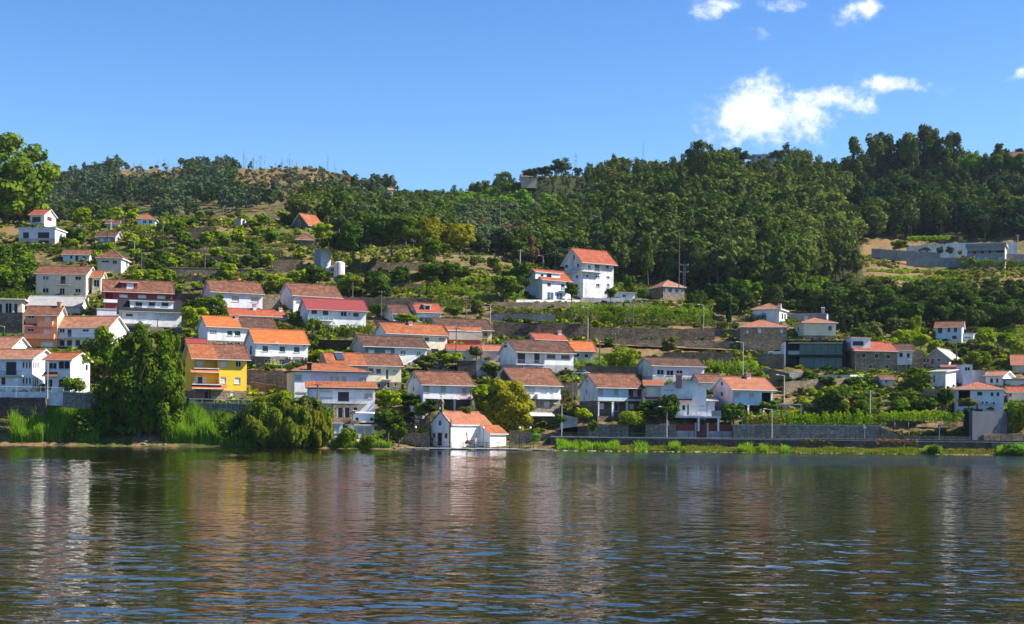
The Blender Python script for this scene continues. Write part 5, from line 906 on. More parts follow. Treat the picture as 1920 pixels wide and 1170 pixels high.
def where(u, v):
    a, b, n = min(LM, key=lambda t: (t[0]-u)**2+((t[1]-v)*1.6)**2); du, dv = u-a, (v-b)*1.3
    return ('right of ' if du > 0 else 'left of ')+n if abs(du) > abs(dv) else ('below ' if dv > 0 else 'above ')+n
MN = {'leaf_dark':'dark green','leaf_mid':'mid green','leaf_lime':'lime green','leaf_olive':'olive green','leaf_forest':'deep green','leaf_autumn':'reddish','leaf_euc':'grey-green','leaf_mid2':'green','leaf_fresh':'fresh green','leaf_fresh2':'yellowish green','leaf_blue':'blue-green','leaf_shade':'shade-darkened green','leaf_brown':'brown'}
CNT = {}
def scatter(n, box, hr, wr, kinds, mats, label, group, name='tree', cat='tree', avoid=True, seed=1, Dmin=244, Dmax=800, test=None, nleaf=None, leaf=None):
    rr = random.Random(seed); k = 0; tries = 0
    while k < n and tries < n*30:
        tries += 1; u = rr.uniform(box[0], box[1]); v = rr.uniform(box[2], box[3]); D = depth_at(u, v, Dmin, Dmax)
        if test and not test(u, v): continue
        h = rr.uniform(*hr); w = h*rr.uniform(*wr); P = world(u, v, D)
        if avoid and blocked(P, w*.45, h, u, v): continue
        m = rr.choice(mats); kd = rr.choice(kinds); random.seed(rr.random())
        nl = nleaf or (500 if h < 2.5 else 900 if h < 5 else 1500); lf = leaf or {500:.11, 900:.078, 1500:.055}.get(nl, .06)
        tree(name, MN[m]+' '+('tall ' if h > hr[0]+.6*(hr[1]-hr[0]) else 'low ')+(cat if cat != 'tree' else 'round tree')+' '+where(u, v), cat, P-Vector((0,0,.15)), h, w, kd, m, var=rr.randrange(3), nleaf=nl, leaf=lf, group=(cat if cat != 'tree' else 'round tree')+'s '+where(u, v)); k += 1
        SPOTS.append((P.x, P.y, w*.4))
HB = []; SPOTS = []
def collect_houses():
    for o in bpy.data.objects:
        if o.type == 'EMPTY' and o.get('category') in HC_:
            w = [c for c in o.children if c.name.startswith('wall')]
            if not w: continue
            xs = [v.co.x for v in w[0].data.vertices]; ys = [v.co.y for v in w[0].data.vertices]; zs = [v.co.z for v in w[0].data.vertices]
            HB.append((o.location.copy(), math.cos(o.rotation_euler.z), math.sin(o.rotation_euler.z), min(xs), max(xs), min(ys), max(ys), max(zs)))
HC_ = ('house','chapel','shed','barn','garage','hut','outbuilding','cottage','boathouse','tower')
def blocked(P, r, h, u, v):
    for (o, c, s, x0, x1, y0, y1, H) in HB:
        dx, dy = P.x-o.x, P.y-o.y; x = dx*c+dy*s; y = -dx*s+dy*c
        if x0-r < x < x1+r and y0-r < y < y1+r: return True
        # do not hide fronts: a tree in front of the house may cover only its lowest part
        if P.y < o.y and P.y > o.y-40:
            uh0 = UC+FPX*(o.x+x0)/o.y; uh1 = UC+FPX*(o.x+x1)/o.y; rp = r*FPX/P.y
            top = v - h*FPX/P.y; vb = VH-(o.z-HC)/o.y*FPX+(u-UC)*ROLL
            if uh0-rp*1.2-6 < u < uh1+rp+6 and top < vb-4: return True
    return any((P.x-a)**2+(P.y-b)**2 < (r+c)**2*.6 for a, b, c in SPOTS[-250:])
def orchards():
    G = 'small trees and bushes on the terraces'
    S = scatter; M = ['leaf_mid','leaf_lime','leaf_dark','leaf_lime','leaf_mid']
    S(66,(250,620,430,560),(2.6,4.4),(.85,1.15),['round','egg','round'],M,'small rounded citrus tree in the terraced orchard on the left knoll','citrus trees in the left terraced orchard','citrus_tree','citrus tree',seed=3)
    S(26,(300,600,404,432),(2.6,4.6),(.8,1.2),['round','wide'],M,'small leafy tree on top of the left knoll','trees on top of the left knoll',seed=4)
    S(26,(100,260,404,500),(3,6.5),(.75,1.1),['round','egg'],M,'leafy garden tree among the cottages of the left knoll','garden trees among the knoll cottages',seed=5)
    S(22,(0,70,478,556),(4,7),(.8,1.1),['round','egg'],['leaf_mid','leaf_dark','leaf_mid'],'tree in the green thicket at the left edge below the knoll','thicket trees at the left edge',seed=6)
    S(26,(625,985,478,562),(2.2,4.5),(.8,1.2),['round','egg'],['leaf_mid','leaf_dark','leaf_olive','leaf_lime'],'small tree on the brown terraces in the middle','small trees on the brown middle terraces',seed=8)
    S(40,(640,985,480,560),(1.2,2.2),(.9,1.4),['shrub'],['leaf_dark','leaf_mid','leaf_olive','leaf_lime'],'low bush on the brown terraces in the middle of the slope','low bushes on the brown middle terraces','shrub','shrub',seed=28)
    S(60,(245,560,430,560),(1.1,2.0),(.9,1.4),['shrub'],M,'low bush between the citrus trees of the left orchard','low bushes of the left orchard','shrub','shrub',seed=27)
    S(40,(1470,1800,700,795),(1.4,3.4),(.9,1.3),['shrub','round'],['leaf_dark','leaf_dark','leaf_mid','leaf_olive'],'dark bush in the tangle below the farm terrace','dark bushes in the tangle below the farm','shrub','shrub',seed=29)
    S(45,(460,1180,590,720),(1.2,2.6),(.9,1.3),['shrub','round'],M,'garden shrub squeezed between the village houses','garden shrubs squeezed between houses','shrub','shrub',seed=30)
    S(16,(1040,1330,560,606),(2.4,3.6),(.9,1.2),['round','egg'],['leaf_mid','leaf_dark','leaf_lime'],'small tree among the vine rows below the white houses','small trees among the upper vine rows',seed=9)
    S(40,(1620,1930,552,580),(3.2,6),(.8,1.1),['round','egg'],['leaf_dark','leaf_forest','leaf_mid'],'dark round-headed tree of the belt under the long white wall','tree belt under the long white wall','oak_tree','oak',seed=10, nleaf=1500)
    S(70,(1560,1935,572,622),(5,9.5),(.8,1.1),['round','egg'],['leaf_dark','leaf_forest','leaf_forest'],'dark oak in the shaded wood above the farmhouses','dark oaks above the farmhouses','oak_tree','oak',seed=11, nleaf=1500)
    S(44,(1600,1925,618,700),(2.4,5.5),(.8,1.2),['round','egg'],['leaf_lime','leaf_mid','leaf_olive'],'light green small tree on the vine slope around the farm','small trees on the right vine slope',seed=12)
    S(40,(1330,1560,520,600),(4,8),(.8,1.1),['round','egg'],['leaf_dark','leaf_mid','leaf_forest'],'leafy tree at the foot of the big forest','trees at the forest foot',seed=13, nleaf=1500)
    S(26,(1500,1800,705,792),(1.6,3.2),(1.0,1.5),['shrub'],['leaf_dark','leaf_mid','leaf_olive','leaf_lime'],'bush on the overgrown slope below the farm terrace','bushes on the overgrown slope','shrub','shrub',seed=14)
    S(30,(380,1180,600,700),(1.4,2.6),(.9,1.3),['shrub','round'],M,'small garden bush between the village houses','garden bushes between the houses','shrub','shrub',seed=15)
    S(16,(640,1100,735,800),(1.2,2.0),(.9,1.3),['shrub'],M,'low garden bush near the riverside houses','low bushes near the riverside houses','shrub','shrub',seed=16)
    S(14,(110,360,560,700),(1.6,3),(.9,1.2),['shrub','round'],M,'small bush between the houses on the left','small bushes between the left houses','shrub','shrub',seed=17)
    S(14,(1340,1520,640,700),(1.2,2.4),(.9,1.3),['shrub'],M,'bush on the rocky ground around the glass house','bushes around the glass house','shrub','shrub',seed=18)
    S(14,(620,1000,530,575),(1.2,2.2),(.9,1.3),['shrub'],['leaf_dark','leaf_lime','leaf_autumn','leaf_olive'],'low shrub along the foot of the brown terraces','low shrubs at the foot of the brown terraces','shrub','shrub',seed=19)
# ------------------------------------------------------------------ forest
def forest():
    rng = np.random.default_rng(11); pts = []
    def pr(u, v, D):
        if D < 800:
            if u > 1640 and v > 452: return 0
            lim = np.interp(u, [560,620,700,800,900,1000,1080,1200,1300,1400,1500,1620,2300], [425,440,462,466,478,502,520,530,545,560,570,455,450])
            return 1 if v < lim else 0
        if u < 680: return 1
        return 0
    # near hill
    for D in np.arange(350, 700, 5.6):
        w = 5.6; u = 540
        while u < 2250:
            u += w*FPX/D*(.75+.5*rng.random()); d = D+rng.uniform(-3, 3); v = vground(u, d)
            if pr(u, v, d) and not (u < 700 and d < 420) and not (d > 625 and u > 900 and rng.random() < .3): pts.append((u, v, d))
    near = []
    for (u, v, D) in pts:
        left = u < 640; kind = 'euc'; mat = 'leaf_forest'; h = rng.uniform(9, 15)
        z = np.sin(u*.011+D*.02)+np.sin(u*.023-D*.013)
        if 560 < u < 1130 and v > 375 and not left:
            kind = 'round' if rng.random() < .8 else 'euc'; mat = rng.choice(['leaf_forest','leaf_mid2','leaf_mid2','leaf_blue']); h = rng.uniform(6.5, 11)
            if 860 < u < 1010 and v < 420: mat = rng.choice(['leaf_mid2','leaf_fresh'])
            if 860 < u < 960 and v > 410: mat = 'leaf_blue'
        elif u < 1130:
            kind = 'euc' if rng.random() < .7 else 'round'; mat = rng.choice(['leaf_forest','leaf_euc','leaf_forest','leaf_mid2']); h = rng.uniform(7, 13)
        elif u > 1600: kind = rng.choice(['euc','euc','round']); mat = rng.choice(['leaf_shade','leaf_forest','leaf_shade','leaf_euc'], p=[.45,.35,.1,.1]); h = rng.uniform(9, 17)  # darker leaf colour puts the shade of this slope into the crowns
        else:
            kind = rng.choice(['euc','euc','pine','round']); mat = rng.choice(['leaf_forest','leaf_euc','leaf_forest','leaf_euc','leaf_mid2']); h = rng.uniform(8, 17)
            if 1490 < u < 1600 and v > 430: mat = rng.choice(['leaf_euc','leaf_fresh2'])
        if rng.random() < .012: mat = 'leaf_brown'
        if D > 590: h *= .72
        if (970 < u < 1100 or 1380 < u < 1470) and D > 570: h *= .45
        near.append((u, v, D, h, kind, mat))
    for (a, b, c, n, hh, mt) in [(1495,480,30,9,15,'leaf_fresh2'),(1560,520,34,10,14,'leaf_euc'),(1000,380,20,4,9,'leaf_fresh')]:
        for i in range(n):
            u = a+rng.normal()*c; D = depth_at(u, b+rng.uniform(-15, 25), 330, 600); near.append((u, vground(u, D), D, hh*rng.uniform(.8, 1.15), 'euc' if hh > 10 else 'round', mt))
    near.sort(key=lambda t: t[2])
    # individuals: the 250 that show largest; spread over the lower front of the wood and the skyline
    sel = near[:170]; sky = [t for t in near if t[2] > 590 and t not in sel]; sky = sorted(sky, key=lambda t: -t[2])[:0]
    rest = near[170:]
    mesh_c = {}
    for i, (u, v, D, h, kind, mat) in enumerate(sel):
        p = world(u, v, D); key = (kind, i % 4)
        if key not in mesh_c:
            V, F, T_ = template(kind, i % 4, 900, {'euc':.036,'round':.055,'pine':.045}[kind], fill=.25); r2 = np.random.default_rng(i % 4); tv, tf, tt, tm = trunk_np(kind, r2); a = join([(V, F, T_, 0), (tv, tf, None, 1)]); mesh_c[key] = mesh_np('forest_tree', a[0], a[1], ['leaf_forest', 'bark'], mi=a[3], tint=a[2])
        nat = {'euc':.36,'round':.74,'pine':.42}[kind]; w = h*{'euc':.42,'round':.85,'pine':.42}[kind]
        o = link('forest_tree', mesh_c[key], p-Vector((0,0,.3)), rng.random()*6.28, (w/nat, w/nat, h)); o.material_slots[0].link = 'OBJECT'; o.material_slots[0].material = MATS[mat]
        lab, grp = {'euc':('slender eucalyptus at the lower edge of the dense hillside forest','eucalyptus along the lower forest edge'),'round':('round-crowned tree at the lower edge of the dense hillside forest','round-crowned trees along the lower forest edge'),'pine':('pointed conifer at the lower edge of the dense hillside forest','conifers along the lower forest edge')}[kind]
        nm = {'euc':('eucalyptus','eucalyptus'),'round':('tree','tree'),'pine':('conifer','conifer')}[kind]; o.name = nm[0]; tag(o, MN[mat]+' '+('tall ' if h > 12 else 'lower ')+{'euc':'wood-edge eucalyptus','round':'wood-edge round tree','pine':'wood-edge conifer'}[kind]+' '+where(u, v), nm[1], {'euc':'wood-edge eucalyptus','round':'wood-edge round trees','pine':'wood-edge conifers'}[kind]+' '+where(u, v))
    bulk('hillside_wood', 'dense dark green wood covering the whole hillside behind the village', rest, 520, .048, rng)
    # far hill, left
    far = []
    for D in np.arange(720, 1225, 13):
        u = -60
        while u < 700:
            u += 10*FPX/D*(.7+.6*rng.random()); d = D+rng.uniform(-6, 6); v = vground(u, d)
            bare = (440 < u < 690 and v < 374 and d > 760) or (225 < u < 345 and v < 352 and d > 850) or (v > 385 and u < 420 and rng.random() < .55) or (480 < u < 620 and 365 < v < 385 and rng.random() < .8) or (110 < u < 260 and 380 < v < 400 and rng.random() < .7)
            if bare and rng.random() < (.95 if d < 1120 else .985): continue
            if u > 620 and d > 800 and rng.random() < .5: continue
            kind = rng.choice(['euc','round','euc','round']) if v < 370 else rng.choice(['round','euc','round']); far.append((u, v, d, rng.uniform(8, 15) if kind != 'sparse' else rng.uniform(14, 22), kind, rng.choice(['leaf_blue','leaf_forest','leaf_euc','leaf_blue'])))
    low = []
    for k in range(850):
        u = rng.uniform(180, 700); d = rng.uniform(740, 1215); v = vground(u, d)
        if v > 380: continue
        low.append((u, v, d, rng.uniform(1.2, 4.2), 'round', rng.choice(['leaf_olive','leaf_blue','leaf_autumn','leaf_brown','leaf_dry'], p=[.35,.25,.12,.14,.14])))
    bulk('far_scrub', 'low brown and green scrub on the cleared slopes of the far ridge', low, 22, .30, rng)
    bulk('far_wood', 'hazy bluish wood scattered over the far hill on the left', far, 150, .085, rng)
    # bare and burnt trunks on the far ridge
    b = MB(); rr = random.Random(4)
    for i in range(80):
        u = rr.choice([rr.uniform(85, 235), rr.uniform(340, 640), rr.uniform(240, 560)]); D = rr.uniform(900, 1200) if i > 60 else rr.uniform(1170, 1205); v = vground(u, D); p = world(u, v, D); h = rr.uniform(5, 12)*(1 if rr.random() < .8 else 1.4)
        b.tube(p, p+Vector((rr.uniform(-.6,.6),0,h)), .15, .06, 'pale_bark', 4, False)
        for j in range(5): z = h*rr.uniform(.5, .97); q = p+Vector((0,0,z)); b.tube(q, q+Vector((rr.uniform(-2.2,2.2), rr.uniform(-1,1), rr.uniform(.6,2.2))), .10, .04, 'pale_bark', 3, False)
    o = b.build('dead_trunks'); tag(o, 'thin bare burnt trunks standing scattered along the far left ridge', 'dead trees', kind='stuff')
def bulk(name, label, pts, nleaf, leaf, rng):
    mats = []; P = []; c = {}
    for (u, v, D, h, kind, mat) in pts:
        if mat not in mats: mats.append(mat)
        var = rng.integers(5); key = (kind, int(var))
        if key not in c:
            V, F, T_ = template(kind, 10+int(var), nleaf, leaf*{'euc':.8,'round':1.15,'pine':.9,'sparse':.5}[kind] if kind != 'sparse' else .03, fill=.12)
            if kind in ('sparse', 'euc'):
                tv, tf = tube_np([(0,0,-.05),(0,0,.5),(0,0,.95)], [.013,.009,.004], 4); a = join([(V, F, T_, 0), (tv, tf, None, 1)]); c[key] = a
            else: c[key] = (V, F, T_, np.zeros(len(F), int))
        V, F, T_, M = c[key]; p = world(u, v, D); nat = {'euc':.36,'round':.74,'pine':.42,'sparse':.25}[kind]; w = h*{'euc':.44,'round':.9,'pine':.44,'sparse':.22}[kind]; t = rng.random()*6.28; ct, st = math.cos(t), math.sin(t); s = w/nat
        X = np.stack([(V[:,0]*ct-V[:,1]*st)*s+p.x, (V[:,0]*st+V[:,1]*ct)*s+p.y, V[:,2]*h+p.z-.3], 1); mi = mats.index(mat); P.append((X, F, np.clip(T_*.55+rng.random()*.65-.12, 0, 1), np.where(M == 1, 99, mi)))
    o = 0; VV, FF, TT, MM = [], [], [], []
    for X, F, t, m in P: VV.append(X); FF.append(F+o); TT.append(t); MM.append(m); o += len(X)
    mats.append('pale_bark'); MM = np.concatenate(MM); MM[MM == 99] = len(mats)-1
    ob = link(name, mesh_np(name, np.concatenate(VV), np.concatenate(FF), mats, mi=MM, tint=np.concatenate(TT))); tag(ob, label, 'wood', kind='stuff'); print(name, len(pts), 'trees', len(MM), 'faces')
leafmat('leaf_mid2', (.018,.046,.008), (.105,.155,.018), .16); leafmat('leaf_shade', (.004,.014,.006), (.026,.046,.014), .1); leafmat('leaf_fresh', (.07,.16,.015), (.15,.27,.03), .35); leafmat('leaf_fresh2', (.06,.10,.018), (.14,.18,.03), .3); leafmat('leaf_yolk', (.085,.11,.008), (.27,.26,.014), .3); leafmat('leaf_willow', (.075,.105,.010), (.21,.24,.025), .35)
# ------------------------------------------------------------------ hedges, vines, reeds, grass
def leaf_box(pts, w, h, n, size, rng, seedlump=0, z0=0.0):
    """pts: polyline of ground points (world); leaves fill a rounded, lumpy strip w wide, h high"""
    P = np.array([tuple(p) for p in pts]); seg = np.linalg.norm(np.diff(P, axis=0), axis=1); L = np.concatenate([[0], np.cumsum(seg)]); s = rng.random(n)*L[-1]
    base = np.stack([np.interp(s, L, P[:,k]) for k in range(3)], 1); i = np.clip(np.searchsorted(L, s)-1, 0, len(seg)-1); d = np.diff(P, axis=0)[i]; d[:,2] = 0; d /= np.linalg.norm(d, axis=1, keepdims=True); sd = np.stack([d[:,1], -d[:,0], np.zeros(n)], 1)
    kn = rng.random(int(L[-1]/.8)+3); lump = .82+.42*np.interp(s, np.arange(len(kn))*.8, kn)+0*np.sin(s*1.3+seedlump)+.10*np.sin(s*3.1+seedlump*2)+.09*np.sin(s*7.7)
    a = rng.random(n)*math.pi; rad = np.where(rng.random(n) < .3, rng.random(n), .85+.25*rng.random(n)); x = np.cos(a)*rad*w/2*lump; z = np.abs(np.sin(a))**.7*rad*h*lump+z0
    Q = base+sd*x[:,None]; Q[:,2] += z; nr = sd*np.cos(a)[:,None]; nr[:,2] += np.sin(a); nr += rng.normal(size=(n,3))*.5; nr /= np.linalg.norm(nr, axis=1, keepdims=True)
    t = np.cross(nr, rng.normal(size=(n,3))); t /= np.linalg.norm(t, axis=1, keepdims=True); b = np.cross(nr, t); sz = size*(.6+.8*rng.random(n))[:,None]
    V = np.stack([Q-t*sz, Q-b*sz*.6, Q+t*sz, Q+b*sz*.6], 1).reshape(-1,3); return V, np.arange(4*n).reshape(-1,4), np.clip(.6*rng.random(n)+.5*np.interp(s, np.arange(len(kn))*.8, kn[::-1])-.05, 0, 1)
def hedge(label, u0, v0, u1, v1, hpx, w=1.6, mat='leaf_mid', name='hedge', cat='hedge', D=None, dens=110, size=.17, group=None, z0=0.0, seed=0, posts=False):
    n = max(int(abs(u1-u0)/12), 2); pts = []
    for i in range(n+1):
        t = i/n; u = u0+(u1-u0)*t; v = v0+(v1-v0)*t; d = (D[0]+(D[1]-D[0])*t) if D else depth_at(u, v); pts.append(world(u, v, d))
    L = sum((pts[i+1]-pts[i]).length for i in range(n)); h = hpx*pts[0].y/FPX; rng = np.random.default_rng(seed+int(u0)); o = pts[0].copy()
    V, F, T_ = leaf_box([p-o for p in pts], w, h, int(L*dens*max(h, .8)/1.5), size, rng, seed+u0*.1, z0); e = thing(name, label, cat, o, 0, group); link('foliage', mesh_np('foliage', V, F, [mat], tint=T_), parent=e)
    st = 2.5 if posts else 1.6; k = int(L/st); b = MB()
    for i in range(k+1):
        t = i/max(k, 1); j = min(int(t*n), n-1); q = pts[j].lerp(pts[j+1], t*n-j)-o; b.tube(q-Vector((0,0,.4)), q+Vector((0,0,max(z0+.3, h*.6) if not posts else z0+h*.5)), .05 if not posts else .07, .03 if not posts else .06, 'bark' if not posts else 'pole_concrete', 5)
        if posts: b.build('post', e); b = MB()
    if not posts: b.build('stems', e)
    return e
def hedges():
    H = hedge
    H('long vine row, upper of the two below the white upper houses', 1072,588,1335,600, 15, 2.2, 'leaf_vine', 'vine_row', 'vine row', z0=.6, group=None)
    H('long leafy hedge, lower of the two below the white upper houses', 1085,606,1335,613, 20, 2.4, 'leaf_mid', 'vine_row', 'vine row', seed=2)
    H('row of round-cut grey-green bushes left of the vine rows', 925,594,1075,604, 17, 2.6, 'leaf_olive', 'vine_row', 'vine row', seed=3)
    H('long vine trellis with reddish patches along the garden wall on the right', 1392,800,1660,802, 22, 1.8, 'leaf_vine', 'vine_trellis', 'vine trellis', D=(257.5,257.5), z0=.2, dens=150, seed=4, posts=True)
    H('sagging vine trellis over the dark garden on the far right', 1652,795,1806,797, 16, 2.2, 'leaf_vine', 'vine_trellis', 'vine trellis', D=(257,256.5), z0=.6, dens=150, seed=5, posts=True)
    H('vine patch with autumn red leaves in the long trellis', 1400,801,1470,801, 20, 1.2, 'leaf_autumn', 'vine_patch', 'vine', D=(256.8,256.8), dens=45, seed=6)
    H('clipped dark hedge on the granite terrace of the vivid orange roofed house', 480,691,548,691, 6, 1.6, 'leaf_dark', dens=240, size=.12, seed=7)
    H('dark clipped hedge beside the stone building with the pink hipped roof', 1335,617,1386,618, 13, 2, 'leaf_cypress', dens=240, size=.12, seed=8)
    H('dark clipped hedge in front of the white villa', 1384,603,1436,604, 12, 2, 'leaf_cypress', dens=240, size=.12, seed=9)
    H('green pergola vine below the crimson-roofed house', 592,632,700,632, 18, 3.0, 'leaf_mid', 'vine_row', 'vine row', seed=10, z0=.3)
    H('vine hanging along the wall under the long lavender-white house', 1318,700,1420,700, 20, 1.6, 'leaf_vine', 'vine_row', 'vine row', seed=11)
    H('vine patch below the small vivid orange roof', 1078,690,1150,690, 14, 2, 'leaf_vine', 'vine_row', 'vine row', seed=12)
    H('long clipped hedge across the left knoll below the flat-roofed house', 0,468,185,470, 9, 1.8, 'leaf_cypress', dens=180, size=.15, seed=13)
    H('long dark hedge on the upper terrace of the left orchard', 245,448,345,448, 13, 2, 'leaf_dark', dens=120, seed=14)
    H('low hedge along the dirt terrace in the left orchard', 330,462,560,464, 7, 1.5, 'leaf_olive', dens=120, seed=15)
    H('leafy row at the left edge below the thicket', 0,568,75,572, 22, 3, 'leaf_mid', seed=16)
    H('green row of vines at the foot of the brown terraces', 790,575,900,575, 13, 2, 'leaf_mid', 'vine_row', 'vine row', seed=17)
    H('vine row with yellowing leaves on the middle terrace', 790,552,890,553, 14, 1.5, 'leaf_vine', 'vine_row', 'vine row', seed=18)
    H('bright green vine pergola left of the dormered white house', 885,562,982,562, 14, 3, 'leaf_vine', 'vine_row', 'vine row', seed=19)
    H('vine pergola roof by the long white retaining wall', 1702,462,1780,460, 6, 3, 'leaf_vine', 'vine_row', 'vine row', D=(498,498), z0=2.2, seed=20, size=.3)
    H('clipped hedge in front of the blue-shuttered house', 1800,498,1925,500, 10, 2, 'leaf_mid', D=(462,462), size=.3, dens=60, seed=21)
    for i, (v0, v1) in enumerate([(512,516),(524,530)]): H('vine row on the slope under the white retaining wall, %s' % ('upper' if i == 0 else 'lower'), 1625,v0,1800,v1, 8, 2.2, 'leaf_vine', 'vine_row', 'vine row', size=.28, dens=60, seed=22+i)
    for i, v in enumerate([611,622,632]): H('vine row right of the white vine-slope house, %s' % ['highest','middle','lowest'][i], 1832,v,1960,v+3, 8, 1.8, 'leaf_vine', 'vine_row', 'vine row', seed=30+i)
    for i, v in enumerate([655,664]): H('bright vine row between the farmhouse and the barn, %s' % ['upper','lower'][i], 1640+20*i,v,1745,v+12, 9, 2.2, 'leaf_vine', 'vine_row', 'vine row', seed=40+i)
    for i, (u0, u1, v, mt) in enumerate([(255,345,470,'leaf_vine'),(400,520,476,'leaf_mid'),(270,400,498,'leaf_olive'),(330,540,441,'leaf_vine'),(430,560,452,'leaf_mid'),(270,380,512,'leaf_mid'),(400,560,520,'leaf_vine'),(255,330,434,'leaf_lime'),(90,180,476,'leaf_mid'),(640,760,520,'leaf_olive'),(690,800,548,'leaf_mid'),(860,960,532,'leaf_vine'),(860,980,545,'leaf_mid')]):
        H(MN.get(mt, 'bright')+(' long' if u1-u0 > 115 else ' short')+' crop row on the terraces, '+where((u0+u1)/2, v), u0,v,u1,v+2, 7+i%3*2, 1.6, mt, 'vine_row', 'vine row', seed=60+i)
    H('hanging ivy over the big dark terrace wall', 950,612,1010,613, 7, .9, 'leaf_dark', seed=80); H('dry creeper on the river wall, centre right', 1500,832,1560,833, 8, .5, 'leaf_olive', D=(251.9,251.9), seed=81); H('dry creeper on the river wall, far right', 1640,833,1720,834, 9, .5, 'leaf_autumn', D=(251.9,251.9), dens=60, seed=82)
    H('leafy thicket behind the promenade wall on the far right', 1655,822,1800,822, 12, 1.6, 'leaf_dark', D=(257.4,257.4), seed=50)
    H('grey-green lavender bed beside the chapel steps', 765,812,805,812, 15, 3, 'leaf_olive', D=(253,253), seed=51)
def blades(name, label, cat, spots, h, n, mat, seed, w=.05, bend=.35, kind='stuff'):
    rng = np.random.default_rng(seed); V = []; 
    P = []
    for (u0, u1, D0, D1, m) in spots:
        for i in range(m):
            u = rng.uniform(u0, u1); D = rng.uniform(D0, D1); P.append(tuple(world(u, vground(u, D), D)))
    P = np.array(P); k = len(P); hh = h[0]+(h[1]-h[0])*rng.random(k); lump = .75+.35*np.sin(P[:,0]*.9)*np.sin(P[:,0]*.37+P[:,1]*.8); hh *= lump; a = rng.random(k)*6.28; d = np.stack([np.cos(a), np.sin(a), np.zeros(k)], 1); s = np.stack([-d[:,1], d[:,0], np.zeros(k)], 1); bd = bend*rng.random(k)*hh
    ww = w*(.6+.8*rng.random(k)); z = np.array([0,0,1.0]); P[:,2] -= .15
    m0 = P+z*(hh*.55)[:,None]+d*(bd*.25)[:,None]; t = P+z*(hh*(1-.25*bd/np.maximum(hh, .1)))[:,None]+d*bd[:,None]
    V = np.stack([P-s*ww[:,None]*.5, P+s*ww[:,None]*.5, m0+s*ww[:,None]*.6, t, m0-s*ww[:,None]*.6], 1)
    VV = V.reshape(-1,3); i0 = np.arange(k)*5; F = np.concatenate([np.stack([i0, i0+1, i0+2, i0+4], 1), np.stack([i0+4, i0+2, i0+3, i0+3], 1)])
    me = bpy.data.meshes.new(name); F1 = np.stack([i0, i0+1, i0+2, i0+4], 1); F2 = np.stack([i0+4, i0+2, i0+3], 1)
    me.vertices.add(len(VV)); me.vertices.foreach_set('co', VV.astype(np.float32).ravel()); loops = np.concatenate([F1.ravel(), F2.ravel()]); me.loops.add(len(loops)); me.loops.foreach_set('vertex_index', loops.astype(np.int32)); me.polygons.add(2*k)
    me.polygons.foreach_set('loop_start', np.concatenate([np.arange(k)*4, 4*k+np.arange(k)*3]).astype(np.int32)); me.polygons.foreach_set('loop_total', np.concatenate([np.full(k, 4), np.full(k, 3)]).astype(np.int32))
    tt = rng.random(k); at = me.attributes.new('tint', 'FLOAT', 'FACE'); at.data.foreach_set('value', np.concatenate([tt, tt]).astype(np.float32)); me.materials.append(MATS[mat]); me.update(calc_edges=True)
    o = link(name, me); tag(o, label, cat, kind=kind); return o
def bank_plants():
    blades('reeds', 'tall bright reeds crowding the bank in the left of the picture', 'reeds', [(60,185,246,254,5200),(20,80,245,248,1600),(310,440,245.5,253,5600),(410,480,245,250,1500)], (2.6,4.6), 0, 'leaf_reed', 1, .11, .3)
    blades('bank_grass', 'bright lime grass along the foot of the promenade wall', 'grass', [(1040,1500,245.8,251.5,20000),(1500,1770,246.5,251.5,9000),(1860,1940,246,251,4000),(1180,1460,246,250,4000)], (.2,1.0), 0, 'leaf_grass', 2, .09, .4)
    blades('tall_weeds', 'tall green weeds in tufts on the river bank', 'weeds', [(1045,1085,246,251,1500),(1090,1160,246,251,1800),(1190,1215,246,250,500),(1255,1275,246,250,700),(1385,1410,246,250,500),(1425,1440,246,250,400),(1465,1480,246,250,350),(1735,1765,245.5,249,1100),(1870,1935,246,251,3000),(640,700,245,249,1600),(690,735,245,248,900),(620,660,246,250,1600)], (.9,2.2), 0, 'leaf_reed', 3, .09, .4)
    blades('olive_grass', 'patchy darker green grass among the lime grass of the bank', 'grass', [(1040,1130,246,251.5,2500),(1200,1260,246,251,2200),(1330,1440,246,251,2600),(1520,1600,246,251,2600),(1660,1860,246.5,251.5,4500)], (.2,.8), 0, 'leaf_mid', 5, .10, .4)
    blades('dry_grass', 'dry tan grass on the left bank and the slopes', 'grass', [(0,70,246,252,2600),(300,340,246,252,600),(1100,1180,246,251,1500),(1440,1560,245.6,251,2500),(1740,1870,246,251.5,3000)], (.2,.6), 0, 'leaf_dry', 4, .09, .4)
    T(648,795,838,46,'shrub','leaf_mid','bamboo-like bush between the boathouse and the garage', D=246.3)
    T(690,808,840,36,'shrub','leaf_mid','leafy bush in front of the cream garage', D=246)
    T(1750,833,852,30,'shrub','leaf_mid','rounded green bush at the waterline on the far right', D=245.6)
    T(1905,828,854,50,'shrub','leaf_fresh','bright leafy bush at the waterline near the right edge', D=246)
    T(1005,810,829,24,'shrub','leaf_fresh','bright green bush on the dirt ramp right of the chapel', D=250)
    T(430,765,838,100,'shrub','leaf_dark','dark thicket between the reeds and the willow', D=248.5, nleaf=3000, leaf=.04)
    T(160,765,836,110,'shrub','leaf_dark','dark undergrowth at the foot of the left reeds', D=249.5, nleaf=3000, leaf=.04)
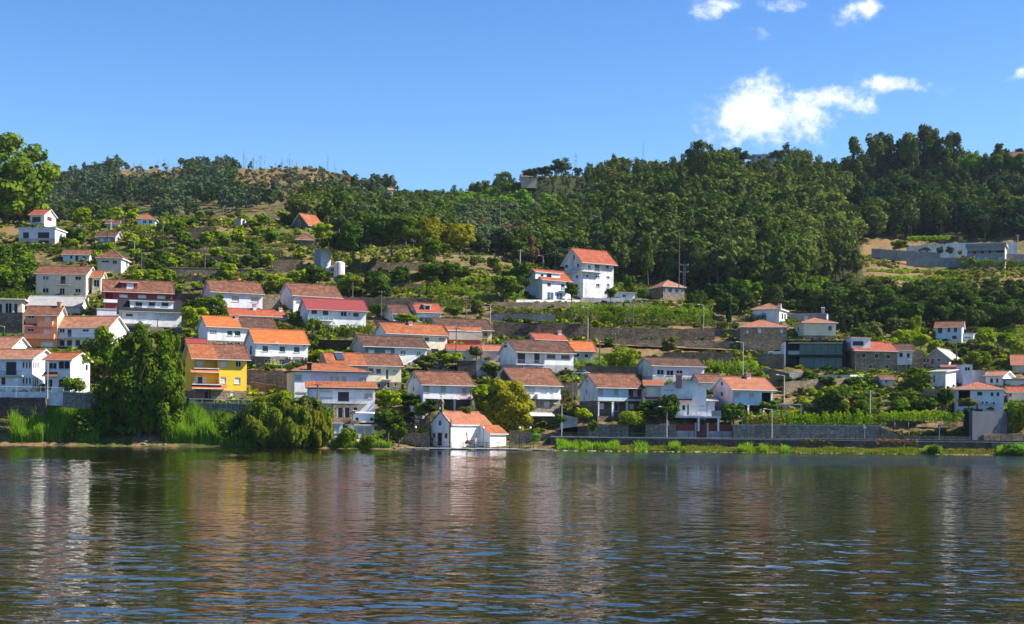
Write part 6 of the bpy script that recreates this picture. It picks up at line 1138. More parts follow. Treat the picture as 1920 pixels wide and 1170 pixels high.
def scrub():
    """low cover over the open slopes"""
    rng = np.random.default_rng(21); V, F, TT, M = [], [], [], []; o = 0; mats = ['leaf_olive','leaf_mid','leaf_dry','leaf_lime']; n = 0; tv = [template('shrub', 20+i, 26, .33, fill=.2) for i in range(5)]
    for D in np.arange(252, 500, 1.9):
        u = -20
        while u < 1945:
            u += (1.7 if D < 345 else 2.2)*FPX/D*(.5+rng.random()); d = D+rng.uniform(-1, 1); v = vground(u, d)
            if d > 470 and u > 560 and not u > 1600: continue
            if 745 < u < 1030 and d < 258: continue
            if u > 1030 and d < 262: continue
            if 1060 < u < 1480 and 645 < v < 662: continue
            dr = dryness(u, v, d); q = math.sin(u*.031+d*.17)+math.sin(u*.013-d*.09)+rng.normal()*.6
            if q < -1.05+dr: continue
            p = world(u, v, d); s = rng.uniform(.5, 1.7); k = rng.integers(5); vv, ff, t = tv[k]; X = vv*np.array([s*1.3, s*1.3, s*.8]); V.append(X+np.array([p.x, p.y, p.z-.1])); F.append(ff+o); o += len(vv); TT.append(np.clip(t*.6+rng.random()*.4, 0, 1)); M.append(np.full(len(ff), rng.choice([0,1,2,3], p=[.36,.36,.05,.23]))); n += 1
    ob = link('scrub', mesh_np('scrub', np.concatenate(V), np.concatenate(F), mats, mi=np.concatenate(M), tint=np.concatenate(TT))); tag(ob, 'low scrub, weeds and garden greenery over the terraced slopes', 'scrub', kind='stuff'); print('scrub', n)
# ------------------------------------------------------------------ walls
def wall(label, u0, t0, b0, u1, t1, b1, mat='stone', th=.5, D=None, name='stone_wall', cat='wall', cap=None, deep=1.5, rough=.12, group=None):
    D0 = D[0] if D else depth_at(u0, b0); D1 = D[1] if D else depth_at(u1, b1); A = world(u0, b0, D0); Bp = world(u1, b1, D1); L = math.hypot(Bp.x-A.x, Bp.y-A.y); rz = math.atan2(Bp.y-A.y, Bp.x-A.x); c, s = math.cos(rz), math.sin(rz)
    n = max(int(L/1.6), 2); rr = random.Random(int(u0*3+t0)); b = MB(); tops = []
    for i in range(n+1):
        t = i/n; p = A.lerp(Bp, t); u = u0+(u1-u0)*t; vt = t0+(t1-t0)*t; zt = world(u, vt, p.y).z; tops.append((L*t, zt-A.z+(rr.uniform(-rough, rough) if cap is None else 0), p.z-A.z))
    for i in range(n):
        x0, za, g0 = tops[i]; x1, zb, g1 = tops[i+1]; g0 -= deep; g1 -= deep
        b.face([(x0,0,g0),(x1,0,g1),(x1,0,zb),(x0,0,za)], mat); b.face([(x1,th,g1),(x0,th,g0),(x0,th,za),(x1,th,zb)], mat); b.face([(x0,0,za),(x1,0,zb),(x1,th,zb),(x0,th,za)], mat)
    x, z, g = tops[0]; b.face([(x,th,g-deep),(x,0,g-deep),(x,0,z),(x,th,z)], mat); x, z, g = tops[-1]; b.face([(x,0,g-deep),(x,th,g-deep),(x,th,z),(x,0,z)], mat)
    e = thing(name, label, cat, A, rz, group); b.build('wall_body', e)
    if cap:
        k = MB()
        for i in range(n): x0, za, _ = tops[i]; x1, zb, _ = tops[i+1]; k.slab([(x0,-.08,za+.14),(x1,-.08,zb+.14),(x1,th+.08,zb+.14),(x0,th+.08,za+.14)], .135, cap)
        k.build('coping', e)
    return e
def walls():
    w = wall
    w('long grey river wall carrying the promenade above the grass bank', 1032,820,838,1960,831,847,'dark_stone',.8,D=(252,252),cap='concrete',name='river_wall')
    w('rough grey garden wall behind the promenade, left of the dark gateway', 1102,795,817,1178,795,819,'granite_block',.5,D=(257.5,257.5))
    w('rough grey garden wall between the dark gateway and the red fence', 1210,795,818,1267,796,819,'granite_block',.5,D=(257.5,257.5))
    w('tall plastered garden wall with pale coping under the vine trellis', 1374,797,820,1652,799,823,'granite_block',.5,D=(256,256),cap='concrete')
    w('dark end wall beside the small gate at the left end of the garden wall', 1042,806,817,1102,797,818,'dark_stone',.5,D=(257.5,257.5))
    w('stone wall in the shade of the sagging vine trellis', 1700,800,823,1806,803,824,'dark_stone',.5,D=(260,259))
    w('sloping stone ramp wall right of the plastered garden wall', 1652,802,823,1700,820,824,'stone',.6,D=(255.5,255.5))
    w('low stone parapet in front of the sagging vine trellis', 1695,816,824,1820,818,824,'stone',.35,D=(254.5,254.5))
    w('slate-grey plastered retaining wall below the white carport house', 1823,771,823,1888,772,820,'slate_panel',1.0,D=(254.5,257),name='retaining_wall',rough=0)
    w('narrow shaded dark blue return of the slate-grey retaining wall', 1805,771,812,1822,771,820,'navy',.6,D=(258.5,255),name='retaining_wall',rough=0)  # same grey wall; the shade on this side is put in as dark blue
    w('rubble wall at the right edge above the river wall', 1845,815,826,1960,812,827,'warm_stone',1.0,D=(254.2,255))
    w('dry rock revetment below the slate-grey wall', 1860,832,853,1960,834,854,'stone',1.0,D=(251.5,251.5))
    # middle terraces
    w('big dark stone terrace wall in the middle of the hillside behind the parked dark car', 925,604,634,1105,607,641,'dark_stone',.7)
    w('bluish stone terrace wall above the big dark one', 920,588,602,1040,590,606,'blue_stone',.6)
    w('long terrace wall right of the tall lamp, under the hedge', 1106,614,640,1340,617,640,'dark_stone',.6)
    w('terrace wall with small blue gate below the dark hedge', 1320,616,632,1388,618,634,'stone',.6)
    w('second dark terrace wall above the dirt road', 1150,636,646,1380,640,654,'stone',.6)
    w('tall rough wall below the dirt road', 1245,660,686,1375,661,690,'dark_stone',.7)
    w('stone wall under the parked white car, right part', 1420,662,690,1470,664,694,'stone',.7)
    w('rough stone wall below the lime tree', 1085,686,702,1195,688,712,'stone',.6)
    w('tall grey block wall between the granite house and the pillared house', 1048,718,745,1083,718,748,'granite_block',.6)
    w('brown rock-faced wall behind the yellow house driveway', 463,694,722,552,696,730,'granite_block',.8)
    w('white-capped ramp wall right of the yellow house', 470,716,735,545,728,742,'stone',.5,cap='concrete')
    w('rubble wall between the block house and the brown-roofed white house', 490,553,584,525,553,584,'warm_stone',.8)
    w('long pale-topped stone wall across the left orchard', 262,501,518,515,506,520,'stone',.6,cap='warm_stone')
    w('short dark stone wall corner at the right end of the orchard', 513,487,510,566,487,512,'dark_stone',.6)
    w('upper dark terrace wall of the left orchard', 345,480,492,512,482,496,'dark_stone',.6)
    w('low terrace wall at the foot of the left orchard', 265,517,528,400,519,530,'dark_stone',.5)
    w('dark concrete double-terrace wall under the knoll pergola', 350,426,450,406,426,450,'dark_stone',.6)
    w('rough terrace wall in the middle of the left orchard', 290,466,476,525,470,480,'dark_stone',.6)
    w('low terrace wall under the hipped cottage', 235,446,454,345,448,457,'stone',.6)
    w('brown retaining wall under the dormered cottage', 700,600,612,760,602,616,'stone',.5)
    w('brick-brown terrace wall right of the white and teal house', 805,690,708,860,694,712,'stone',.5)
    w('terrace wall behind the dark red house', 322,549,568,382,552,572,'dark_stone',.6)
    w('brown stone terrace wall behind the crimson-roofed house', 640,557,575,810,560,582,'stone',.6)
    w('upper brown terrace wall under the big dark tree', 660,492,506,800,492,508,'dark_stone',.6)
    w('highest brown terrace wall by the tall wooden pole', 845,478,486,950,480,490,'stone',.6)
    w('dark terrace wall above the vine row in the middle', 640,528,540,790,532,545,'dark_stone',.6)
    w('white parapet wall in front of the dormered white house', 968,562,570,1088,562,571,'white_stained',.3,name='parapet_wall',rough=0)
    w('old stone wall with plants below the white parapet', 925,566,578,1215,568,580,'stone',.6)
    w('low pale wall in front of the small white garage', 1090,558,566,1215,560,567,'concrete',.4)
    # right
    w('curved dry stone wall bounding the farm terrace garden', 1470,716,742,1600,708,726,'stone',.7)
    w('white-grey retaining wall of the farm terrace lawn, left straight part', 1535,703,715,1594,703,715,'light_stone',.5,name='retaining_wall',rough=0)
    w('bright white slanting end of the farm terrace retaining wall', 1594,703,713,1630,702,705,'white_stained',.5,name='retaining_wall',rough=0)
    w('old grey plastered wall with a small door below the glass house', 1478,697,716,1534,700,716,'concrete',.5)
    w('rocky stone face under the glass house, left', 1432,690,722,1480,700,726,'stone',1.0)
    w('crumbling rock terrace on the overgrown slope', 1640,768,777,1740,770,779,'stone',.8)
    w('reddish earth wall left of the carport house', 1730,728,745,1790,731,752,'warm_stone',.8)
    w('dry stone wall on the right vine terrace', 1840,640,652,1960,645,658,'stone',.7)
    w('long white retaining wall high on the right below the dark wood, left part', 1700,461,478,1775,458,480,'white_stained',.6,D=(503,503),name='retaining_wall',rough=0)
    w('long white retaining wall high on the right, tall right part', 1775,456,482,1906,454,485,'white_stained',.6,D=(503,503),name='retaining_wall',rough=0)
    w('lower streaked concrete retaining wall in front of the white one', 1634,466,476,1762,474,486,'dim_wall',.6,D=(492,485),name='retaining_wall',rough=0)
    w('second lower streaked concrete wall towards the blue-shuttered house', 1700,482,490,1812,484,494,'dim_wall',.6,D=(480,478),name='retaining_wall',rough=0)
    w('pale concrete wall right of the blue-shuttered house', 1888,476,492,1960,477,493,'dim_wall',.6,D=(474,474),name='retaining_wall',rough=0)
    # left
    w('old dark stone river wall at the left edge under the white houses', -40,744,765,85,746,766,'dark_stone',.8,D=(248.5,248.5))
    w('low white garden wall with posts in front of the left white houses', -40,733,743,118,736,745,'white_stained',.25,D=(250,250),name='garden_wall',rough=0)
    w('grey garden wall right of the porch house', 118,735,748,190,740,752,'granite_block',.3,D=(250,250),cap='concrete')
    w('grey wall with a white rail in front of the yellow house', 356,756,772,470,758,778,'granite_block',.4,D=(253,253),cap='concrete')
    w('stone foundation wall left of the salmon house', -40,585,625,42,586,625,'stone',.8)
    w('pale terrace wall below the beige two-storey house', 56,553,562,165,557,566,'concrete',.5)
    w('low stone wall beside the lavender bed', 757,811,822,806,813,826,'warm_stone',.5,D=(252,252))
    w('stone block wall behind the parked black car', 700,783,798,800,786,806,'stone',.6,D=(257,257))
    w('stone wall with a curved top right of the chapel tree', 955,806,830,1040,814,824,'warm_stone',.5,D=(256,256))
    w('reddish stone garden wall by the garage of the tall granite house', 1050,776,796,1083,784,800,'concrete',.5,D=(257.5,257.5))
    # chapel quay and paths
    q = MB(); A = world(762, 841, 246); Bq = world(1035, 844, 246); z = A.z; L = Bq.x-A.x
    q.box(0, L, 0, 10, -1.6, -.003, 'dark_stone'); q.box(-.05, L+.05, -.06, 10, 0, .12, 'light_stone'); q.box(L*.12, L*.6, -1.6, -.003, -1.6, -.35, 'dark_stone'); o = q.build('quay', None, A, math.atan2(Bq.y-A.y, L)); tag(o, kind='structure')
    for nm, u0, v0, u1, v1, w_, mt, D0, D1 in [('dirt_road',1055,646,1480,664,4.5,'light_stone',0,0),('promenade',1032,821,1960,829,4.2,'asphalt',254.5,254.5)]:
        n = 40; V, F = [], []
        for i in range(n+1):
            t = i/n; u = u0+(u1-u0)*t; v = v0+(v1-v0)*t; D = depth_at(u, v) if not D0 else D0+(D1-D0)*t; p = world(u, v, D); V += [(p.x, p.y-w_/2, p.z+.25), (p.x, p.y+w_/2, p.z+.32)]
        F = [(2*i, 2*i+2, 2*i+3, 2*i+1) for i in range(n)]; o = link(nm, mesh_np(nm, V, F, [mt])); tag(o, kind='structure')
# ------------------------------------------------------------------ poles, lamps, rails, signs
def pole(label, u, vt, vb, kind='wood', D=None, dmin=244, **k):
    D = D or depth_at(u, vb, dmin); p = world(u, vb, D); h = (vb-vt)*D/FPX; e_name = {'wood':'utility_pole','conc':'utility_pole','lamp':'street_lamp','globe':'garden_lamp','mast':'radio_mast'}[kind]; rz = -math.atan2(p.x, p.y)
    e = thing(e_name, label, {'wood':'pole','conc':'pole','lamp':'street lamp','globe':'lamp','mast':'mast'}[kind], p, rz, k.get('group')); b = MB(); r = k.get('r', .13)
    if kind in ('wood', 'conc'):
        mt = 'pole_wood' if kind == 'wood' else 'pole_concrete'; b.tube((0,0,-.5),(0,0,h),r*1.25,r*.75,mt,8); b.build('pole_shaft', e); c = MB(); w = k.get('arm', .7); c.box(-w,w,-.17,-.08,h-.45,h-.33,mt)
        for x in (-w+.08, 0, w-.08): c.tube((x,-.12,h-.33),(x,-.12,h-.12),.05,.035,'white_metal',6)
        c.build('crossarm', e)
    elif kind == 'lamp':
        b.tube((0,0,-.3),(0,0,h),.11,.07,k.get('mat','galvanised'),8); b.tube((0,0,h-.05),(-1.1,-.2,h+.12),.05,.04,k.get('mat','galvanised'),6); b.build('pole_shaft', e); c = MB(); c.ball((-1.35,-.24,h+.12),.34,'white_metal',8,5,(1,.5,.32)); c.build('lamp_head', e)
    elif kind == 'globe':
        b.tube((0,0,-.1),(0,0,h-.25),.055,.04,'dark_metal',8); b.tube((0,0,-.05),(0,0,.35),.10,.07,'dark_metal',8); b.build('pole_shaft', e); c = MB(); c.ball((0,0,h-.1),.21,'frame_white',10,6); c.build('lamp_globe', e)
    else:
        w = k.get('w', .35)
        for sx, sy in ((-w,-w),(w,-w),(w,w),(-w,w)): b.tube((sx,sy,-1),(sx*.5,sy*.5,h),.05,.03,'galvanised',4)
        z, i = 0, 0
        while z < h-.8: f = lambda zz: w*(1-.5*zz/h); b.tube((-f(z),-f(z),z),(f(z+.8),-f(z+.8),z+.8),.025,.025,'galvanised',3); b.tube((f(z),-f(z),z),(-f(z+.8),-f(z+.8),z+.8),.025,.025,'galvanised',3); z += .8
        b.build('lattice', e); c = MB()
        for z in k.get('arms', (h-.4,)): c.box(-1.0,1.0,-.05,.05,z-.05,z+.05,'galvanised'); c.tube((-.9,0,z),(-.9,0,z+.3),.06,.06,'white_metal',6); c.tube((.9,0,z),(.9,0,z+.3),.06,.06,'white_metal',6)
        c.build('crossarm', e)
    return (p, h)
def wire(label, a, b, sag=1.0, r=.028, group='overhead wires'):
    n = 16; P = []
    for i in range(n+1): t = i/n; q = a.lerp(b, t); q.z -= sag*4*t*(1-t); P.append(tuple(q-a))
    V, F = tube_np(P, [r]*(n+1), 4); o = link('overhead_wire', mesh_np('overhead_wire', V, F, ['dark_metal']), tuple(a)); tag(o, label, 'wire', group)
def poles():
    p = pole; T_ = {}
    def top(q): return q[0]+Vector((0,0,q[1]-.15))
    T_['tall'] = p('tallest dark wooden pole on the brown terrace, dead centre of the hillside', 937,374,472,'wood',r=.19)
    T_['a'] = p('pale concrete pole at the right end of the brown terrace', 975,468,512,'conc')
    T_['b'] = p('thin pole with a lamp bracket left of the dormered white house', 1018,480,512,'lamp')
    T_['c'] = p('wooden pole behind the dormered white house', 1041,471,514,'wood')
    T_['d'] = p('very tall thin dark antenna pole against the black forest', 1273,436,535,'wood',r=.10,arm=.1, D=352)
    p('small white lattice pylon at the forest foot beside the tall antenna pole', 1283,490,537,'mast',D=350,arms=(5.4,3.6))
    p('white concrete lamp post in the middle of the terraces', 1102,577,642,'lamp',mat='pole_concrete')
    T_['e'] = p('wooden pole standing in the vine rows', 1187,565,613,'wood')
    p('street lamp at the right end of the vine rows', 1319,572,634,'lamp')
    p('street lamp left of the stone building on the dirt road', 1393,642,708,'lamp',mat='pole_concrete')
    T_['f'] = p('brown wooden pole left of the lime round tree', 1124,632,704,'wood')
    T_['g'] = p('dark wooden pole in front of the lime round tree', 1153,624,702,'wood')
    T_['h'] = p('slim wooden pole left of the white-pillared maroon loggia house', 1073,703,758,'wood')
    T_['i'] = p('tall pale lamp post right of the pink-gabled house', 1470,704,768,'lamp',mat='pole_concrete')
    T_['j'] = p('galvanised pole with a meter box rising from the vine row on the right', 1631,733,815,'conc', D=258, r=.10)
    p('promenade lamp in front of the orange tree', 1250,764,820,'lamp',D=255.5)
    p('promenade lamp in front of the long vine trellis', 1447,768,821,'lamp',D=255.5)
    p('promenade lamp near the clipped bush and the garage', 1053,758,817,'lamp',D=255.5)
    T_['k'] = p('wooden pole left of the cottage with beige screens', 855,612,677,'wood')
    T_['l'] = p('wooden pole above the bright vegetable terrace', 874,560,596,'wood')
    p('short lamp post beside the round olive tree', 919,571,604,'lamp')
    T_['m'] = p('wooden pole above the crimson-roofed house', 661,522,566,'wood')
    T_['n'] = p('wooden pole left of the mossy-roofed small house', 715,545,604,'wood')
    T_['o'] = p('wooden pole in the middle of the left orchard', 384,468,516,'wood')
    p('wooden pole on the brown terrace right of the white tank', 676,475,512,'wood')
    T_['p'] = p('dark wooden pole between the two balconies of the pink villa', 595,717,785,'wood',D=252)
    T_['q'] = p('white concrete pole on the left knoll by the flat house', 148,421,449,'conc')
    T_['r'] = p('left pole of a pair on the left knoll', 201,431,464,'wood'); p('white pole on the skyline of the left knoll', 208,411,434,'conc'); p('right pole of a pair on the left knoll', 215,421,464,'wood')
    p('thin pole on the skyline left of the hipped cottage', 232,403,426,'wood'); T_['s'] = p('tall thin pole in the left orchard near the hedge', 305,405,449,'wood')
    T_['t'] = p('lamp pole right of the square cream house', 252,452,487,'lamp'); T_['u'] = p('dark pole by the terrace stairs in the left orchard', 265,467,518,'wood')
    p('green-grey pole left of the beige two-storey house', 57,516,553,'wood'); T_['v'] = p('pole in front of the slate-roofed white house', 295,595,636,'wood'); p('wooden pole between the cottages on the left slope', 178,444,474,'wood')
    p('thin wooden post on the brown terrace left of the tallest pole', 775,451,491,'wood')
    p('lattice radio mast rising above the forest ridge', 1206,267,312,'mast',D=600,w=.5,arms=()); p('electricity pylon on the skyline right of the hilltop house', 1079,286,330,'mast',D=640,w=.6,arms=(9.2,7.2)); p('small distant pylon on the skyline left of the radio mast', 1106,308,328,'mast',D=640,w=.3,arms=(3.6,))
    p('wooden pole on the vine slope right of the barn', 1793,640,690,'wood'); p('pole on the dark slope in the right-hand wood', 1776,566,592,'wood')
    p('pole at the upper right edge behind the retaining wall', 1908,440,478,'conc',D=498)
    for u, lab in ((974,'left one by the round-headed tree'),(994,'right one near the dirt ramp'),(906,'one in front of the chapel annex'),(779,'one at the left end of the quay')): p('white globe lamp on the chapel quay, '+lab, u, 801 if u != 779 else 800, 838,'globe',D=247.2 if u < 950 else 248.5)
    p('lamp post in front of the left-edge white houses', 89,678,745,'lamp',D=249.5); p('street lamp beside the stone foundation wall at the left edge', 8,612,650,'lamp')
    for a, b, s, l in [('f','g',.4,'short wire pair between the two poles near the lime tree'),('g','e',1.5,'wire climbing from the lime tree pole to the vine row pole'),('h','f',1.5,'wire from the slim pole up to the brown pole'),('c','a',1.2,'wire between the poles behind the dormered house'),('s','o',1.5,'wire crossing the left orchard'),('n','m',1.2,'wire above the crimson roof'),('l','n',2,'wire over the dormered cottage'),('k','f',3,'long sagging wire across the village from the screened cottage to the lime tree'),('b','c',.5,'short wire behind the dormered white house'),('p','k',3,'wire rising from the pink villa to the screened cottage'),('e','i',3,'long wire from the vine rows down to the tall pale lamp post'),('v','o',2.5,'wire from the slate-roofed house up to the orchard')]: wire(l, top(T_[a]), top(T_[b]), s)
    wire('long slack cable slanting from the transformer tower past the big dark tree', world(619,470,385), world(760,437,386), 1.0)
    wire('long wire from the left knoll down across the duplex roof', top(T_['u']), top(T_['v']), 2.0)
def rail(label, u0, v0, u1, v1, h, D, sp=.14, posts=2.0, mt='dark_metal', name='railing', cat='railing'):
    A = world(u0, v0, D[0]); B_ = world(u1, v1, D[1]); L = math.hypot(B_.x-A.x, B_.y-A.y); rz = math.atan2(B_.y-A.y, B_.x-A.x); dz = B_.z-A.z; e = thing(name, label, cat, A, rz); b = MB()
    for z in (h, h*.15): b.tube((0,0,z),(L,0,z+dz),.03,.03,mt,5)
    n = int(L/sp)
    for i in range(n+1): x = L*i/n; b.box(x-.012, x+.012, -.012, .012, h*.15+dz*i/n, h+dz*i/n, mt)
    b.build('bars', e); b = MB(); n = min(int(L/posts), 99); b.box(-.04, .04, -.04, .04, -.2, h+.1, mt); me = b.mesh('post')
    for i in range(n+1): link('post', me, (L*i/n, 0, dz*i/n), parent=e)
def street_things():
    rail('long dark railing on the edge of the promenade above the river wall', 1040,821,1960,831,1.0,(252.6,252.6),sp=.45)
    rail('dark railing along the chapel quay', 802,839,1000,841,1.0,(246.5,246.7),sp=.3)
    rail('white rail on the wall before the yellow house', 356,756,470,758,.8,(253,253),mt='white_metal',sp=.5)
    rail('pale railing on the garden wall of the left-edge white houses', -30,733,118,736,.9,(250,250),mt='white_metal',sp=.3)
    # red fence and gate
    e0 = world(1268, 819, 257.6); e1 = world(1373, 819, 257.6); L = e1.x-e0.x; s = L/105.0
    for nm, lab, cat, parts in [('fence','dark red metal fence panel on a low wall, left of the red gate','fence',(0,33)),('fence','longer dark red metal fence panel on a low wall, right of the red gate','fence',(60,104))]:
        e = thing(nm, lab, cat, e0+Vector((parts[0]*s,0,0))); w = (parts[1]-parts[0])*s; b = MB(); b.box(0,w,0,.2,-.5,1.15,'concrete'); b.build('low_wall', e); b = MB(); b.box(.02,w-.02,.07,.11,1.2,2.35,'red_panel')
        x = .2
        while x < w: b.box(x,x+.04,.04,.069,1.2,2.35,'red_panel'); x += .3
        b.build('panel', e)
    for x, lab in ((34.5,'pale gate post left of the dark red gate'),(57,'pale gate post right of the dark red gate')): b = MB(); b.box(0,.32,-.05,.3,-.5,2.5,'light_stone'); b.box(-.04,.36,-.09,.34,2.5,2.62,'light_stone'); tag(b.build('gate_post', None, e0+Vector((x*s,0,0))), lab, 'post')
    e = thing('gate', 'dark red double gate opening on the promenade', 'gate', e0+Vector((38.2*s,0,0)))
    for i in range(2): b = MB(); w = 18.4*s/2; b.box(i*w+.02,(i+1)*w-.02,.05,.10,.0,2.3,'red_panel'); [b.box(i*w+.1+j*.22,i*w+.13+j*.22,.02,.049,.05,2.2,'red_panel') for j in range(int(w/.22)-0) if .13+j*.22 < w-.03]; b.build('gate_leaf', e)
    e = thing('gate', 'dark barred gateway in shade under the vine-covered arbour', 'gate', world(1179, 819, 257.4)); b = MB(); w = 30*257.4/FPX; [b.box(.08+i*.2,.11+i*.2,.0,.03,0,2.0,'dark_metal') for i in range(int(w/.2))]; b.box(0,w,0,.03,1.95,2.03,'dark_metal'); b.build('gate_leaf', e); b = MB(); b.box(0,w,2.5,2.6,-.5,2.6,'dark_wall'); b.build('shade_panel', e)  # panel behind the bars is coloured dark to stand in for shade
    # terrace on pillars of the gable-fronted house, with furniture
    O = world(1266, 803, 257); s = 257/FPX; e = thing('terrace', 'concrete terrace on two white pillars in front of the gable-fronted white house', 'terrace', O); zt = (803-780)*s
    b = MB(); b.box(0,86*s,0,3.4,zt-.3,zt,'white_stained'); b.build('terrace_slab', e)
    for x in (44, 81): b = MB(); b.box(x*s-.16,x*s+.16,.1,.42,-.5,zt-.303,'white'); b.build('pillar', e)
    b = MB(); b.box(.1,85*s,3.0,3.3,-.6,zt-.303,'dark_wall'); b.build('back_wall', e); b = MB(); b.box(68*s,86*s,.05,.15,zt+.003,zt+1.1,'concrete'); b.build('parapet', e)  # the wall at the back is a dark sheet painting the shaded void below
    for i, (x, lab) in enumerate([(20,'leftmost'),(36,'second'),(46,'third'),(58,'rightmost')]):
        t = thing('garden_chair', 'white plastic chair on the pillared terrace, %s of four' % lab, 'chair', O+Vector((x*s,1.2,zt))); 
        b = MB(); b.box(-.25,.25,-.25,.25,.42,.46,'frame_white'); b.build('seat', t); b = MB(); b.box(-.25,.25,.2,.25,.46,.9,'frame_white'); b.build('backrest', t)
        for sx in (-.22,.19):
            for sy in (-.22,.19): b = MB(); b.box(sx,sx+.04,sy,sy+.04,0,.42,'frame_white'); b.build('leg', t)
    # signs
    for u, vt, vb, D, kd in ((1761,797,824,254.2,'blue'),(30,710,744,249,'round'),(1621,797,821,254.2,'tri')):
        p = world(u, vb, D); h = (vb-vt)*D/FPX; e = thing('road_sign', {'blue':'blue square road sign on the promenade, far right','round':'round white sign seen from behind at the left edge','tri':'small triangular sign on the promenade before the vine trellis'}[kd], 'sign', p); b = MB(); b.tube((0,0,-.2),(0,0,h),.035,.035,'galvanised',6); b.build('post', e); b = MB()
        if kd == 'blue': b.box(-.3,.3,-.07,-.04,h-.7,h,'sign_blue'); b.face([(-.15,-.073,h-.5),(.15,-.073,h-.5),(0,-.073,h-.2)],'frame_white')
        elif kd == 'round': b.tube((0,-.07,h-.4),(0,-.04,h-.4),.42,.42,'frame_white',18)
        else: b.face([(-.35,-.05,h-.6),(.35,-.05,h-.6),(0,-.05,h)],'frame_white'); b.face([(.35,-.04,h-.6),(-.35,-.04,h-.6),(0,-.04,h)],'frame_white')
        b.build('sign_panel', e)
    # white tank
    p = world(636, 523, 362); s = 362/FPX; e = thing('water_tank', 'upright white cylindrical tank streaked with rust on a green foot', 'tank', p); b = MB(); r = 10.3*s; b.tube((0,0,-.6),(0,0,.5),r*.98,r*.98,'teal',24); b.tube((0,0,.5),(0,0,30*s),r,r,'white_stained',24); b.tube((0,0,30*s),(0,0,32.5*s),r,r*.35,'white_stained',24); b.build('tank_shell', e)
    b = MB(); b.tube((-.1,-r-.08,0),(-.1,-r-.08,31*s),.16,.16,'rust',8); b.build('pipe', e)
    # solar panel, pergolas
    h = [o for o in bpy.data.objects if o.get('label', '').startswith('duplex with a solar')][0]; rf = [c for c in h.children if c.name.startswith('roof')][0]; bb = [Vector(c) for c in rf.bound_box]; x0, x1 = min(v.x for v in bb), max(v.x for v in bb); z1 = max(v.z for v in bb); z0 = min(v.z for v in bb); y0 = min(v.y for v in bb)
    yr = max(v.y for v in bb)/2-.25; sl_ = (z1-z0-.4)/(yr-y0); f_ = lambda y: z0+.30+sl_*(y-y0)+.12; ya, yb = y0+(yr-y0)*.35, y0+(yr-y0)*.85
    b = MB(); xc = x0+(x1-x0)*.2; b.slab([(xc-.8,ya,f_(ya)),(xc+.8,ya,f_(ya)),(xc+.8,yb,f_(yb)),(xc-.8,yb,f_(yb))], .08, 'solar'); b.tube((xc-.85,yb+.2,f_(yb)+.15),(xc+.85,yb+.2,f_(yb)+.15),.24,.24,'grey_metal',10); b.build('solar_panel', h)
    e = thing('pergola', 'yellow timber pergola frame in front of the stone farmhouse', 'pergola', world(1641, 697, depth_at(1641,697))); s = depth_at(1641,697)/FPX; w = 51*s; H = 16*s
    for i in range(5):
        for y in (0, 2.2): b = MB(); b.box(w*i/4-.05,w*i/4+.05,y-.05,y+.05,-.6,H-.12,'timber'); b.build('post', e)
    for y in (0, 2.2): b = MB(); b.box(-.2,w+.2,y-.05,y+.05,H-.12,H,'timber'); b.build('beam', e)
    for i in range(12): b = MB(); b.box(w*i/11-.05,w*i/11+.05,-.4,2.6,H+.003,H+.12,'timber'); b.build('rafter', e)
    e = thing('pergola', 'rustic dark pergola on top of the left knoll above the double-terrace wall', 'pergola', world(358, 425, depth_at(358, 425))); s = depth_at(358, 425)/FPX; w = 48*s; H = 13*s
    for i in range(5):
        for y in (0, 2.6): b = MB(); b.tube((w*i/4,y,-.5),(w*i/4,y,H),.07,.06,'bark',6); b.build('post', e)
    b = MB(); b.box(-.5,w+.5,-.5,3.1,H,H+.14,'wood'); [b.box(w*i/8-.05,w*i/8+.05,-.7,3.3,H+.143,H+.23,'bark') for i in range(9)]; b.build('pergola_roof', e)
    e = thing('shelter', 'open shelter with dark posts between the crimson roof and the teal-and-white house', 'shelter', world(590, 660, depth_at(590,660))); s = depth_at(590,660)/FPX; w = 72*s; H = 22*s; b = MB(); b.box(-.2,w,-.3,3,H,H+.12,'dark_metal'); b.build('shelter_roof', e)
    for i in range(6): b = MB(); b.box(w*i/5-.06-.1,w*i/5+.06-.1,-.1,.02,-1,H-.003,'dark_metal'); b.build('post', e)
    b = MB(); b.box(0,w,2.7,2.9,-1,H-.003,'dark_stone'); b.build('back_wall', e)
    e = thing('carport', 'white flat canopy on posts right of the pink-gabled house', 'carport', world(1455, 779, 259)); s = 259/FPX; w = 49*s; H = 22*s; b = MB(); b.box(0,w,0,3,H-.2,H,'white_stained'); b.build('canopy', e)
    for x in (.2, w*.35, w-.3): b = MB(); b.box(x,x+.25,.1,.35,-.5,H-.203,'light_stone'); b.build('post', e)
    # white plastic covered van at the pink villa, parasol
    e = thing('parasol', 'folded-out lilac parasol on the terrace of the dormered white house', 'parasol', world(1073, 562, depth_at(1073,564)-4)); b = MB(); b.tube((0,0,0),(0,0,2.3),.04,.04,'white_metal',6); b.build('pole_shaft', e); b = MB(); b.tube((0,0,1.9),(0,0,2.5),1.5,.05,'purple',8,False); b.build('canopy', e)
    # boulders along the water
    rr = random.Random(9); tmpl = []
    for k in range(4):
        b = MB(); b.ball((0,0,0),1,'stone_rock',7,5); me = b.mesh('boulder')
        for v in me.vertices: v.co *= 1+rr.uniform(-.28,.22)
        tmpl.append(me)
    spots = [(rr.uniform(1035,1095), rr.uniform(245.2,247.5)) for _ in range(26)]+[(rr.uniform(1095,1860), rr.uniform(244.6,246.0)) for _ in range(120)]+[(rr.uniform(270,330), rr.uniform(244.6,248)) for _ in range(12)]+[(rr.uniform(690,760), rr.uniform(244.8,246.5)) for _ in range(14)]+[(rr.uniform(0,60), rr.uniform(244.8,246)) for _ in range(6)]
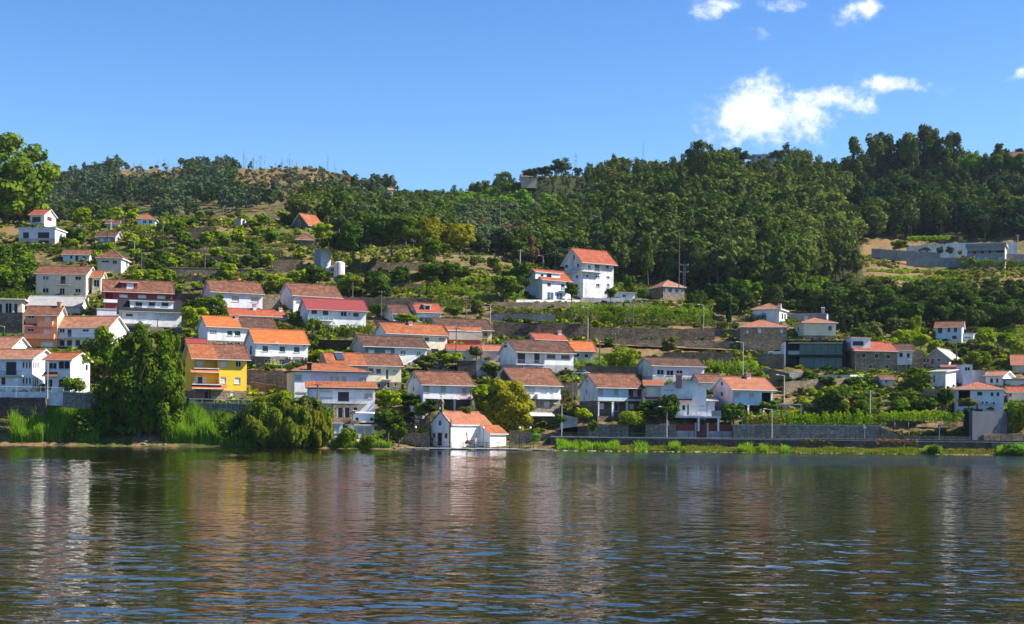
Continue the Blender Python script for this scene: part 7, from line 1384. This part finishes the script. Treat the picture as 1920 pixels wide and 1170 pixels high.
    for u, D in spots:
        p = world(u, vground(u, D), D); s = rr.uniform(.12,.42); o = link('boulder', tmpl[rr.randrange(4)], p, rr.random()*6, (s*rr.uniform(1,1.6), s, s*.7)); o.rotation_euler.x = rr.uniform(-.4,.4); tag(o, 'grey boulder at the waterline', 'boulder', 'boulders along the waterline')
stone('stone_rock', (.30,.27,.23), (.17,.15,.13), (.25,.22,.19), (.6,.6,.6))
# ------------------------------------------------------------------ cars, people
def car(label, u, v, D, yaw, paint, kind='hatch'):
    p = world(u, v, D); e = thing('parked_car', label, 'car', p+Vector((0,0,.02)), yaw, None); L_, Wd = 4.1, 1.7
    prof = [(-2.05,.35),(-2.05,.75),(-1.95,.92),(-1.15,1.0),(-.45,1.42),(.95,1.45),(1.75,1.05),(2.05,.95),(2.05,.35)]; b = MB(); n = len(prof)
    def sec(y, ins): return [(x, y, z) if z < 1.02 else (x*(1-.03*ins), y*(1-.16*ins), z) for x, z in prof]
    A = sec(-Wd/2, 1); B_ = sec(Wd/2, 1)
    for i in range(n): j = (i+1)%n; b.face([A[i], B_[i], B_[j], A[j]], paint)
    b.face(A[::-1], paint); b.face(B_, paint); b.build('body', e)
    g = MB()
    for s in (-1, 1):
        y0, y1 = s*(Wd/2+.004), s*(Wd/2*.86+.004); q = [(-.98,y0,1.03),(.98,y0,1.03),(.78,y1,1.38),(-.38,y1,1.38)]; g.face(q if s > 0 else q[::-1], 'glass_dark'); q = [(1.04,y0,1.03),(1.52,y0,1.03),(1.05,y1,1.36),(.86,y1,1.38)]; g.face(q if s > 0 else q[::-1], 'glass_dark')
    g.face([(-1.13,-.62,1.03),(-1.13,.62,1.03),(-.50,.58,1.405),(-.50,-.58,1.405)][::-1], 'glass_dark'); g.face([(1.72,-.62,1.09),(1.72,.62,1.09),(1.05,.58,1.42),(1.05,-.58,1.42)], 'glass_dark'); o = g.build('windows', e)
    for v_ in o.data.vertices:
        if abs(v_.co.y) < .7 : v_.co.x *= 1.02; v_.co.z += .012
    for x in (-1.3, 1.3):
        for s in (-1, 1):
            w = MB(); w.tube((x,s*.62,.32),(x,s*.87,.32),.32,.32,'rubber',14); w_ = w.build('wheel', e); r = MB(); r.tube((x,s*.865,.32),(x,s*.885,.32),.19,.19,'galvanised',10); r.build('rim', w_)
    for s in (-.6, .6): h = MB(); h.box(-2.075,-2.0,s-.2,s+.2,.66,.8,'frame_white'); h.build('headlight', e); h = MB(); h.box(2.0,2.075,s-.2,s+.2,.75,.9,'red_panel'); h.build('taillight', e)
    return e
def van():
    p = world(684, 789, 252); e = thing('covered_vehicle', 'low vehicle wrapped in a white tarpaulin beside the pink villa stairs', 'vehicle', p, 0); b = MB(); prof = [(-2.1,0),(-2.1,1.0),(-1.7,1.62),(1.8,1.55),(2.05,1.2),(2.1,0)]; rr = random.Random(2); S = []
    for i in range(7): y = -.95+1.9*i/6; k = 1-.12*(abs(i-3)/3)**2; S.append([(x*k+rr.uniform(-.04,.04), y, z*k+rr.uniform(-.03,.03) if z else 0) for x, z in prof])
    for i in range(6):
        for j in range(5): b.face([S[i][j], S[i][j+1], S[i+1][j+1], S[i+1][j]][::-1], 'tarp')
    b.face(S[0], 'tarp'); b.face(S[-1][::-1], 'tarp'); b.build('cover', e)
    for x in (-1.3, 1.3): w = MB(); w.tube((x,-.98,.3),(x,-.8,.3),.3,.3,'rubber',12); w.build('wheel', e)
def person(label, u, v, D, rz, top, legs, h=1.72, stoop=0):
    p = world(u, v, D); k = h/1.72
    J = {'pel':(0,0,.95),'chest':(0,-stoop*.12,1.32),'neck':(0,-stoop*.2,1.50),'hd':(0,-stoop*.24,1.56),'ls':(-.19,-stoop*.15,1.42),'le':(-.25,.02,1.14),'lh':(-.22,-.12,.90),'rs':(.19,-stoop*.15,1.42),'re':(.26,.0,1.15),'rh':(.20,-.16,.95),'lk':(-.10,-.04,.50),'la':(-.11,.02,.08),'lf':(-.12,-.17,.03),'rk':(.10,-.02,.50),'ra':(.12,.03,.08),'rf':(.13,-.16,.03)}
    Rd = {'pel':.15,'chest':.165,'neck':.06,'hd':.07,'ls':.075,'le':.05,'lh':.035,'rs':.075,'re':.05,'rh':.035,'lk':.065,'la':.045,'lf':.035,'rk':.065,'ra':.045,'rf':.035}
    names = list(J); E = [('pel','chest'),('chest','neck'),('neck','hd'),('chest','ls'),('ls','le'),('le','lh'),('chest','rs'),('rs','re'),('re','rh'),('pel','lk'),('lk','la'),('la','lf'),('pel','rk'),('rk','ra'),('ra','rf')]
    me = bpy.data.meshes.new('person'); me.from_pydata([tuple(c*k for c in J[n]) for n in names], [(names.index(a), names.index(b)) for a, b in E], [])
    o = bpy.data.objects.new('person', me); COL.objects.link(o); o.location = p; o.rotation_euler.z = rz; m = o.modifiers.new('Skin', 'SKIN')
    for i, n in enumerate(names): me.skin_vertices[0].data[i].radius = (Rd[n]*k, Rd[n]*k*.8)
    me.skin_vertices[0].data[0].use_root = True; s = o.modifiers.new('Sub', 'SUBSURF'); s.levels = 1; s.render_levels = 1
    me.materials.append(MATS[top]); tag(o, label, 'person')
    b = MB(); b.ball((0,-stoop*.28-.01,1.66*k),.105*k,'skin',10,8,(.85,1,1.2)); b.box(-.015,.015,-.13-stoop*.28,-.10-stoop*.28,1.63*k,1.67*k,'skin'); b.build('head', o); b = MB(); b.ball((0,-stoop*.28+.02,1.70*k),.108*k,'black_cloth',10,6,(.9,1,1)); b.build('hair', o)
    b = MB(); b.tube((-.09*k,0,.92*k),(-.10*k,-.01,.10),.095*k,.065*k,legs,8); b.tube((.09*k,0,.92*k),(.11*k,0,.10),.095*k,.065*k,legs,8); b.build('trousers', o)
    b = MB()
    for sx in (-.215, .2):
        for i in range(4): b.tube(((sx+(-.03+.02*i))*k,-.13*k,.92*k),((sx+(-.03+.02*i))*k,-.16*k,(.84+.01*abs(i-1))*k),.01,.008,'skin',5)
        b.tube(((sx+.045*(1 if sx < 0 else -1))*k,-.13*k,.92*k),((sx+.06*(1 if sx < 0 else -1))*k,-.18*k,.88*k),.011,.009,'skin',5)
    b.build('fingers', o)
def cars_people():
    car('dark blue car parked on the upper path under the big dark terrace wall', 983,635,depth_at(983,635),R(5),'paint_black')
    car('white car parked at the end of the dirt road left of the glass house', 1456,667,depth_at(1456,667),R(-12),'paint_white')
    car('white car parked behind the long house row beside the pillared loggia house', 1087,707,depth_at(1087,707),R(-15),'paint_white')
    car('black car parked above the slipway left of the chapel', 763,797,254.5,R(-22),'paint_black')
    car('small red car parked among the orchard trees on the left slope', 436,524,depth_at(436,524),R(8),'paint_red')
    car('dark car under the vine pergola by the long white retaining wall', 1733,472,498,R(5),'paint_black')
    van()
    person('person in dark clothes standing at the left corner of the chapel front', 811,836.5,248,R(160),'black_cloth','black_cloth')
    person('person in a white shirt and dark trousers beside the chapel annex', 891,837.3,247.6,R(80),'white_cloth','jeans',stoop=.8)
    e = thing('cart', 'dark wheeled cart parked against the chapel side wall', 'cart', world(880,837.4,248), R(25)); b = MB(); b.box(-.75,.75,-.35,.35,.5,.95,'wood'); b.face([(-.75,-.36,.95),(.75,-.36,.95),(.9,-.45,1.15),(-.9,-.45,1.15)],'wood'); b.build('cart_body', e)
    for s in (-.4,.4): b = MB(); [b.tube((-.3+.42*math.cos(2*math.pi*i/12),s,.42+.42*math.sin(2*math.pi*i/12)),(-.3+.42*math.cos(2*math.pi*(i+1)/12),s,.42+.42*math.sin(2*math.pi*(i+1)/12)),.04,.04,'dark_metal',5) for i in range(12)]; b.build('wheel', e)
    b = MB(); b.tube((.7,0,.7),(1.5,0,.4),.04,.04,'wood',6); b.build('handle', e)
    b = MB(); b.tube((0,0,-.1),(.05,0,1.1),.12,.09,'bark',8); b.tube((.05,0,1.1),(-.05,0,2.35),.09,.11,'bark',8); b.ball((-.05,0,2.4),.16,'bark'); tag(b.build('wooden_post', None, world(875.5,837.4,247.3)), 'weathered wooden post leaning before the chapel side wall', 'post')
    e = thing('bench', 'grey bench on the paved quay under the round-headed tree', 'bench', world(957,836,252)); b = MB(); b.box(-.8,.8,-.2,.2,.42,.48,'light_stone'); b.build('seat', e)
    for x in (-.6,.5): b = MB(); b.box(x,x+.12,-.18,.18,0,.42,'light_stone'); b.build('leg', e)
# ------------------------------------------------------------------ haze
def haze():
    m = bpy.data.materials.new('haze'); m.use_nodes = True; t = NT(m); t.N.clear(); o = t.n('ShaderNodeOutputMaterial'); v = t.n('ShaderNodeVolumePrincipled'); v.inputs['Color'].default_value = (.62,.78,1,1); v.inputs['Density'].default_value = HAZE; v.inputs['Anisotropy'].default_value = .2; t.lk(v.outputs[0], o.inputs['Volume']); MATS['haze'] = m
    b = MB(); b.box(-4500,4500,-700,3400,-420,420,'haze'); ob = b.build('haze'); tag(ob, 'thin bluish air over the valley', 'haze', kind='stuff')
HAZE = 0.000035
# ------------------------------------------------------------------ build
houses(); chapel(); collect_houses()
for (o, c, s_, x0, x1, y0, y1, H_) in HB:
    if o.y > 420 or o.y < 256: continue
    u = UC+FPX*o.x/o.y; v = VH-(o.z-HC)/o.y*FPX+(u-UC)*ROLL; dv = v-vground(u, o.y)
    if abs(dv) > 9: print('anchor %4d %4d D%4d dv %5.1f' % (u, v, o.y, dv))
    if abs(dv) > .5 and 'chapel' not in str(H_): ANCH.append((u, o.y+3, dv, (x1-x0)/2*FPX/o.y))
ANCHA = np.array(ANCH)
ground(); walls(); street_things(); cars_people(); poles(); notable_trees(); hedges(); orchards(); scrub(); bank_plants(); forest()
if HAZE: haze()
for o in bpy.data.objects:
    if o.parent is None and len(o.get('label', '').split()) > 16: print('LONG', o['label'])
